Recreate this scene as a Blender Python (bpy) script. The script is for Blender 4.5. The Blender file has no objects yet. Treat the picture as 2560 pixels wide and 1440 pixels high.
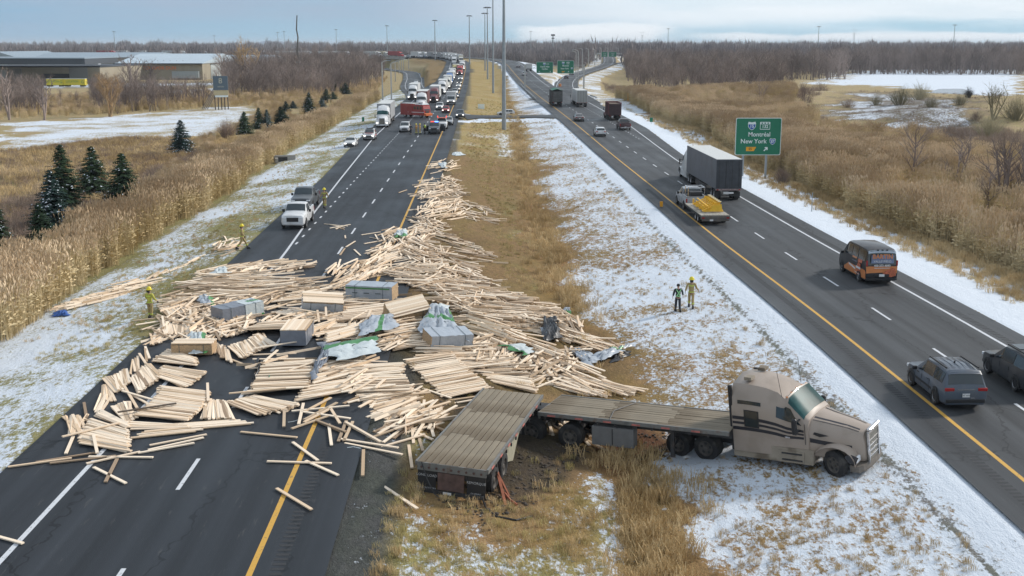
import bpy, math, random
import numpy as np
from mathutils import Vector, Matrix
R=math.radians
random.seed(7); rng=np.random.default_rng(7)
SC=bpy.context.scene; COL=SC.collection
# ------------------------------------------------------------------ camera, sky, sun, exposure
F=2830.0; HZ=112.0; CH=15.0; TH=math.atan((720-HZ)/F)
cd=bpy.data.cameras.new('camera'); cam=bpy.data.objects.new('camera',cd); COL.objects.link(cam)
cam.location=(0,0,CH); cam.rotation_euler=(math.pi/2-TH,0,0)
cd.sensor_width=36; cd.lens=36*F/2560; cd.clip_end=20000; cd.clip_start=.5
SC.camera=cam
SUN_EL,SUN_AZ=R(30),R(62)          # azimuth clockwise from +Y
W=bpy.data.worlds.new('World'); SC.world=W; W.use_nodes=True
nt=W.node_tree; nt.nodes.clear(); N=nt.nodes; LK=nt.links
wo=N.new('ShaderNodeOutputWorld'); bg=N.new('ShaderNodeBackground'); bg.inputs[1].default_value=.1
sk=N.new('ShaderNodeTexSky'); sk.sky_type='NISHITA'; sk.sun_disc=False; sk.sun_elevation=SUN_EL; sk.sun_rotation=SUN_AZ
sk.altitude=50; sk.air_density=1; sk.dust_density=1; sk.ozone_density=2
tc=N.new('ShaderNodeTexCoord'); sx=N.new('ShaderNodeSeparateXYZ'); LK.new(tc.outputs['Generated'],sx.inputs[0])
def wm(op,a,b=None,c=None,clamp=False):
    n=N.new('ShaderNodeMath'); n.operation=op; n.use_clamp=clamp
    for i,v in enumerate((a,b,c)):
        if v is None: continue
        if isinstance(v,(int,float)): n.inputs[i].default_value=v
        else: LK.new(v,n.inputs[i])
    return n.outputs[0]
def wramp(v,a,b):
    n=N.new('ShaderNodeMapRange'); n.interpolation_type='SMOOTHSTEP'; LK.new(v,n.inputs[0]); n.inputs[1].default_value=a; n.inputs[2].default_value=b
    return n.outputs[0]
def wnoise(scale,det,sc,loc=(0,0,0),ro=.55):
    m=N.new('ShaderNodeMapping'); LK.new(tc.outputs['Generated'],m.inputs[0]); m.inputs['Scale'].default_value=sc; m.inputs['Location'].default_value=loc
    n=N.new('ShaderNodeTexNoise'); LK.new(m.outputs[0],n.inputs[0]); n.inputs['Scale'].default_value=scale; n.inputs['Detail'].default_value=det; n.inputs['Roughness'].default_value=ro
    return n.outputs[0]
def wmix(f,a,b):
    n=N.new('ShaderNodeMix'); n.data_type='RGBA'
    if isinstance(f,(int,float)): n.inputs[0].default_value=f
    else: LK.new(f,n.inputs[0])
    for i,v in ((6,a),(7,b)):
        if isinstance(v,tuple): n.inputs[i].default_value=(*v,1)
        else: LK.new(v,n.inputs[i])
    return n.outputs[2]
zz=sx.outputs['Z']; xx=sx.outputs['X']
# thin high overcast, brighter to the right (towards the sun), blue-grey to the left
base=wmix(.92,sk.outputs[0],(3.3,4.9,6.0))
gl=wmix(wramp(xx,-.5,.1),(2.1,3.7,5.5),(2.9,5.5,7.0))      # grey-blue left
base=wmix(.7,base,gl)
streak=wramp(wnoise(2.6,7,(1,1,9),(2,0,4)),.40,.62)
hi=wmix(wramp(xx,-.15,.25),(3.3,4.2,5.4),(8.2,8.8,9.4))
lift=wramp(wm('ADD',zz,wm('MULTIPLY',wnoise(3,4,(1,1,3),(3,1,0)),.03)),.016,.042)
sky=wmix(wm('MULTIPLY',streak,wm('MULTIPLY',lift,.9)),base,hi)
top=wm('MULTIPLY',wramp(xx,-.12,.22),wramp(wm('ADD',zz,wm('MULTIPLY',wm('SUBTRACT',wnoise(2.2,6,(1,1,7),(7,1,2)),.5),.09)),.014,.036))
sky=wmix(wm('MULTIPLY',top,.75),sky,(7.9,8.4,8.8))
ov=wramp(zz,.05,.35)                                          # the deck overhead
sky=wmix(wm('MULTIPLY',ov,.8),sky,wmix(wramp(wnoise(2.5,5,(1,1,1.6)),.35,.7),(4.2,5.0,6.1),(7.0,7.4,7.9)))
# a bank of small cumulus low over the horizon
cu=wnoise(9,6,(1,1,4.2),(5,2,1),.6)
band=wm('MULTIPLY',wramp(zz,-.002,.006),wramp(zz,.026,.012))
az=wm('MULTIPLY',wramp(xx,-.02,.03),wramp(xx,.16,.11)); az2=wm('MULTIPLY',wramp(xx,.12,.2),wramp(zz,.014,.007))
cm=wramp(wm('ADD',cu,wm('MULTIPLY',wm('MULTIPLY',band,wm('MAXIMUM',az,az2)),.32)),.60,.76)
sky=wmix(wm('MULTIPLY',wm('MULTIPLY',cm,wm('MAXIMUM',az,az2)),wm('MULTIPLY',band,.9)),sky,(8.6,8.9,9.2))
LK.new(sky,bg.inputs[0]); LK.new(bg.outputs[0],wo.inputs[0])
sd=bpy.data.lights.new('sun','SUN'); sd.energy=3.2; sd.angle=R(7); sd.color=(1,.94,.86)
so=bpy.data.objects.new('sun',sd); COL.objects.link(so)
sv=Vector((math.sin(SUN_AZ)*math.cos(SUN_EL),math.cos(SUN_AZ)*math.cos(SUN_EL),math.sin(SUN_EL)))
so.rotation_euler=sv.to_track_quat('Z','Y').to_euler()
vs=SC.view_settings; vs.view_transform='Standard'; vs.look='None'; vs.exposure=0.22; vs.gamma=1; vs.use_curve_mapping=False
SC.render.engine='CYCLES'; SC.cycles.max_bounces=5; SC.cycles.diffuse_bounces=2; SC.cycles.glossy_bounces=2
SC.cycles.transparent_max_bounces=6; SC.cycles.use_denoising=True

# ------------------------------------------------------------------ materials
MATS={}
def mat(name,col,rough=.8,var=0.,vscale=3.,metal=0.,emit=0.,spec=.5,bump=0.,bscale=20.,rnd=0.,coat=0.,dirt=None,stretch=(1,1,1),alpha=None):
    if name in MATS: return MATS[name]
    m=bpy.data.materials.new(name); m.use_nodes=True; t=m.node_tree; b=t.nodes['Principled BSDF']
    b.inputs['Base Color'].default_value=(*col,1); b.inputs['Roughness'].default_value=rough; b.inputs['Metallic'].default_value=metal
    b.inputs['Specular IOR Level'].default_value=spec; b.inputs['Coat Weight'].default_value=coat
    if emit: b.inputs['Emission Color'].default_value=(*col,1); b.inputs['Emission Strength'].default_value=emit
    tcn=t.nodes.new('ShaderNodeTexCoord'); mp=t.nodes.new('ShaderNodeMapping'); mp.inputs['Scale'].default_value=stretch
    t.links.new(tcn.outputs['Object'],mp.inputs[0])
    cur=None
    if var or rnd or dirt:
        n=t.nodes.new('ShaderNodeTexNoise'); n.inputs['Scale'].default_value=vscale; n.inputs['Detail'].default_value=5; t.links.new(mp.outputs[0],n.inputs[0])
        mr=t.nodes.new('ShaderNodeMapRange'); t.links.new(n.outputs[0],mr.inputs[0]); mr.inputs[1].default_value=.25; mr.inputs[2].default_value=.75; mr.inputs[3].default_value=1-var; mr.inputs[4].default_value=1+var
        val=mr.outputs[0]
        if rnd:
            oi=t.nodes.new('ShaderNodeObjectInfo'); m2=t.nodes.new('ShaderNodeMapRange'); t.links.new(oi.outputs['Random'],m2.inputs[0]); m2.inputs[3].default_value=1-rnd; m2.inputs[4].default_value=1+rnd
            mm=t.nodes.new('ShaderNodeMath'); mm.operation='MULTIPLY'; t.links.new(val,mm.inputs[0]); t.links.new(m2.outputs[0],mm.inputs[1]); val=mm.outputs[0]
        vm=t.nodes.new('ShaderNodeVectorMath'); vm.operation='SCALE'; vm.inputs[0].default_value=col; t.links.new(val,vm.inputs['Scale']); cur=vm.outputs[0]
        if dirt:
            n2=t.nodes.new('ShaderNodeTexNoise'); n2.inputs['Scale'].default_value=dirt[1]; n2.inputs['Detail'].default_value=6; t.links.new(mp.outputs[0],n2.inputs[0])
            r2=t.nodes.new('ShaderNodeMapRange'); r2.interpolation_type='SMOOTHSTEP'; t.links.new(n2.outputs[0],r2.inputs[0]); r2.inputs[1].default_value=dirt[2]; r2.inputs[2].default_value=dirt[2]+.2; r2.inputs[4].default_value=dirt[3]
            mx=t.nodes.new('ShaderNodeMix'); mx.data_type='RGBA'; t.links.new(r2.outputs[0],mx.inputs[0]); t.links.new(cur,mx.inputs[6]); mx.inputs[7].default_value=(*dirt[0],1); cur=mx.outputs[2]
        t.links.new(cur,b.inputs['Base Color'])
    if bump:
        n=t.nodes.new('ShaderNodeTexNoise'); n.inputs['Scale'].default_value=bscale; n.inputs['Detail'].default_value=4; t.links.new(mp.outputs[0],n.inputs[0])
        bu=t.nodes.new('ShaderNodeBump'); bu.inputs['Strength'].default_value=bump; bu.inputs['Distance'].default_value=.05; t.links.new(n.outputs[0],bu.inputs['Height']); t.links.new(bu.outputs[0],b.inputs['Normal'])
    MATS[name]=m; return m
def paint(name,col,rough=.38,d=.25):
    return mat('paint_'+name,col,rough,var=.05,vscale=2,spec=.4,coat=.3,dirt=((.16,.14,.12),1.6,.5,d))
MUD=(.14,.12,.10)
M_glass=mat('tinted_glass',(.02,.03,.035),.08,spec=.8)
M_tyre=mat('tyre_rubber',(.022,.022,.023),.85,var=.2,dirt=((.11,.1,.09),3,.5,.5))
M_rim=mat('wheel_rim',(.35,.35,.36),.4,metal=.6,var=.1,dirt=((.1,.09,.08),5,.5,.6))
M_black=mat('black_plastic',(.018,.018,.02),.55,var=.1)
M_chrome=mat('chrome',(.6,.6,.62),.2,metal=.9)
M_red=mat('red_lens',(.35,.02,.02),.25)
M_redlit=mat('red_lamp_lit',(1,.08,.05),.3,emit=1.2)
M_bluelit=mat('blue_lamp_lit',(.1,.25,1),.3,emit=4.)
M_head=mat('headlight_lens',(.75,.77,.8),.15)
M_headlit=mat('headlight_lit',(1,.96,.88),.2,emit=2.5)
M_white=mat('white_plate',(.7,.7,.7),.5)
M_steel=mat('galvanised_steel',(.30,.33,.35),.5,metal=.35,var=.1,vscale=2)
M_frame=mat('chassis_steel',(.03,.03,.032),.6,var=.3,dirt=((.12,.09,.07),2,.5,.6))

# ------------------------------------------------------------------ mesh builder
class MB:
    def __init__(s): s.v=[]; s.f=[]
    def q(s,*p):
        n=len(s.v); s.v+= [tuple(a) for a in p]; s.f.append(tuple(range(n,n+len(p)))); return s
    def box(s,c,d,rz=0,M=None):
        cx,cy,cz=c; a,b,e=d[0]/2,d[1]/2,d[2]/2; co,si=math.cos(rz),math.sin(rz); n=len(s.v)
        for z in (-e,e):
            for x,y in ((-a,-b),(a,-b),(a,b),(-a,b)):
                p=(cx+x*co-y*si,cy+x*si+y*co,cz+z)
                s.v.append(tuple(M@Vector(p)) if M else p)
        for f in ((3,2,1,0),(4,5,6,7),(0,1,5,4),(1,2,6,5),(2,3,7,6),(3,0,4,7)): s.f.append(tuple(n+i for i in f))
        return s
    def beam(s,p,q,w,h=None,up=(0,0,1)):
        h=h or w; p=Vector(p); q=Vector(q); d=(q-p)
        if d.length<1e-6: return s
        d.normalize(); u=Vector(up)
        if abs(d.dot(u))>.98: u=Vector((1,0,0))
        r=d.cross(u).normalized(); u=r.cross(d); n=len(s.v)
        for e in (p,q):
            for a,b in ((-1,-1),(1,-1),(1,1),(-1,1)): s.v.append(tuple(e+r*(a*w/2)+u*(b*h/2)))
        for f in ((3,2,1,0),(4,5,6,7),(0,1,5,4),(1,2,6,5),(2,3,7,6),(3,0,4,7)): s.f.append(tuple(n+i for i in f))
        return s
    def tube(s,p,q,r0,r1=None,k=8,cap=True):
        r1=r0 if r1 is None else r1; p=Vector(p); q=Vector(q); d=(q-p).normalized(); u=Vector((0,0,1)) if abs(d.z)<.9 else Vector((1,0,0))
        a=d.cross(u).normalized(); b=d.cross(a); n=len(s.v)
        for e,r in ((p,r0),(q,r1)):
            for i in range(k):
                t=2*math.pi*i/k; s.v.append(tuple(e+a*(r*math.cos(t))+b*(r*math.sin(t))))
        for i in range(k): j=(i+1)%k; s.f.append((n+i,n+j,n+k+j,n+k+i))
        if cap: s.f.append(tuple(n+i for i in reversed(range(k)))); s.f.append(tuple(n+k+i for i in range(k)))
        return s
    def path(s,pts,r,k=6,r1=None):
        m=len(pts)
        for i in range(m-1):
            a=r if r1 is None else r+(r1-r)*i/(m-1); b=r if r1 is None else r+(r1-r)*(i+1)/(m-1)
            s.tube(pts[i],pts[i+1],a,b,k)
        return s
    def lathe(s,c,axis,prof,k=20):
        # prof: list of (along axis, radius)
        d=Vector(axis).normalized(); u=Vector((0,0,1)) if abs(d.z)<.9 else Vector((1,0,0)); a=d.cross(u).normalized(); b=d.cross(a); c=Vector(c); n=len(s.v); m=len(prof)
        for h,r in prof:
            for i in range(k):
                t=2*math.pi*i/k; s.v.append(tuple(c+d*h+a*(r*math.cos(t))+b*(r*math.sin(t))))
        for j in range(m-1):
            for i in range(k):
                i2=(i+1)%k; s.f.append((n+j*k+i,n+j*k+i2,n+(j+1)*k+i2,n+(j+1)*k+i))
        return s
    def prism(s,pts,ax,lo,hi):
        # pts 2d polygon extruded along axis ax ('x','y','z')
        n=len(s.v); m=len(pts)
        for h in (lo,hi):
            for a,b in pts: s.v.append({'x':(h,a,b),'y':(a,h,b),'z':(a,b,h)}[ax])
        s.f.append(tuple(n+i for i in reversed(range(m)))); s.f.append(tuple(n+m+i for i in range(m)))
        for i in range(m): j=(i+1)%m; s.f.append((n+i,n+j,n+m+j,n+m+i))
        return s
    def loft(s,rings,caps=True):
        n=len(s.v); k=len(rings[0])
        for r in rings: s.v+= [tuple(p) for p in r]
        for j in range(len(rings)-1):
            for i in range(k):
                i2=(i+1)%k; s.f.append((n+j*k+i,n+j*k+i2,n+(j+1)*k+i2,n+(j+1)*k+i))
        if caps: s.f.append(tuple(n+i for i in reversed(range(k)))); s.f.append(tuple(n+(len(rings)-1)*k+i for i in range(k)))
        return s
    def build(s,name,m=None,parent=None,smooth=None,label=None,bevel=0,fix=True):
        me=bpy.data.meshes.new(name); me.from_pydata(s.v,[],s.f)
        if fix:
            import bmesh
            bm=bmesh.new(); bm.from_mesh(me); bmesh.ops.recalc_face_normals(bm,faces=bm.faces)
            if bevel: bmesh.ops.bevel(bm,geom=bm.edges[:],offset=bevel,segments=1,affect='EDGES')
            bm.to_mesh(me); bm.free()
        if smooth is not None:
            me.shade_smooth(); me.set_sharp_from_angle(angle=R(smooth))
        if m: me.materials.append(m)
        o=bpy.data.objects.new(name,me); COL.objects.link(o)
        if parent: o.parent=parent
        if label: o['label']=label
        return o
def thing(name,label,cat,loc=(0,0,0),rz=0,group=None,rot=None):
    o=bpy.data.objects.new(name,None); COL.objects.link(o); o.empty_display_size=.2
    o.location=loc; o.rotation_euler=rot if rot else (0,0,rz); o['label']=label; o['category']=cat
    if group: o['group']=group
    return o
def tag(o,label,cat,group=None):
    o['label']=label; o['category']=cat
    if group: o['group']=group
    return o
def kind(o,k): o['kind']=k; return o
def dup(root,loc,rz=None,label=None,group=None,scale=None,recol=None):
    r=root.copy(); COL.objects.link(r); r.location=loc
    if rz is not None: r.rotation_euler=(0,0,rz)
    if scale: r.scale=scale if isinstance(scale,tuple) else (scale,)*3
    if label: r['label']=label
    if group: r['group']=group
    def rec(a,b):
        for ch in list(a.children):
            c=ch.copy(); COL.objects.link(c); c.parent=b
            if recol and c.type=='MESH' and c.data.materials and c.data.materials[0] in recol:
                c.material_slots[0].link='OBJECT'; c.material_slots[0].material=recol[ch.data.materials[0]]
            rec(ch,c)
    rec(root,r); return r
def text(s,size,loc,rot,m,name='lettering',parent=None,align='CENTER',depth=.01,sx=1.,bold=0.):
    cu=bpy.data.curves.new(name,'FONT'); cu.body=s; cu.size=size; cu.align_x=align; cu.align_y='CENTER'; cu.extrude=depth; cu.offset=bold; cu.resolution_u=2
    o=bpy.data.objects.new('tmp',cu); COL.objects.link(o)
    dg=bpy.context.evaluated_depsgraph_get(); me=bpy.data.meshes.new_from_object(o.evaluated_get(dg)); bpy.data.objects.remove(o)
    me.materials.clear(); me.materials.append(m)
    o=bpy.data.objects.new(name,me); COL.objects.link(o); o.location=loc; o.rotation_euler=rot; o.scale=(sx,1,1); o.parent=parent
    return o

# ------------------------------------------------------------------ roads and terrain functions
def catmull(pts,step=5.):
    pts=[np.array(p,float) for p in pts]; out=[]
    P_=[2*pts[0]-pts[1]]+pts+[2*pts[-1]-pts[-2]]
    for i in range(1,len(P_)-2):
        a,b,c,d=P_[i-1:i+3]; L=np.linalg.norm(c[:2]-b[:2]); n=max(1,int(L/step))
        # non-uniform: hermite with chord-scaled tangents
        lb=np.linalg.norm(b[:2]-a[:2])+1e-6; lc=L+1e-6; ld=np.linalg.norm(d[:2]-c[:2])+1e-6
        m0=((c-b)/lc*lb+(b-a)/lb*lc)/(lb+lc)*lc; m1=((d-c)/ld*lc+(c-b)/lc*ld)/(lc+ld)*lc
        for k in range(n):
            t=k/n; out.append((2*t**3-3*t*t+1)*b+(t**3-2*t*t+t)*m0+(-2*t**3+3*t*t)*c+(t**3-t*t)*m1)
    out.append(pts[-1]); return np.array(out)
def E(Y): return float(np.interp(Y,[330,400,472,560,650,800,1000],[0,.8,2.4,4.6,5.8,6.5,6.5]))
def zed(l): return [(x,y,E(y)) for x,y in l]
SPL=zed([(-5.2,-60),(-7.6,30),(-10.3,128),(-13.2,234),(-18.9,445),(-23.6,580),(-30,680),(-45,760),(-75,820),(-120,855),(-190,885),(-260,905),(-420,945)])
SPR=zed([(18.3,-60),(18.05,37),(17.5,60),(16.3,88),(15.3,119),(14.1,156),(12.5,215),(10.7,271),(8.0,340),(4.8,410),(0,520),(-3,600),(-9,680),(-24,760),(-55,835),(-105,882),(-190,912),(-260,932),(-420,970)])
RML=[(-22,285,0),(-28,350,0),(-35,412,0),(-46,540,0),(-58,650,0),(-72,720,-.6),(-88,790,-1),(-98,860,-1),(-118,960,-.5)]
RMR=[(18.6,300,0),(18.0,385,.3),(20.3,440,.5),(28,530,.9),(37,600,1.),(53,700,1.6),(63,760,2.9),(71,850,6),(76,950,7.2),(82,1100,7)]
RM3=[(58,730,2.2),(72,790,2.6),(92,860,3),(120,930,3),(180,1010,2)]
XRD=[(-10,244.5,0),(-4,245,0),(4,245.5,0),(11,246,0)]
# road: spine, [(Y, a(left offset), b(right offset))] in spine heading frame, +right
def wfun(tab):
    t=np.array(tab,float); return lambda y:(np.interp(y,t[:,0],t[:,1]),np.interp(y,t[:,0],t[:,2]))
ROADS={
 'northbound_road':(catmull(SPL,4.),wfun([(-60,-10.4,2.2),(40,-10.5,2.2),(100,-11.3,2.2),(130,-11.5,2.2),(190,-13.2,2.2),(300,-14,2.2),(360,-13.5,2.2),(430,-10,2.2),(2000,-10,2.2)])),
 'southbound_road':(catmull(SPR,4.),wfun([(-60,-2,9.4),(150,-2,9.4),(210,-2.3,12.2),(300,-2.4,13),(360,-2.4,13.6),(400,-2.4,9.6),(2000,-2.4,9.6)])),
 'entry_ramp':(catmull(RML,4.),wfun([(0,-3.2,3.2),(285,-4,4),(400,-5,4.4),(2000,-5,4.4)])),
 'exit_ramp':(catmull(RMR,4.),wfun([(0,-4,5),(2000,-4.4,4.6)])),
 'side_ramp':(catmull(RM3,4.),wfun([(0,-3.5,3.5),(2000,-3.5,3.5)])),
 'crossover_road':(catmull(XRD,1.),None),
}
def frames(sp):
    t=np.gradient(sp[:,:2],axis=0); t/=np.linalg.norm(t,axis=1)[:,None]; n=np.stack([t[:,1],-t[:,0]],1); return t,n
for k,(sp,wf) in list(ROADS.items()):
    t,n=frames(sp)
    if wf is None: 
        s=np.linspace(0,1,len(sp)); h=4.3+5.5*(np.abs(s-.5)*2)**5; a,b=-h,h
    else: a,b=wf(sp[:,1])
    s=np.concatenate([[0],np.cumsum(np.linalg.norm(np.diff(sp[:,:2],axis=0),axis=1))])
    ROADS[k]=dict(sp=sp,t=t,n=n,a=a*np.ones(len(sp)),b=b*np.ones(len(sp)),s=s)
def road_dist(r,X,Y):
    """distance outside the pavement (negative inside), signed side, road z"""
    sp=r['sp']; out=np.full(X.shape,1e9); sz=np.zeros(X.shape); side=np.zeros(X.shape); s=np.zeros(X.shape,int)
    Xf,Yf=X.ravel(),Y.ravel(); of=out.ravel(); zf=sz.ravel(); sf=side.ravel()
    CHK=20000
    for i in range(0,len(Xf),CHK):
        x=Xf[i:i+CHK,None]; y=Yf[i:i+CHK,None]
        d2=(x-sp[None,:,0])**2+(y-sp[None,:,1])**2; j=d2.argmin(1)
        dx=x[:,0]-sp[j,0]; dy=y[:,0]-sp[j,1]; lat=dx*r['n'][j,0]+dy*r['n'][j,1]; al=dx*r['t'][j,0]+dy*r['t'][j,1]
        over=np.maximum(np.abs(al)-5,0)
        d=np.maximum(lat-r['b'][j],r['a'][j]-lat); d=np.where(over>0,np.hypot(np.maximum(d,0),over),d)
        j2=np.clip(j+np.sign(al).astype(int),0,len(sp)-1); step=np.hypot(sp[j2,0]-sp[j,0],sp[j2,1]-sp[j,1])+1e-6; f=np.clip(np.abs(al)/step,0,1)
        of[i:i+CHK]=d; zf[i:i+CHK]=sp[j,2]*(1-f)+sp[j2,2]*f; sf[i:i+CHK]=np.sign(lat)
    return of.reshape(X.shape),sf.reshape(X.shape),zf.reshape(X.shape)
def vnoise(x,y,seed=0):
    xi=np.floor(x).astype(np.int64); yi=np.floor(y).astype(np.int64); fx=x-xi; fy=y-yi; fx=fx*fx*(3-2*fx); fy=fy*fy*(3-2*fy)
    def h(a,b):
        v=(a*374761393+b*668265263+seed*982451653)&0xffffffff; v=((v^(v>>13))*1274126177)&0xffffffff; return ((v^(v>>16))&0xffff)/65535.
    return (h(xi,yi)*(1-fx)+h(xi+1,yi)*fx)*(1-fy)+(h(xi,yi+1)*(1-fx)+h(xi+1,yi+1)*fx)*fy
def fbm(x,y,o=4,seed=0):
    s=0;a=.5
    for i in range(o): s=s+a*vnoise(x*2**i+i*17.3,y*2**i-i*9.1,seed+i); a*=.5
    return s/(1-.5**o)
def sstep(a,b,x): t=np.clip((x-a)/(b-a),0,1); return t*t*(3-2*t)
MOUNDS=[(88,232,3.2,26,16),(60,300,2.5,30,20),(115,190,1.6,22,12),(34,205,1.2,16,14),(70,150,1.0,24,10),(140,270,5,50,30),(95,330,3,60,25)]
def hgt(X,Y,detail=True):
    X=np.asarray(X,float); Y=np.asarray(Y,float)
    base=-1.25+.35*(fbm(X/40,Y/40,3,5)-.5)*2
    for mx,my,mh,ra,rb in MOUNDS: base=base+mh*np.exp(-((X-mx)/ra)**2-((Y-my)/rb)**2)
    base=base+np.where(X>0,1,.25)*sstep(900,2600,Y)*6
    h=np.full(X.shape,-99.); inside=np.zeros(X.shape,bool); 
    for k,r in ROADS.items():
        d,s,z=road_dist(r,X,Y)
        drop=np.where(d<9,np.maximum(d,0)/8.5,9/8.5+(d-9)/2.6)
        bridge=(k in('northbound_road','southbound_road'))&(X<-70)&(X>-112)&(Y>790)
        drop=np.where(bridge,50,drop)
        hh=np.where(d<.25,z-.06-np.maximum(Y,0)*.0005,z-.0-drop-.0004*np.maximum(Y,0)); h=np.maximum(h,np.where(d<60,hh,-99))
    out=np.maximum(h,base)
    # the sheets must stay on top: clamp under pavements
    for k,r in ROADS.items():
        d,s,z=road_dist(r,X,Y); m=(d<.3)&~((X<-70)&(X>-112)&(Y>790)); out=np.where(m,np.minimum(out,z-.06-np.maximum(Y,0)*.0005),out)
    if detail:
        dd=np.minimum(*[road_dist(ROADS[k],X,Y)[0] for k in ('northbound_road','southbound_road')]); a=sstep(.4,2,dd)
        out=out+a*(.10*(fbm(X/1.3,Y/1.3,3,11)-.5)+.06*(fbm(X/.35,Y/.35,2,12)-.5)*(Y<140))
    return out
def ray(px,py):
    x=(px-1280)/F; y=-(py-720)/F; c,s=math.cos(TH),math.sin(TH); return np.array((x,c+y*s,-s+y*c))
def PZ(px,py,z=0.):
    d=ray(px,py); t=(z-CH)/d[2]; return (d[0]*t,d[1]*t)
# coarse height raster for quick look-ups
_gy=np.concatenate([np.arange(20,160,1.),160*1.02**np.arange(0,130)]); _gu=np.linspace(-.62,.62,260)
_GX=_gu[None,:]*_gy[:,None]; _GY=np.repeat(_gy[:,None],len(_gu),1); _GH=hgt(_GX,_GY,False)
def hz(x,y):
    y=max(min(y,_gy[-2]),21); u=max(min(x/y,.619),-.619); i=int(np.searchsorted(_gy,y))-1; j=(u+.62)/(1.24)*(len(_gu)-1); j0=int(j); fj=j-j0; fi=(y-_gy[i])/(_gy[i+1]-_gy[i])
    return float((_GH[i,j0]*(1-fj)+_GH[i,j0+1]*fj)*(1-fi)+(_GH[i+1,j0]*(1-fj)+_GH[i+1,j0+1]*fj)*fi)
def G(px,py,up=0.):
    """ground point seen at pixel (of the 2560 photograph)"""
    d=ray(px,py)
    if d[2]>-1e-4: d[2]=-1e-4
    z=0.
    for _ in range(12):
        t=(z+up-CH)/d[2]; x,y=d[0]*t,d[1]*t; z=.5*z+.5*hz(x,y)
    return Vector((x,y,z))
def surf(x,y):
    z=hz(x,y); X=np.array([x]);Y=np.array([y])
    for k,r in ROADS.items():
        d,s,zz_=road_dist(r,X,Y)
        if d[0]<.2: z=max(z,float(zz_[0])+.004)
    return z
def H_at(px,py_top,D): return CH+(HZ-py_top)*D/F
# ------------------------------------------------------------------ ground sheet
def inpoly(poly,X,Y):
    r=np.zeros(X.shape,bool); n=len(poly)
    for i in range(n):
        x1,y1=poly[i]; x2,y2=poly[(i+1)%n]
        c=((y1>Y)!=(y2>Y))&(X<(x2-x1)*(Y-y1)/(y2-y1+1e-9)+x1); r^=c
    return r
def wpoly(pts,z=-1.2): return [PZ(a,b,z) for a,b in pts]
ys=np.concatenate([np.linspace(-60,26,12),28*1.0078**np.arange(0,640)]); ys=ys[ys<3900]
us=np.concatenate([[-3,-1.8,-1.1,-.8],np.linspace(-.6,.6,400),[.8,1.1,1.8,3]])
SX=np.maximum(ys,34.)
GX=us[None,:]*SX[:,None]; GY=np.repeat(ys[:,None],len(us),1)
GH=hgt(GX,GY)
dL,sL,_=road_dist(ROADS['northbound_road'],GX,GY); dR,sR,_=road_dist(ROADS['southbound_road'],GX,GY)
dXr,_,_=road_dist(ROADS['crossover_road'],GX,GY); dr1,_,_=road_dist(ROADS['entry_ramp'],GX,GY); dr2,_,_=road_dist(ROADS['exit_ramp'],GX,GY)
n1=fbm(GX/6,GY/6,4,21); n2=fbm(GX/1.6,GY/2.5,3,31); n3=fbm(GX/.8,GY/3.5,3,41)
soil=np.zeros(GX.shape+(3,)); snow=np.zeros(GX.shape)
tan=np.array((.36,.27,.155)); olive=np.array((.25,.215,.095)); brown=np.array((.265,.168,.080)); purp=np.array((.17,.125,.095)); mud=np.array((.045,.036,.028)); grav=np.array((.10,.10,.10)); gold=np.array((.36,.25,.11)); rust=np.array((.22,.085,.05))
soil[:]=tan*.9
def setc(m,c,sn=None):
    m=m[...,None]; soil[:]=soil*(1-m)+c*m
    if sn is not None: snow[:]=snow*(1-m[...,0])+sn*m[...,0]
med=(sL>0)&(sR<0)&(GY<700)
xc=np.interp(GY,[-60,35,85,140,240,400],[5.2,4.8,2.9,1.6,1.,-3]); w=GX-xc+(n2-.5)*2.6+(n1-.5)*2.2
medf=med.astype(float)
setc(medf,brown*.95+0*tan)
g=sstep(.45,.6,n1)*medf*(w<-1.5); setc(g*.8,olive)
setc(medf*sstep(120,210,GY+(n1-.5)*60)*sstep(3,.5,w+(n2-.5)*3),olive*np.array((1.22,.98,.85))+.03+.09*(n1[...,None]-.5)+.05*(n2[...,None]-.5))
bl=sstep(-1.6,.2,w); cov=(1-bl)*(np.interp(GY,[30,44,50,100,140,230,250,400],[.46,.40,.05,.05,.36,.32,.2,.2])+(n1-.5)*.5)+bl*(np.interp(w,[-.8,.6,1.6,3.5,8],[.15,.28,.50,.60,.66])+(n1-.5)*.35+(n2-.5)*.2)
cov=cov*(1-.7*(GY<50)*sstep(1.5,.7,np.abs(w-.2)))
st=sstep(-4.2,-2.8,w)*sstep(-.9,-1.5,w)*sstep(78,96,GY)*sstep(230,190,GY); cov=cov*(1-st)+(.52+(n1-.5)*.5)*st; dk=np.exp(-(w/.9)**2)*medf; setc(dk*.8,np.array((.25,.145,.06)))
snow=np.where(med,cov,snow)
ddx=np.minimum(dL,dR)
snow=np.where(med&(dXr<5)&(dXr>.2),.75,snow); 
# gravel edges of the shoulders
gm=med&(dL<2.0)&(GY<60); setc(gm*sstep(2.2,1.2,dL),grav*.7); snow=np.where(gm,.30,snow)
gm=med&(dL<1.0)&(GY>=60); setc(gm*.8,grav*.8)
rm=med&(dR<1.3); setc(rm*.9,grav*1.0); snow=np.where(rm,.82+(n2-.5)*.3,snow); snow=np.where(med&(dR<2.05)&(dR>1.8)&(GY<140),.45,snow); setc((med&(dR<2.3)&(dR>1.5))*.9,grav*1.6)
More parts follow.
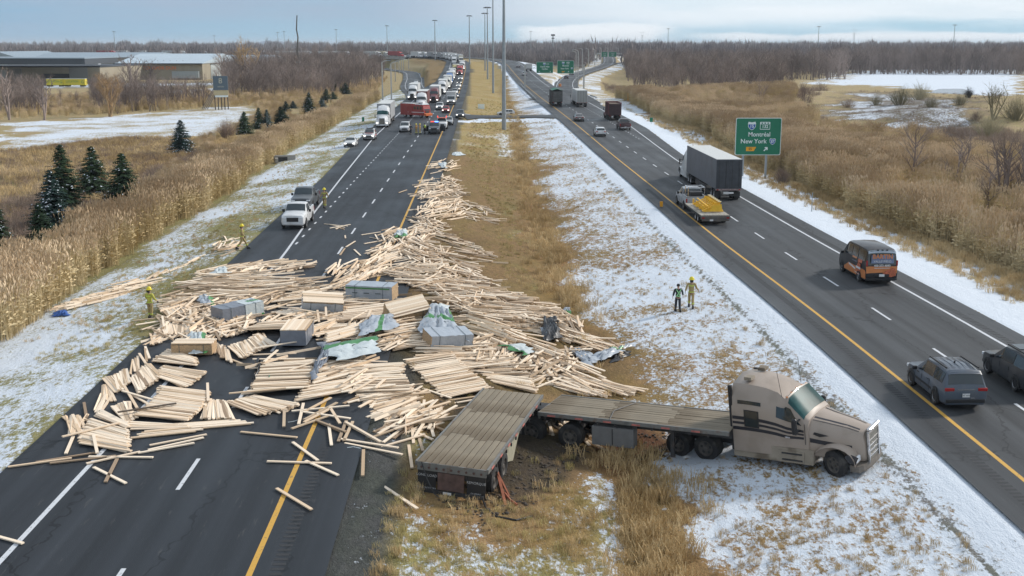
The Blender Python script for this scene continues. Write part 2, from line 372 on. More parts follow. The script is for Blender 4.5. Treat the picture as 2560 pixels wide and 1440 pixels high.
# left verge
lv=(sL<0)&(dL>0)&(GX<0)
setc(lv*sstep(30,5,dL),olive*.9+.02)
snow=np.where(lv,np.interp(dL,[0,.4,1.2,3,6,9,11],[.35,.58,.60,.5,.58,.58,.1])+(n1-.5)*.6+(n2-.5)*.3+.10*sstep(70,52,GY),snow)
burn=lv*sstep(52,62,GY)*sstep(88,74,GY)*sstep(3.2,1.2,dL+(n1-.5)*4)*.8; setc(burn*.9,olive*.8); snow=snow*(1-burn)+(.12+.25*n2)*burn
far=lv&(dL>11); setc(far.astype(float),tan); snow=np.where(far,.04,snow)
# right verge
rv=(sR>0)&(dR>0)&(GX>0)
setc(rv*1.,tan)
snow=np.where(rv,np.interp(dR,[0,.3,4,5.5,7,9,11],[.5,1.05,1.,.5,.75,.8,.15])+(n1-.5)*.35,snow)
snow=np.where(rv&(dR>11),.1*(n1>.5),snow)
rr=(dr2<9)&(dr2>0)&(GX>0)&(GY>290); snow=np.where(rr,.55+(n1-.5)*.6,snow)
def zone(pts,c=None,sn=None,z=-1.2,soft=True,a=1.):
    p=wpoly(pts,z); m=np.zeros(GX.shape); K=10
    for k in range(K):
        an=k/K*6.283; rr_=(.3+.7*((k*7)%K)/K)*(1.6 if soft else .35)*np.maximum(GY,30)/80
        m+=inpoly(p,GX+np.cos(an)*rr_+((n1-.5)*14*GY/200 if soft else 0),GY+np.sin(an)*rr_*2+((n2-.5)*9*GY/100 if soft else 0))/K
    m=m*a
    if c is not None: setc(m*.92,c)
    if sn is not None: snow[:]=snow*(1-m)+(sn+(n1-.5)*.5*(sn>.05))*m
zone([(0,380),(300,345),(480,345),(470,420),(350,470),(0,540)],olive*1.15,.12)
zone([(330,400),(470,385),(540,420),(350,520),(150,640),(0,660),(0,560)],purp,.06)
zone([(0,305),(330,285),(660,260),(650,300),(560,330),(480,348),(300,348),(0,378)],tan*.95,.62)
zone([(0,512),(90,486),(90,494),(0,522)],None,.95); zone([(275,405),(312,390),(318,396),(285,412)],None,.8)
zone([(325,405),(400,385),(470,385),(430,412),(330,425)],rust,.0)
zone([(560,300),(640,296),(660,330),(560,345)],None,.5)
zone([(150,242),(420,229),(540,219),(540,229),(400,242),(150,250)],None,.98,soft=False); zone([(0,215),(260,208),(700,206),(700,212),(0,222)],grav*1.5,.7)
zone([(2040,205),(2140,170),(2560,163),(2560,240),(2420,242),(2300,218),(2200,205)],None,.97,0.)
zone([(2030,292),(2160,245),(2420,258),(2470,335),(2300,328),(2150,306)],purp*.6,.52,0.)
zone([(1900,318),(2050,300),(2080,335),(1960,335)],None,.35); zone([(1640,255),(1760,235),(1780,262),(1660,285)],rust*.9,.0,0.)
zone([(1960,225),(2160,215),(2100,250),(1980,262)],None,.45,0.)
zone([(1035,245),(1066,178),(1028,171),(975,150),(1120,150),(1152,168),(1125,195),(1085,235)],brown*.9,.14,0.,False)
# mud: where the trailers ploughed through and under the spilled load
zone([(985,930),(1080,900),(1200,1000),(1300,1100),(1240,1290),(1060,1250),(1120,1140)],mud,.02)
zone([(1210,1090),(1420,1090),(1480,1130),(1330,1270),(1230,1330),(1230,1220)],mud*1.3,.1)
zone([(900,560),(1080,440),(1180,500),(1260,700),(1450,830),(1560,900),(1500,1000),(1200,1000),(1000,900),(1000,700)],brown*.6,.03)
zone([(1090,400),(1300,400),(1330,600),(1420,800),(1250,760),(1120,560)],brown*.85,.03)
zone([(1480,1060),(1660,1060),(1700,1130),(1600,1180),(1500,1150)],rust*.5,.05)
zone([(1480,1180),(1530,1180),(1570,1440),(1535,1440)],None,.6)
nv=GX.size; idx=np.arange(nv).reshape(GX.shape); fa=np.stack([idx[:-1,:-1],idx[:-1,1:],idx[1:,1:],idx[1:,:-1]],-1).reshape(-1,4)
me=bpy.data.meshes.new('ground'); me.vertices.add(nv); me.vertices.foreach_set('co',np.stack([GX,GY,GH],-1).astype(np.float32).ravel())
me.loops.add(fa.size); me.loops.foreach_set('vertex_index',fa.ravel().astype(np.int32)); me.polygons.add(len(fa)); me.polygons.foreach_set('loop_start',np.arange(0,fa.size,4,dtype=np.int32))
me.update(calc_edges=True); me.shade_smooth()
at=me.attributes.new('soil','FLOAT_COLOR','POINT'); at.data.foreach_set('color',np.concatenate([soil,np.clip(snow,0,1.1)[...,None]],-1).astype(np.float32).ravel())
ground=bpy.data.objects.new('ground',me); COL.objects.link(ground); kind(ground,'structure')
gm=bpy.data.materials.new('ground_cover'); gm.use_nodes=True; t=gm.node_tree; b=t.nodes['Principled BSDF']; b.inputs['Roughness'].default_value=.95; b.inputs['Specular IOR Level'].default_value=.15; me.materials.append(gm)
def tn(t,ty,**k):
    n=t.nodes.new(ty)
    for a,v in k.items(): setattr(n,a,v)
    return n
A=tn(t,'ShaderNodeAttribute',attribute_name='soil'); geo=tn(t,'ShaderNodeNewGeometry')
def noi(t,vec,scale,det=4,sc=(1,1,1),rough=.55):
    m=tn(t,'ShaderNodeMapping'); t.links.new(vec,m.inputs[0]); m.inputs['Scale'].default_value=sc
    n=tn(t,'ShaderNodeTexNoise'); t.links.new(m.outputs[0],n.inputs[0]); n.inputs['Scale'].default_value=scale; n.inputs['Detail'].default_value=det; n.inputs['Roughness'].default_value=rough; return n.outputs[0]
def mth(t,op,a,b=None,clamp=False):
    n=tn(t,'ShaderNodeMath',operation=op,use_clamp=clamp)
    for i,v in enumerate((a,b)):
        if v is None: continue
        if isinstance(v,(int,float)): n.inputs[i].default_value=v
        else: t.links.new(v,n.inputs[i])
    return n.outputs[0]
def mrg(t,v,a,b,c=0.,d=1.,sm=True):
    n=tn(t,'ShaderNodeMapRange'); 
    if sm: n.interpolation_type='SMOOTHSTEP'
    t.links.new(v,n.inputs[0])
    for i,x in enumerate((a,b,c,d)): n.inputs[i+1].default_value=x
    return n.outputs[0]
pos=geo.outputs['Position']
nf=noi(t,pos,3.0,6,(1,.55,1),.75); nm=noi(t,pos,.55,4,(1,.55,1)); nff=noi(t,pos,14,3,(1,.7,1),.7)
ny=noi(t,pos,8.,4,(1,.6,1),.7); mixn=mth(t,'ADD',mth(t,'ADD',mth(t,'MULTIPLY',nf,.52),mth(t,'MULTIPLY',ny,.34)),mth(t,'MULTIPLY',nm,.14))
s1=mth(t,'SUBTRACT',mth(t,'ADD',mth(t,'MULTIPLY',A.outputs['Alpha'],.44),.26),mixn)
sf=mrg(t,s1,-.045,.06)
cs=tn(t,'ShaderNodeVectorMath',operation='SCALE'); t.links.new(A.outputs['Color'],cs.inputs[0]); t.links.new(mrg(t,mth(t,'ADD',mth(t,'MULTIPLY',nf,.5),mth(t,'MULTIPLY',nff,.5)),.32,.68,.45,1.45,False),cs.inputs['Scale'])
hue=tn(t,'ShaderNodeMix',data_type='RGBA'); t.links.new(mrg(t,nm,.35,.65,0,.5),hue.inputs[0]); t.links.new(cs.outputs[0],hue.inputs[6]); h2=tn(t,'ShaderNodeVectorMath',operation='MULTIPLY'); t.links.new(cs.outputs[0],h2.inputs[0]); h2.inputs[1].default_value=(.85,1.0,.72); t.links.new(h2.outputs[0],hue.inputs[7])
mx=tn(t,'ShaderNodeMix',data_type='RGBA'); t.links.new(sf,mx.inputs[0]); t.links.new(hue.outputs[2],mx.inputs[6]); mx.inputs[7].default_value=(.62,.675,.745,1); t.links.new(mx.outputs[2],b.inputs['Base Color'])
bu=tn(t,'ShaderNodeBump'); bu.inputs['Strength'].default_value=.8; bu.inputs['Distance'].default_value=.14; t.links.new(mth(t,'ADD',mth(t,'MULTIPLY',nf,1.),mth(t,'MULTIPLY',nff,.35)),bu.inputs['Height']); t.links.new(bu.outputs[0],b.inputs['Normal'])

# ------------------------------------------------------------------ pavements and painted lines
def asphalt(name,col,k=1.):
    m=bpy.data.materials.new(name); m.use_nodes=True; t=m.node_tree; b=t.nodes['Principled BSDF']
    uv=tn(t,'ShaderNodeUVMap'); g=tn(t,'ShaderNodeNewGeometry')
    tr=noi(t,uv.outputs[0],1.1,4,(1,.012,1)); bl=noi(t,g.outputs['Position'],.16,5,(1,.35,1)); fi=noi(t,g.outputs['Position'],30,2); sc_=noi(t,uv.outputs[0],2.2,6,(2,.25,1),.75)
    v=mth(t,'ADD',mrg(t,tr,.3,.7,.62,1.38,False),mrg(t,bl,.3,.7,-.16,.18,False)); v=mth(t,'MULTIPLY',v,mrg(t,fi,.3,.7,.86,1.14,False))
    cs=tn(t,'ShaderNodeVectorMath',operation='SCALE'); cs.inputs[0].default_value=col; t.links.new(v,cs.inputs['Scale'])
    vo=tn(t,'ShaderNodeTexVoronoi',feature='DISTANCE_TO_EDGE'); vo.inputs['Scale'].default_value=.22; mpv=tn(t,'ShaderNodeMapping'); mpv.inputs['Scale'].default_value=(1,.35,1); wv=tn(t,'ShaderNodeVectorMath',operation='ADD'); nn=tn(t,'ShaderNodeTexNoise'); nn.inputs['Scale'].default_value=1.3; t.links.new(uv.outputs[0],nn.inputs[0]); t.links.new(uv.outputs[0],mpv.inputs[0]); t.links.new(mpv.outputs[0],wv.inputs[0]); t.links.new(nn.outputs['Color'],wv.inputs[1]); t.links.new(wv.outputs[0],vo.inputs[0])
    ck=mrg(t,vo.outputs['Distance'],.004,.012,.55,1.); v2=mth(t,'MULTIPLY',v,ck); t.links.new(v2,cs.inputs['Scale'])
    mx=tn(t,'ShaderNodeMix',data_type='RGBA'); t.links.new(mrg(t,sc_,.58,.76,0,.40),mx.inputs[0]); t.links.new(cs.outputs[0],mx.inputs[6]); mx.inputs[7].default_value=(.17,.165,.15,1)
    t.links.new(mx.outputs[2],b.inputs['Base Color']); t.links.new(mrg(t,bl,.3,.7,.42,.75,False),b.inputs['Roughness']); b.inputs['Specular IOR Level'].default_value=.22
    bu=tn(t,'ShaderNodeBump'); bu.inputs['Strength'].default_value=.25; bu.inputs['Distance'].default_value=.02; t.links.new(fi,bu.inputs['Height']); t.links.new(bu.outputs[0],b.inputs['Normal']); return m
M_asL=asphalt('asphalt_dark',(.026,.030,.036)); M_asR=asphalt('asphalt_grey',(.048,.051,.055))
def linemat(name,col):
    m=bpy.data.materials.new(name); m.use_nodes=True; t=m.node_tree; b=t.nodes['Principled BSDF']; g=tn(t,'ShaderNodeNewGeometry'); b.inputs['Roughness'].default_value=.7
    n=noi(t,g.outputs['Position'],9,5,(1,.5,1),.7); mx=tn(t,'ShaderNodeMix',data_type='RGBA'); t.links.new(mrg(t,n,.55,.68,0,.75),mx.inputs[0]); mx.inputs[6].default_value=(*col,1); mx.inputs[7].default_value=(.09,.09,.09,1); t.links.new(mx.outputs[2],b.inputs['Base Color']); return m
M_lw=linemat('white_road_paint',(.55,.57,.60)); M_ly=linemat('yellow_road_paint',(.55,.31,.05))
def ribbon(name,r,a,b,dz,m,s0=None,s1=None,par=None,thick=0):
    sp,n,s=r['sp'],r['n'],r['s']; sel=np.ones(len(sp),bool)
    a=np.ones(len(sp))*a; b=np.ones(len(sp))*b
    if s0 is not None:
        ss=np.concatenate([[s0],s[(s>s0)&(s<s1)],[s1]])
    else: ss=s
    f=lambda arr:np.interp(ss,s,arr)
    x,y,z=f(sp[:,0]),f(sp[:,1]),f(sp[:,2]); nx,ny=f(n[:,0]),f(n[:,1]); A_,B_=f(a),f(b); V=[];UV=[];Fc=[]
    for i in range(len(ss)):
        V+=[(x[i]+nx[i]*A_[i],y[i]+ny[i]*A_[i],z[i]+dz),(x[i]+nx[i]*B_[i],y[i]+ny[i]*B_[i],z[i]+dz)]; UV+=[(A_[i],ss[i]),(B_[i],ss[i])]
        if i: Fc.append((2*i-2,2*i-1,2*i+1,2*i))
    return V,Fc,UV
def mesh_from(name,parts,m,k='structure'):
    V=[];Fc=[];UV=[]
    for v,f,u in parts:
        n=len(V); V+=v; UV+=u; Fc+=[tuple(i+n for i in q) for q in f]
    me=bpy.data.meshes.new(name); me.from_pydata(V,[],Fc); ul=me.uv_layers.new(name='UVMap'); li=np.empty(len(me.loops),np.int32); me.loops.foreach_get('vertex_index',li)
    ul.data.foreach_set('uv',np.array(UV,np.float32)[li].ravel()); me.materials.append(m); o=bpy.data.objects.new(name,me); COL.objects.link(o)
    if k: kind(o,k)
    return o
dzs={'northbound_road':.0,'southbound_road':.0,'entry_ramp':-.012,'exit_ramp':-.012,'side_ramp':-.02,'crossover_road':-.016}
for k,r in ROADS.items():
    mesh_from(k,[ribbon(k,r,r['a'],r['b'],dzs[k],M_asR if k!='northbound_road' else M_asL)],M_asR if k!='northbound_road' else M_asL)
def s_of(r,Y): return float(np.interp(Y,r['sp'][:,1],r['s'])) if Y<650 else float(r['s'][np.argmin(abs(r['sp'][:,1]-Y))])
RL,RR=ROADS['northbound_road'],ROADS['southbound_road']
def line(r,off,w,Y0,Y1,dz=.004): return ribbon('l',r,off-w/2,off+w/2,dz,None,s_of(r,Y0),s_of(r,Y1))
def dashes(r,off,w,Y0,Y1,on,per,start=0.):
    out=[]; y=Y0+start
    while y<Y1: out.append(line(r,off,w,y,min(y+on,Y1))); y+=per
    return out
wl=lambda y:np.interp(y,[-60,80,100,130,190,240,330],[-7.5,-7.6,-8.4,-9.3,-11,-11.3,-11.4])
whL=ribbon('l',RL,wl(RL['sp'][:,1])-.09,wl(RL['sp'][:,1])+.09,.004,None,0,s_of(RL,340))
wr=lambda y:np.interp(y,[-60,150,211,300,360],[7.45,7.6,9.7,10.9,11.2])
whR=ribbon('l',RR,wr(RR['sp'][:,1])-.09,wr(RR['sp'][:,1])+.09,.004,None,0,s_of(RR,330))
white=[whL,whR]+dashes(RL,-3.75,.15,-58,640,3,9,4.8)+dashes(RR,3.65,.15,-58,640,3,9,2.2)
white+=dashes(RL,-7.5,.15,86,330,1.0,3.4)+dashes(RR,7.4,.15,185,330,1.,3.4)
white+=[line(RL,-7.5,.18,400,640),line(RR,7.4,.18,395,640)]
for k,a,b_ in(('entry_ramp',-3.2,3.2),('exit_ramp',-2.9,2.9)):
    r=ROADS[k]
    for o_ in (a,b_): white.append(ribbon('l',r,o_-.09,o_+.09,.004-.012+.006,None,s_of(r,395 if k=='entry_ramp' else 385),r['s'][-1]))
mesh_from('white_road_markings',white,M_lw)
yel=[ribbon('l',RL,-.09,.09,.004,None),ribbon('l',RR,-.09,.09,.004,None)]
mesh_from('yellow_road_markings',yel,M_ly)
# milled rumble strips
M_rum=mat('milled_groove',(.028,.03,.034),.9,var=.15)
rum=[]
for r,off,Y0,Y1 in ((RL,.75,-20,150),(RR,-.85,-20,120),(RR,8.1,20,110)):
    y=Y0
    while y<Y1: rum.append(ribbon('l',r,off-.2,off+.2,.004,None,s_of(r,y),s_of(r,y)+.16)); y+=.32
mesh_from('rumble_strips',rum,M_rum,'stuff')
# guard rails, viaduct
M_conc=mat('weathered_concrete',(.30,.29,.27),.9,var=.2,vscale=.8,dirt=((.12,.11,.1),.6,.5,.5))
for nm,r,lab in(('road_bridge',RL,'concrete road bridge carrying the nearer lanes of queued traffic'),('road_bridge',RR,'concrete road bridge behind the queue, carrying the farther lanes')):
    sel=[i for i in range(len(r['sp'])) if r['sp'][i,1]>770 and -118<r['sp'][i,0]<-64]; s0,s1=r['s'][sel[0]],r['s'][sel[-1]]
    x,y=r['sp'][sel[len(sel)//2],:2]; th=thing(nm,lab,'bridge',(x,y,0))
    m=MB()
    for i in sel[:-1]:
        p,q=r['sp'][i],r['sp'][i+1]; n_,n2_=r['n'][i],r['n'][i+1]
        A1=[(p[0]+n_[0]*o_-x,p[1]+n_[1]*o_-y) for o_ in(r['a'][i]-.2,r['b'][i]+.2)]; A2=[(q[0]+n2_[0]*o_-x,q[1]+n2_[1]*o_-y) for o_ in(r['a'][i+1]-.2,r['b'][i+1]+.2)]
        zt,zb=p[2]-.08,p[2]-1.5
        for a,c in((A1[0],A2[0]),(A1[1],A2[1])): m.q((*a,zt+.8),(*c,zt+.8),(*c,zb),(*a,zb)); m.q((*a,zt+.8),(*c,zt+.8),(c[0]+.25,c[1]+.25,zt+.8),(a[0]+.25,a[1]+.25,zt+.8))
        m.q((*A1[0],zb),(*A1[1],zb),(*A2[1],zb),(*A2[0],zb)); m.q((*A1[0],zt),(*A1[1],zt),(*A2[1],zt),(*A2[0],zt))
    m.build('deck',M_conc,th)
    i=sel[len(sel)//2]; p=r['sp'][i]
    for fr in(.12,.5,.88):
        i=sel[int(len(sel)*fr)]; p=r['sp'][i]; n_=r['n'][i]; m=MB()
        for o_ in(-8,-4,0): m.tube((p[0]+n_[0]*o_-x,p[1]+n_[1]*o_-y,-1.5),(p[0]+n_[0]*o_-x,p[1]+n_[1]*o_-y,p[2]-1.45),.45,k=8)
        m.build('pier',M_conc,th)
# far hill behind everything
bm_=MB(); hx=-1600; ring=[]
for i in range(29):
    a=i/28; xx_=-1900+a*700; zz_=max(0,math.exp(-((a-.5)/.17)**2)*27+math.exp(-((a-.64)/.1)**2)*8+1.5*math.sin(a*31)); ring.append((xx_,zz_))
for (x1,z1),(x2,z2) in zip(ring,ring[1:]):
    bm_.q((x1,7000,-5),(x2,7000,-5),(x2,7400,z2+12),(x1,7400,z1+12)); bm_.q((x1,7400,z1+12),(x2,7400,z2+12),(x2,7900,-5),(x1,7900,-5))
kind(bm_.build('distant_hill',mat('haze_tinted_hill_forest',(.12,.17,.25),.95,var=.1,vscale=.01),smooth=60),'structure')  # distance haze is painted into the hill's bluish base colour
m=MB(); m.q((-14000,3800,2.0),(14000,3800,2.0),(14000,15000,-2),(-14000,15000,-2)); kind(m.build('far_plain',mat('far_plain_cover',(.09,.085,.08),.95,var=.2,vscale=.01)),'structure')
# pond
pd=G(2380,225); PZZ=hz(pd.x,pd.y)+.12; m=MB(); pts=[]
for i in range(24):
    a=i/24*2*math.pi; q=PZ(2378+52*math.cos(a)*(1+.15*math.sin(3*a)),221+11*math.sin(a)*(1+.2*math.cos(2*a)),.25); pts.append((q[0],q[1],PZZ))
m.q(*pts); kind(m.build('pond',mat('still_water',(.20,.24,.28),.25,spec=.5)),'structure')
# ------------------------------------------------------------------ vegetation
PROTO=bpy.data.collections.new('prototypes')     # never linked to the scene: only instanced
def leafmat(name,c1,c2,rough=.9,zgrad=None):
    m=bpy.data.materials.new(name); m.use_nodes=True; t=m.node_tree; b=t.nodes['Principled BSDF']; b.inputs['Roughness'].default_value=rough; b.inputs['Specular IOR Level'].default_value=.15
    oi=tn(t,'ShaderNodeObjectInfo'); g=tn(t,'ShaderNodeNewGeometry'); n=noi(t,g.outputs['Position'],1.7,3,(1,1,.6)); big=noi(t,g.outputs['Position'],.05,3)
    v=mth(t,'ADD',mth(t,'MULTIPLY',oi.outputs['Random'],.45),mth(t,'ADD',mth(t,'MULTIPLY',n,.6),mrg(t,big,.35,.65,-.3,.3)))
    mx=tn(t,'ShaderNodeMix',data_type='RGBA'); t.links.new(mrg(t,v,.15,.95),mx.inputs[0]); mx.inputs[6].default_value=(*c1,1); mx.inputs[7].default_value=(*c2,1); t.links.new(mx.outputs[2],b.inputs['Base Color']); return m
def raw(name,V,Fc,m,link=False,coll=None,mi=None,mats=None):
    me=bpy.data.meshes.new(name); me.from_pydata(V,[],Fc)
    for q in (mats or [m]): me.materials.append(q)
    if mi is not None: me.polygons.foreach_set('material_index',np.array(mi,np.int32))
    o=bpy.data.objects.new(name,me); (coll or COL).objects.link(o); return o
def scatter(name,pts,protos,k='stuff',tag_=None):
    """pts: list (x,y,z,rotz,scale,idx)"""
    pts=np.array(pts,float); me=bpy.data.meshes.new(name); me.vertices.add(len(pts)); me.vertices.foreach_set('co',pts[:,:3].astype(np.float32).ravel())
    a=me.attributes.new('rot','FLOAT_VECTOR','POINT'); r=np.zeros((len(pts),3),np.float32); r[:,2]=pts[:,3]; a.data.foreach_set('vector',r.ravel())
    a=me.attributes.new('scl','FLOAT','POINT'); a.data.foreach_set('value',pts[:,4].astype(np.float32)); a=me.attributes.new('idx','INT','POINT'); a.data.foreach_set('value',pts[:,5].astype(np.int32))
    o=bpy.data.objects.new(name,me); COL.objects.link(o)
    c=bpy.data.collections.new(name+'_kinds'); 
    for p in protos: c.objects.link(p)
    g=bpy.data.node_groups.new(name,'GeometryNodeTree'); g.interface.new_socket('Geometry',in_out='INPUT',socket_type='NodeSocketGeometry'); g.interface.new_socket('Geometry',in_out='OUTPUT',socket_type='NodeSocketGeometry')
    gi=g.nodes.new('NodeGroupInput'); go=g.nodes.new('NodeGroupOutput'); ip=g.nodes.new('GeometryNodeInstanceOnPoints'); ci=g.nodes.new('GeometryNodeCollectionInfo'); ci.inputs[0].default_value=c; ci.inputs['Separate Children'].default_value=True; ci.inputs['Reset Children'].default_value=True
    def na(n,ty):
        q=g.nodes.new('GeometryNodeInputNamedAttribute'); q.data_type=ty; q.inputs[0].default_value=n; return q.outputs[0]
    g.links.new(gi.outputs[0],ip.inputs['Points']); g.links.new(ci.outputs[0],ip.inputs['Instance']); ip.inputs['Pick Instance'].default_value=True
    g.links.new(na('idx','INT'),ip.inputs['Instance Index']); e2r=g.nodes.new('FunctionNodeEulerToRotation'); g.links.new(na('rot','FLOAT_VECTOR'),e2r.inputs[0]); g.links.new(e2r.outputs[0],ip.inputs['Rotation']); g.links.new(na('scl','FLOAT'),ip.inputs['Scale'])
    g.links.new(ip.outputs[0],go.inputs[0]); md=o.modifiers.new('scatter','NODES'); md.node_group=g; kind(o,k); return o
M_reed=leafmat('reed_stems',(.46,.345,.175),(.70,.565,.34)); M_plume=leafmat('reed_plumes',(.44,.32,.20),(.72,.56,.38))
M_bark=leafmat('bare_twigs',(.15,.118,.105),(.33,.265,.235)); M_bark2=leafmat('willow_twigs',(.32,.21,.11),(.48,.34,.19)); M_pine=leafmat('spruce_needles',(.012,.028,.014),(.040,.065,.032)); M_pineb=leafmat('blue_spruce_needles',(.016,.036,.032),(.055,.085,.075))
M_brush=leafmat('brush_stems',(.22,.16,.13),(.40,.31,.24)); M_olive=leafmat('olive_shrub',(.25,.22,.14),(.44,.39,.26)); M_rust=leafmat('rust_shrub',(.24,.09,.055),(.36,.18,.12)); M_snowp=mat('snow_clump',(.68,.73,.80),.9)
M_tuft=leafmat('dry_grass',(.42,.30,.15),(.70,.53,.30)); M_tuftg=leafmat('green_grass',(.30,.25,.10),(.56,.46,.22)); M_dark=leafmat('distant_wood',(.17,.15,.155),(.27,.235,.23)); M_conif=leafmat('distant_conifer',(.012,.02,.018),(.035,.045,.04))
def reed(seed,n,h,rad,wd,plume=True,mset=None,lean=.16):
    r=random.Random(seed); V=[];Fc=[];MI=[]
    for i in range(n):
        a=r.uniform(0,6.28); q=rad*math.sqrt(r.random()); x,y=q*math.cos(a),q*math.sin(a); hh=h*r.uniform(.7,1.1); lx,ly=r.gauss(0,lean)*hh,r.gauss(0,lean)*hh; t=r.uniform(0,3.14); c,s=math.cos(t)*wd/2,math.sin(t)*wd/2
        n0=len(V); V+=[(x-c,y-s,-.2),(x+c,y+s,-.2),(x+lx*.45+c*.9,y+ly*.45+s*.9,hh*.55),(x+lx*.45-c*.9,y+ly*.45-s*.9,hh*.55),(x+lx+c*.5,y+ly+s*.5,hh),(x+lx-c*.5,y+ly-s*.5,hh)]
        Fc+=[(n0,n0+1,n0+2,n0+3),(n0+3,n0+2,n0+4,n0+5)]; MI+=[0,0]
        for _ in range(2):       # hanging leaf
            z=hh*r.uniform(.2,.85); b=r.uniform(0,6.28); L=.34*h/2.5; n0=len(V); px,py=x+lx*z/hh*.9,y+ly*z/hh*.9
            V+=[(px,py,z),(px+math.cos(b)*L*.6-wd*.4,py+math.sin(b)*L*.6,z+L*.35),(px+math.cos(b)*L,py+math.sin(b)*L,z+L*.1)]; Fc.append((n0,n0+1,n0+2)); MI.append(0)
        if plume:
            w=.045; L=.26; b=r.uniform(0,6.28); dx,dy=math.cos(b)*.10,math.sin(b)*.10; n0=len(V); X,Y,Z=x+lx,y+ly,hh
            V+=[(X,Y,Z-.05),(X+dx*.3+w,Y+dy*.3,Z+L*.5),(X+dx,Y+dy,Z+L),(X+dx*.3-w,Y+dy*.3,Z+L*.45),(X+dx*.4,Y+dy*.4+w,Z+L*.4)]; Fc+=[(n0,n0+1,n0+2,n0+3),(n0,n0+4,n0+2)]; MI+=[1,1]
    return raw('reed_clump',V,Fc,None,coll=PROTO,mi=MI,mats=mset or [M_reed,M_plume])
def twigs(V,Fc,p,d,L,r0,depth,rd,spread=.55,k=3,ratio=.68,nb=(2,4),up=.15):
    q=p+d*L; n0=len(V); a=d.orthogonal().normalized(); b=d.cross(a); r1=r0*.62
    for e,rr in((p,r0),(q,r1)):
        for i in range(k):
            t=6.283*i/k; V.append(tuple(e+a*rr*math.cos(t)+b*rr*math.sin(t)))
    for i in range(k): j=(i+1)%k; Fc.append((n0+i,n0+j,n0+k+j,n0+k+i))
    if depth<=0: return
    for i in range(rd.randint(*nb)):
        f=rd.uniform(.45,1.); s=p+d*L*f; dd=(d+Vector((rd.gauss(0,spread),rd.gauss(0,spread),rd.gauss(0,spread*.6)+up))).normalized()
        twigs(V,Fc,s,dd,L*ratio*rd.uniform(.75,1.2),r1*rd.uniform(.55,.85),depth-1,rd,spread,3,ratio,nb,up)
def baretree(seed,h,r0,depth=4,spread=.5,nb=(3,4),multi=1,trunkf=.34,thick=1.):
    rd=random.Random(seed); V=[];Fc=[];TV=[];TF=[]
    for m in range(multi):
        off=Vector((rd.uniform(-.3,.3),rd.uniform(-.3,.3),-.2)) if multi>1 else Vector((0,0,-.2)); d=Vector((rd.gauss(0,.12*multi**.5),rd.gauss(0,.12*multi**.5),1)).normalized()
        p=off; L=h*trunkf
        n=5; pts=[p]; 
        for i in range(n): d=(d+Vector((rd.gauss(0,.05),rd.gauss(0,.05),.1))).normalized(); pts.append(pts[-1]+d*h*.82/n)
        mb=MB(); mb.path([tuple(q) for q in pts],r0,5,r0*.3); k0=len(TV); TV+=mb.v; TF+=[tuple(i+k0 for i in f) for f in mb.f]
        for i in range(int(11/multi)+5):
            f=rd.uniform(trunkf*.7,1.)*(n-.01); j=int(f); s=pts[j].lerp(pts[min(j+1,n)],f-j); a=rd.uniform(0,6.28); tilt=rd.uniform(.35,1.); dd=Vector((math.cos(a)*tilt,math.sin(a)*tilt,.9)).normalized()
            twigs(V,Fc,s,dd,h*.24*rd.uniform(.7,1.2)*(1.25-.5*f/n),r0*.36*thick,depth-2,rd,spread,3,.66,nb)
    return TV,TF,V,Fc
# --- reeds along both ditches
rp=[reed(s,85,2.6,.85,.022,lean=.10) for s in range(6)]
SPX=[(105,622),(135,578),(162,522),(236,492),(312,516),(455,388),(612,335),(648,322),(668,322),(703,309),(715,279),(733,271),(773,284),(805,270),(816,256),(833,248),(841,228),(864,235),(-6,610),(566,348),(2279,470),(2389,474),(2362,479),(2465,540),(2507,530),(560,272),(275,292)]
KO=[]
for a_,b_ in SPX:
    g_=G(a_,b_); KO.append((g_.x,g_.y))
KO=np.array(KO)
def keep(pts,L=16.,hh=1.):
    out=[]
    for q in pts:
        u=q[0]/q[1]; d=KO[:,1]-q[1]; lat=np.abs(KO[:,0]/KO[:,1]-u)*q[1]
        if ((d>-2.)&(d<L*(.6+KO[:,1]/220))&(lat<1.3+KO[:,1]/260)).any(): 
            if rng.random()<.93: continue
        out.append(q)
    return out
def fill(poly,n,sc,ni,zf=-1.2,jit=.3,seed=1,filt=None,zoff=0):
    p=wpoly(poly,zf); xs=[a for a,b in p]; ysl=[b for a,b in p]; r=np.random.default_rng(seed); out=[]; X=r.uniform(min(xs),max(xs),n*8); Y=r.uniform(min(ysl),max(ysl),n*8); k=inpoly(p,X+(fbm(X/9,Y/9,2,3)-.5)*5,Y); X,Y=X[k],Y[k]
    if filt is not None: k=filt(X,Y); X,Y=X[k],Y[k]
    X,Y=X[:n],Y[:n]
    return [(x,y,hz(x,y)+zoff,r.uniform(0,6.28),sc*r.uniform(1-jit,1+jit),r.integers(0,ni)) for x,y in zip(X,Y)]
def far_enough(X,Y):
    ok=np.ones(X.shape,bool)
    for k,m_ in(('northbound_road',7.5),('southbound_road',8.5),('entry_ramp',8),('exit_ramp',7.5),('side_ramp',6)):
        ok&=road_dist(ROADS[k],X,Y)[0]>m_
    return ok
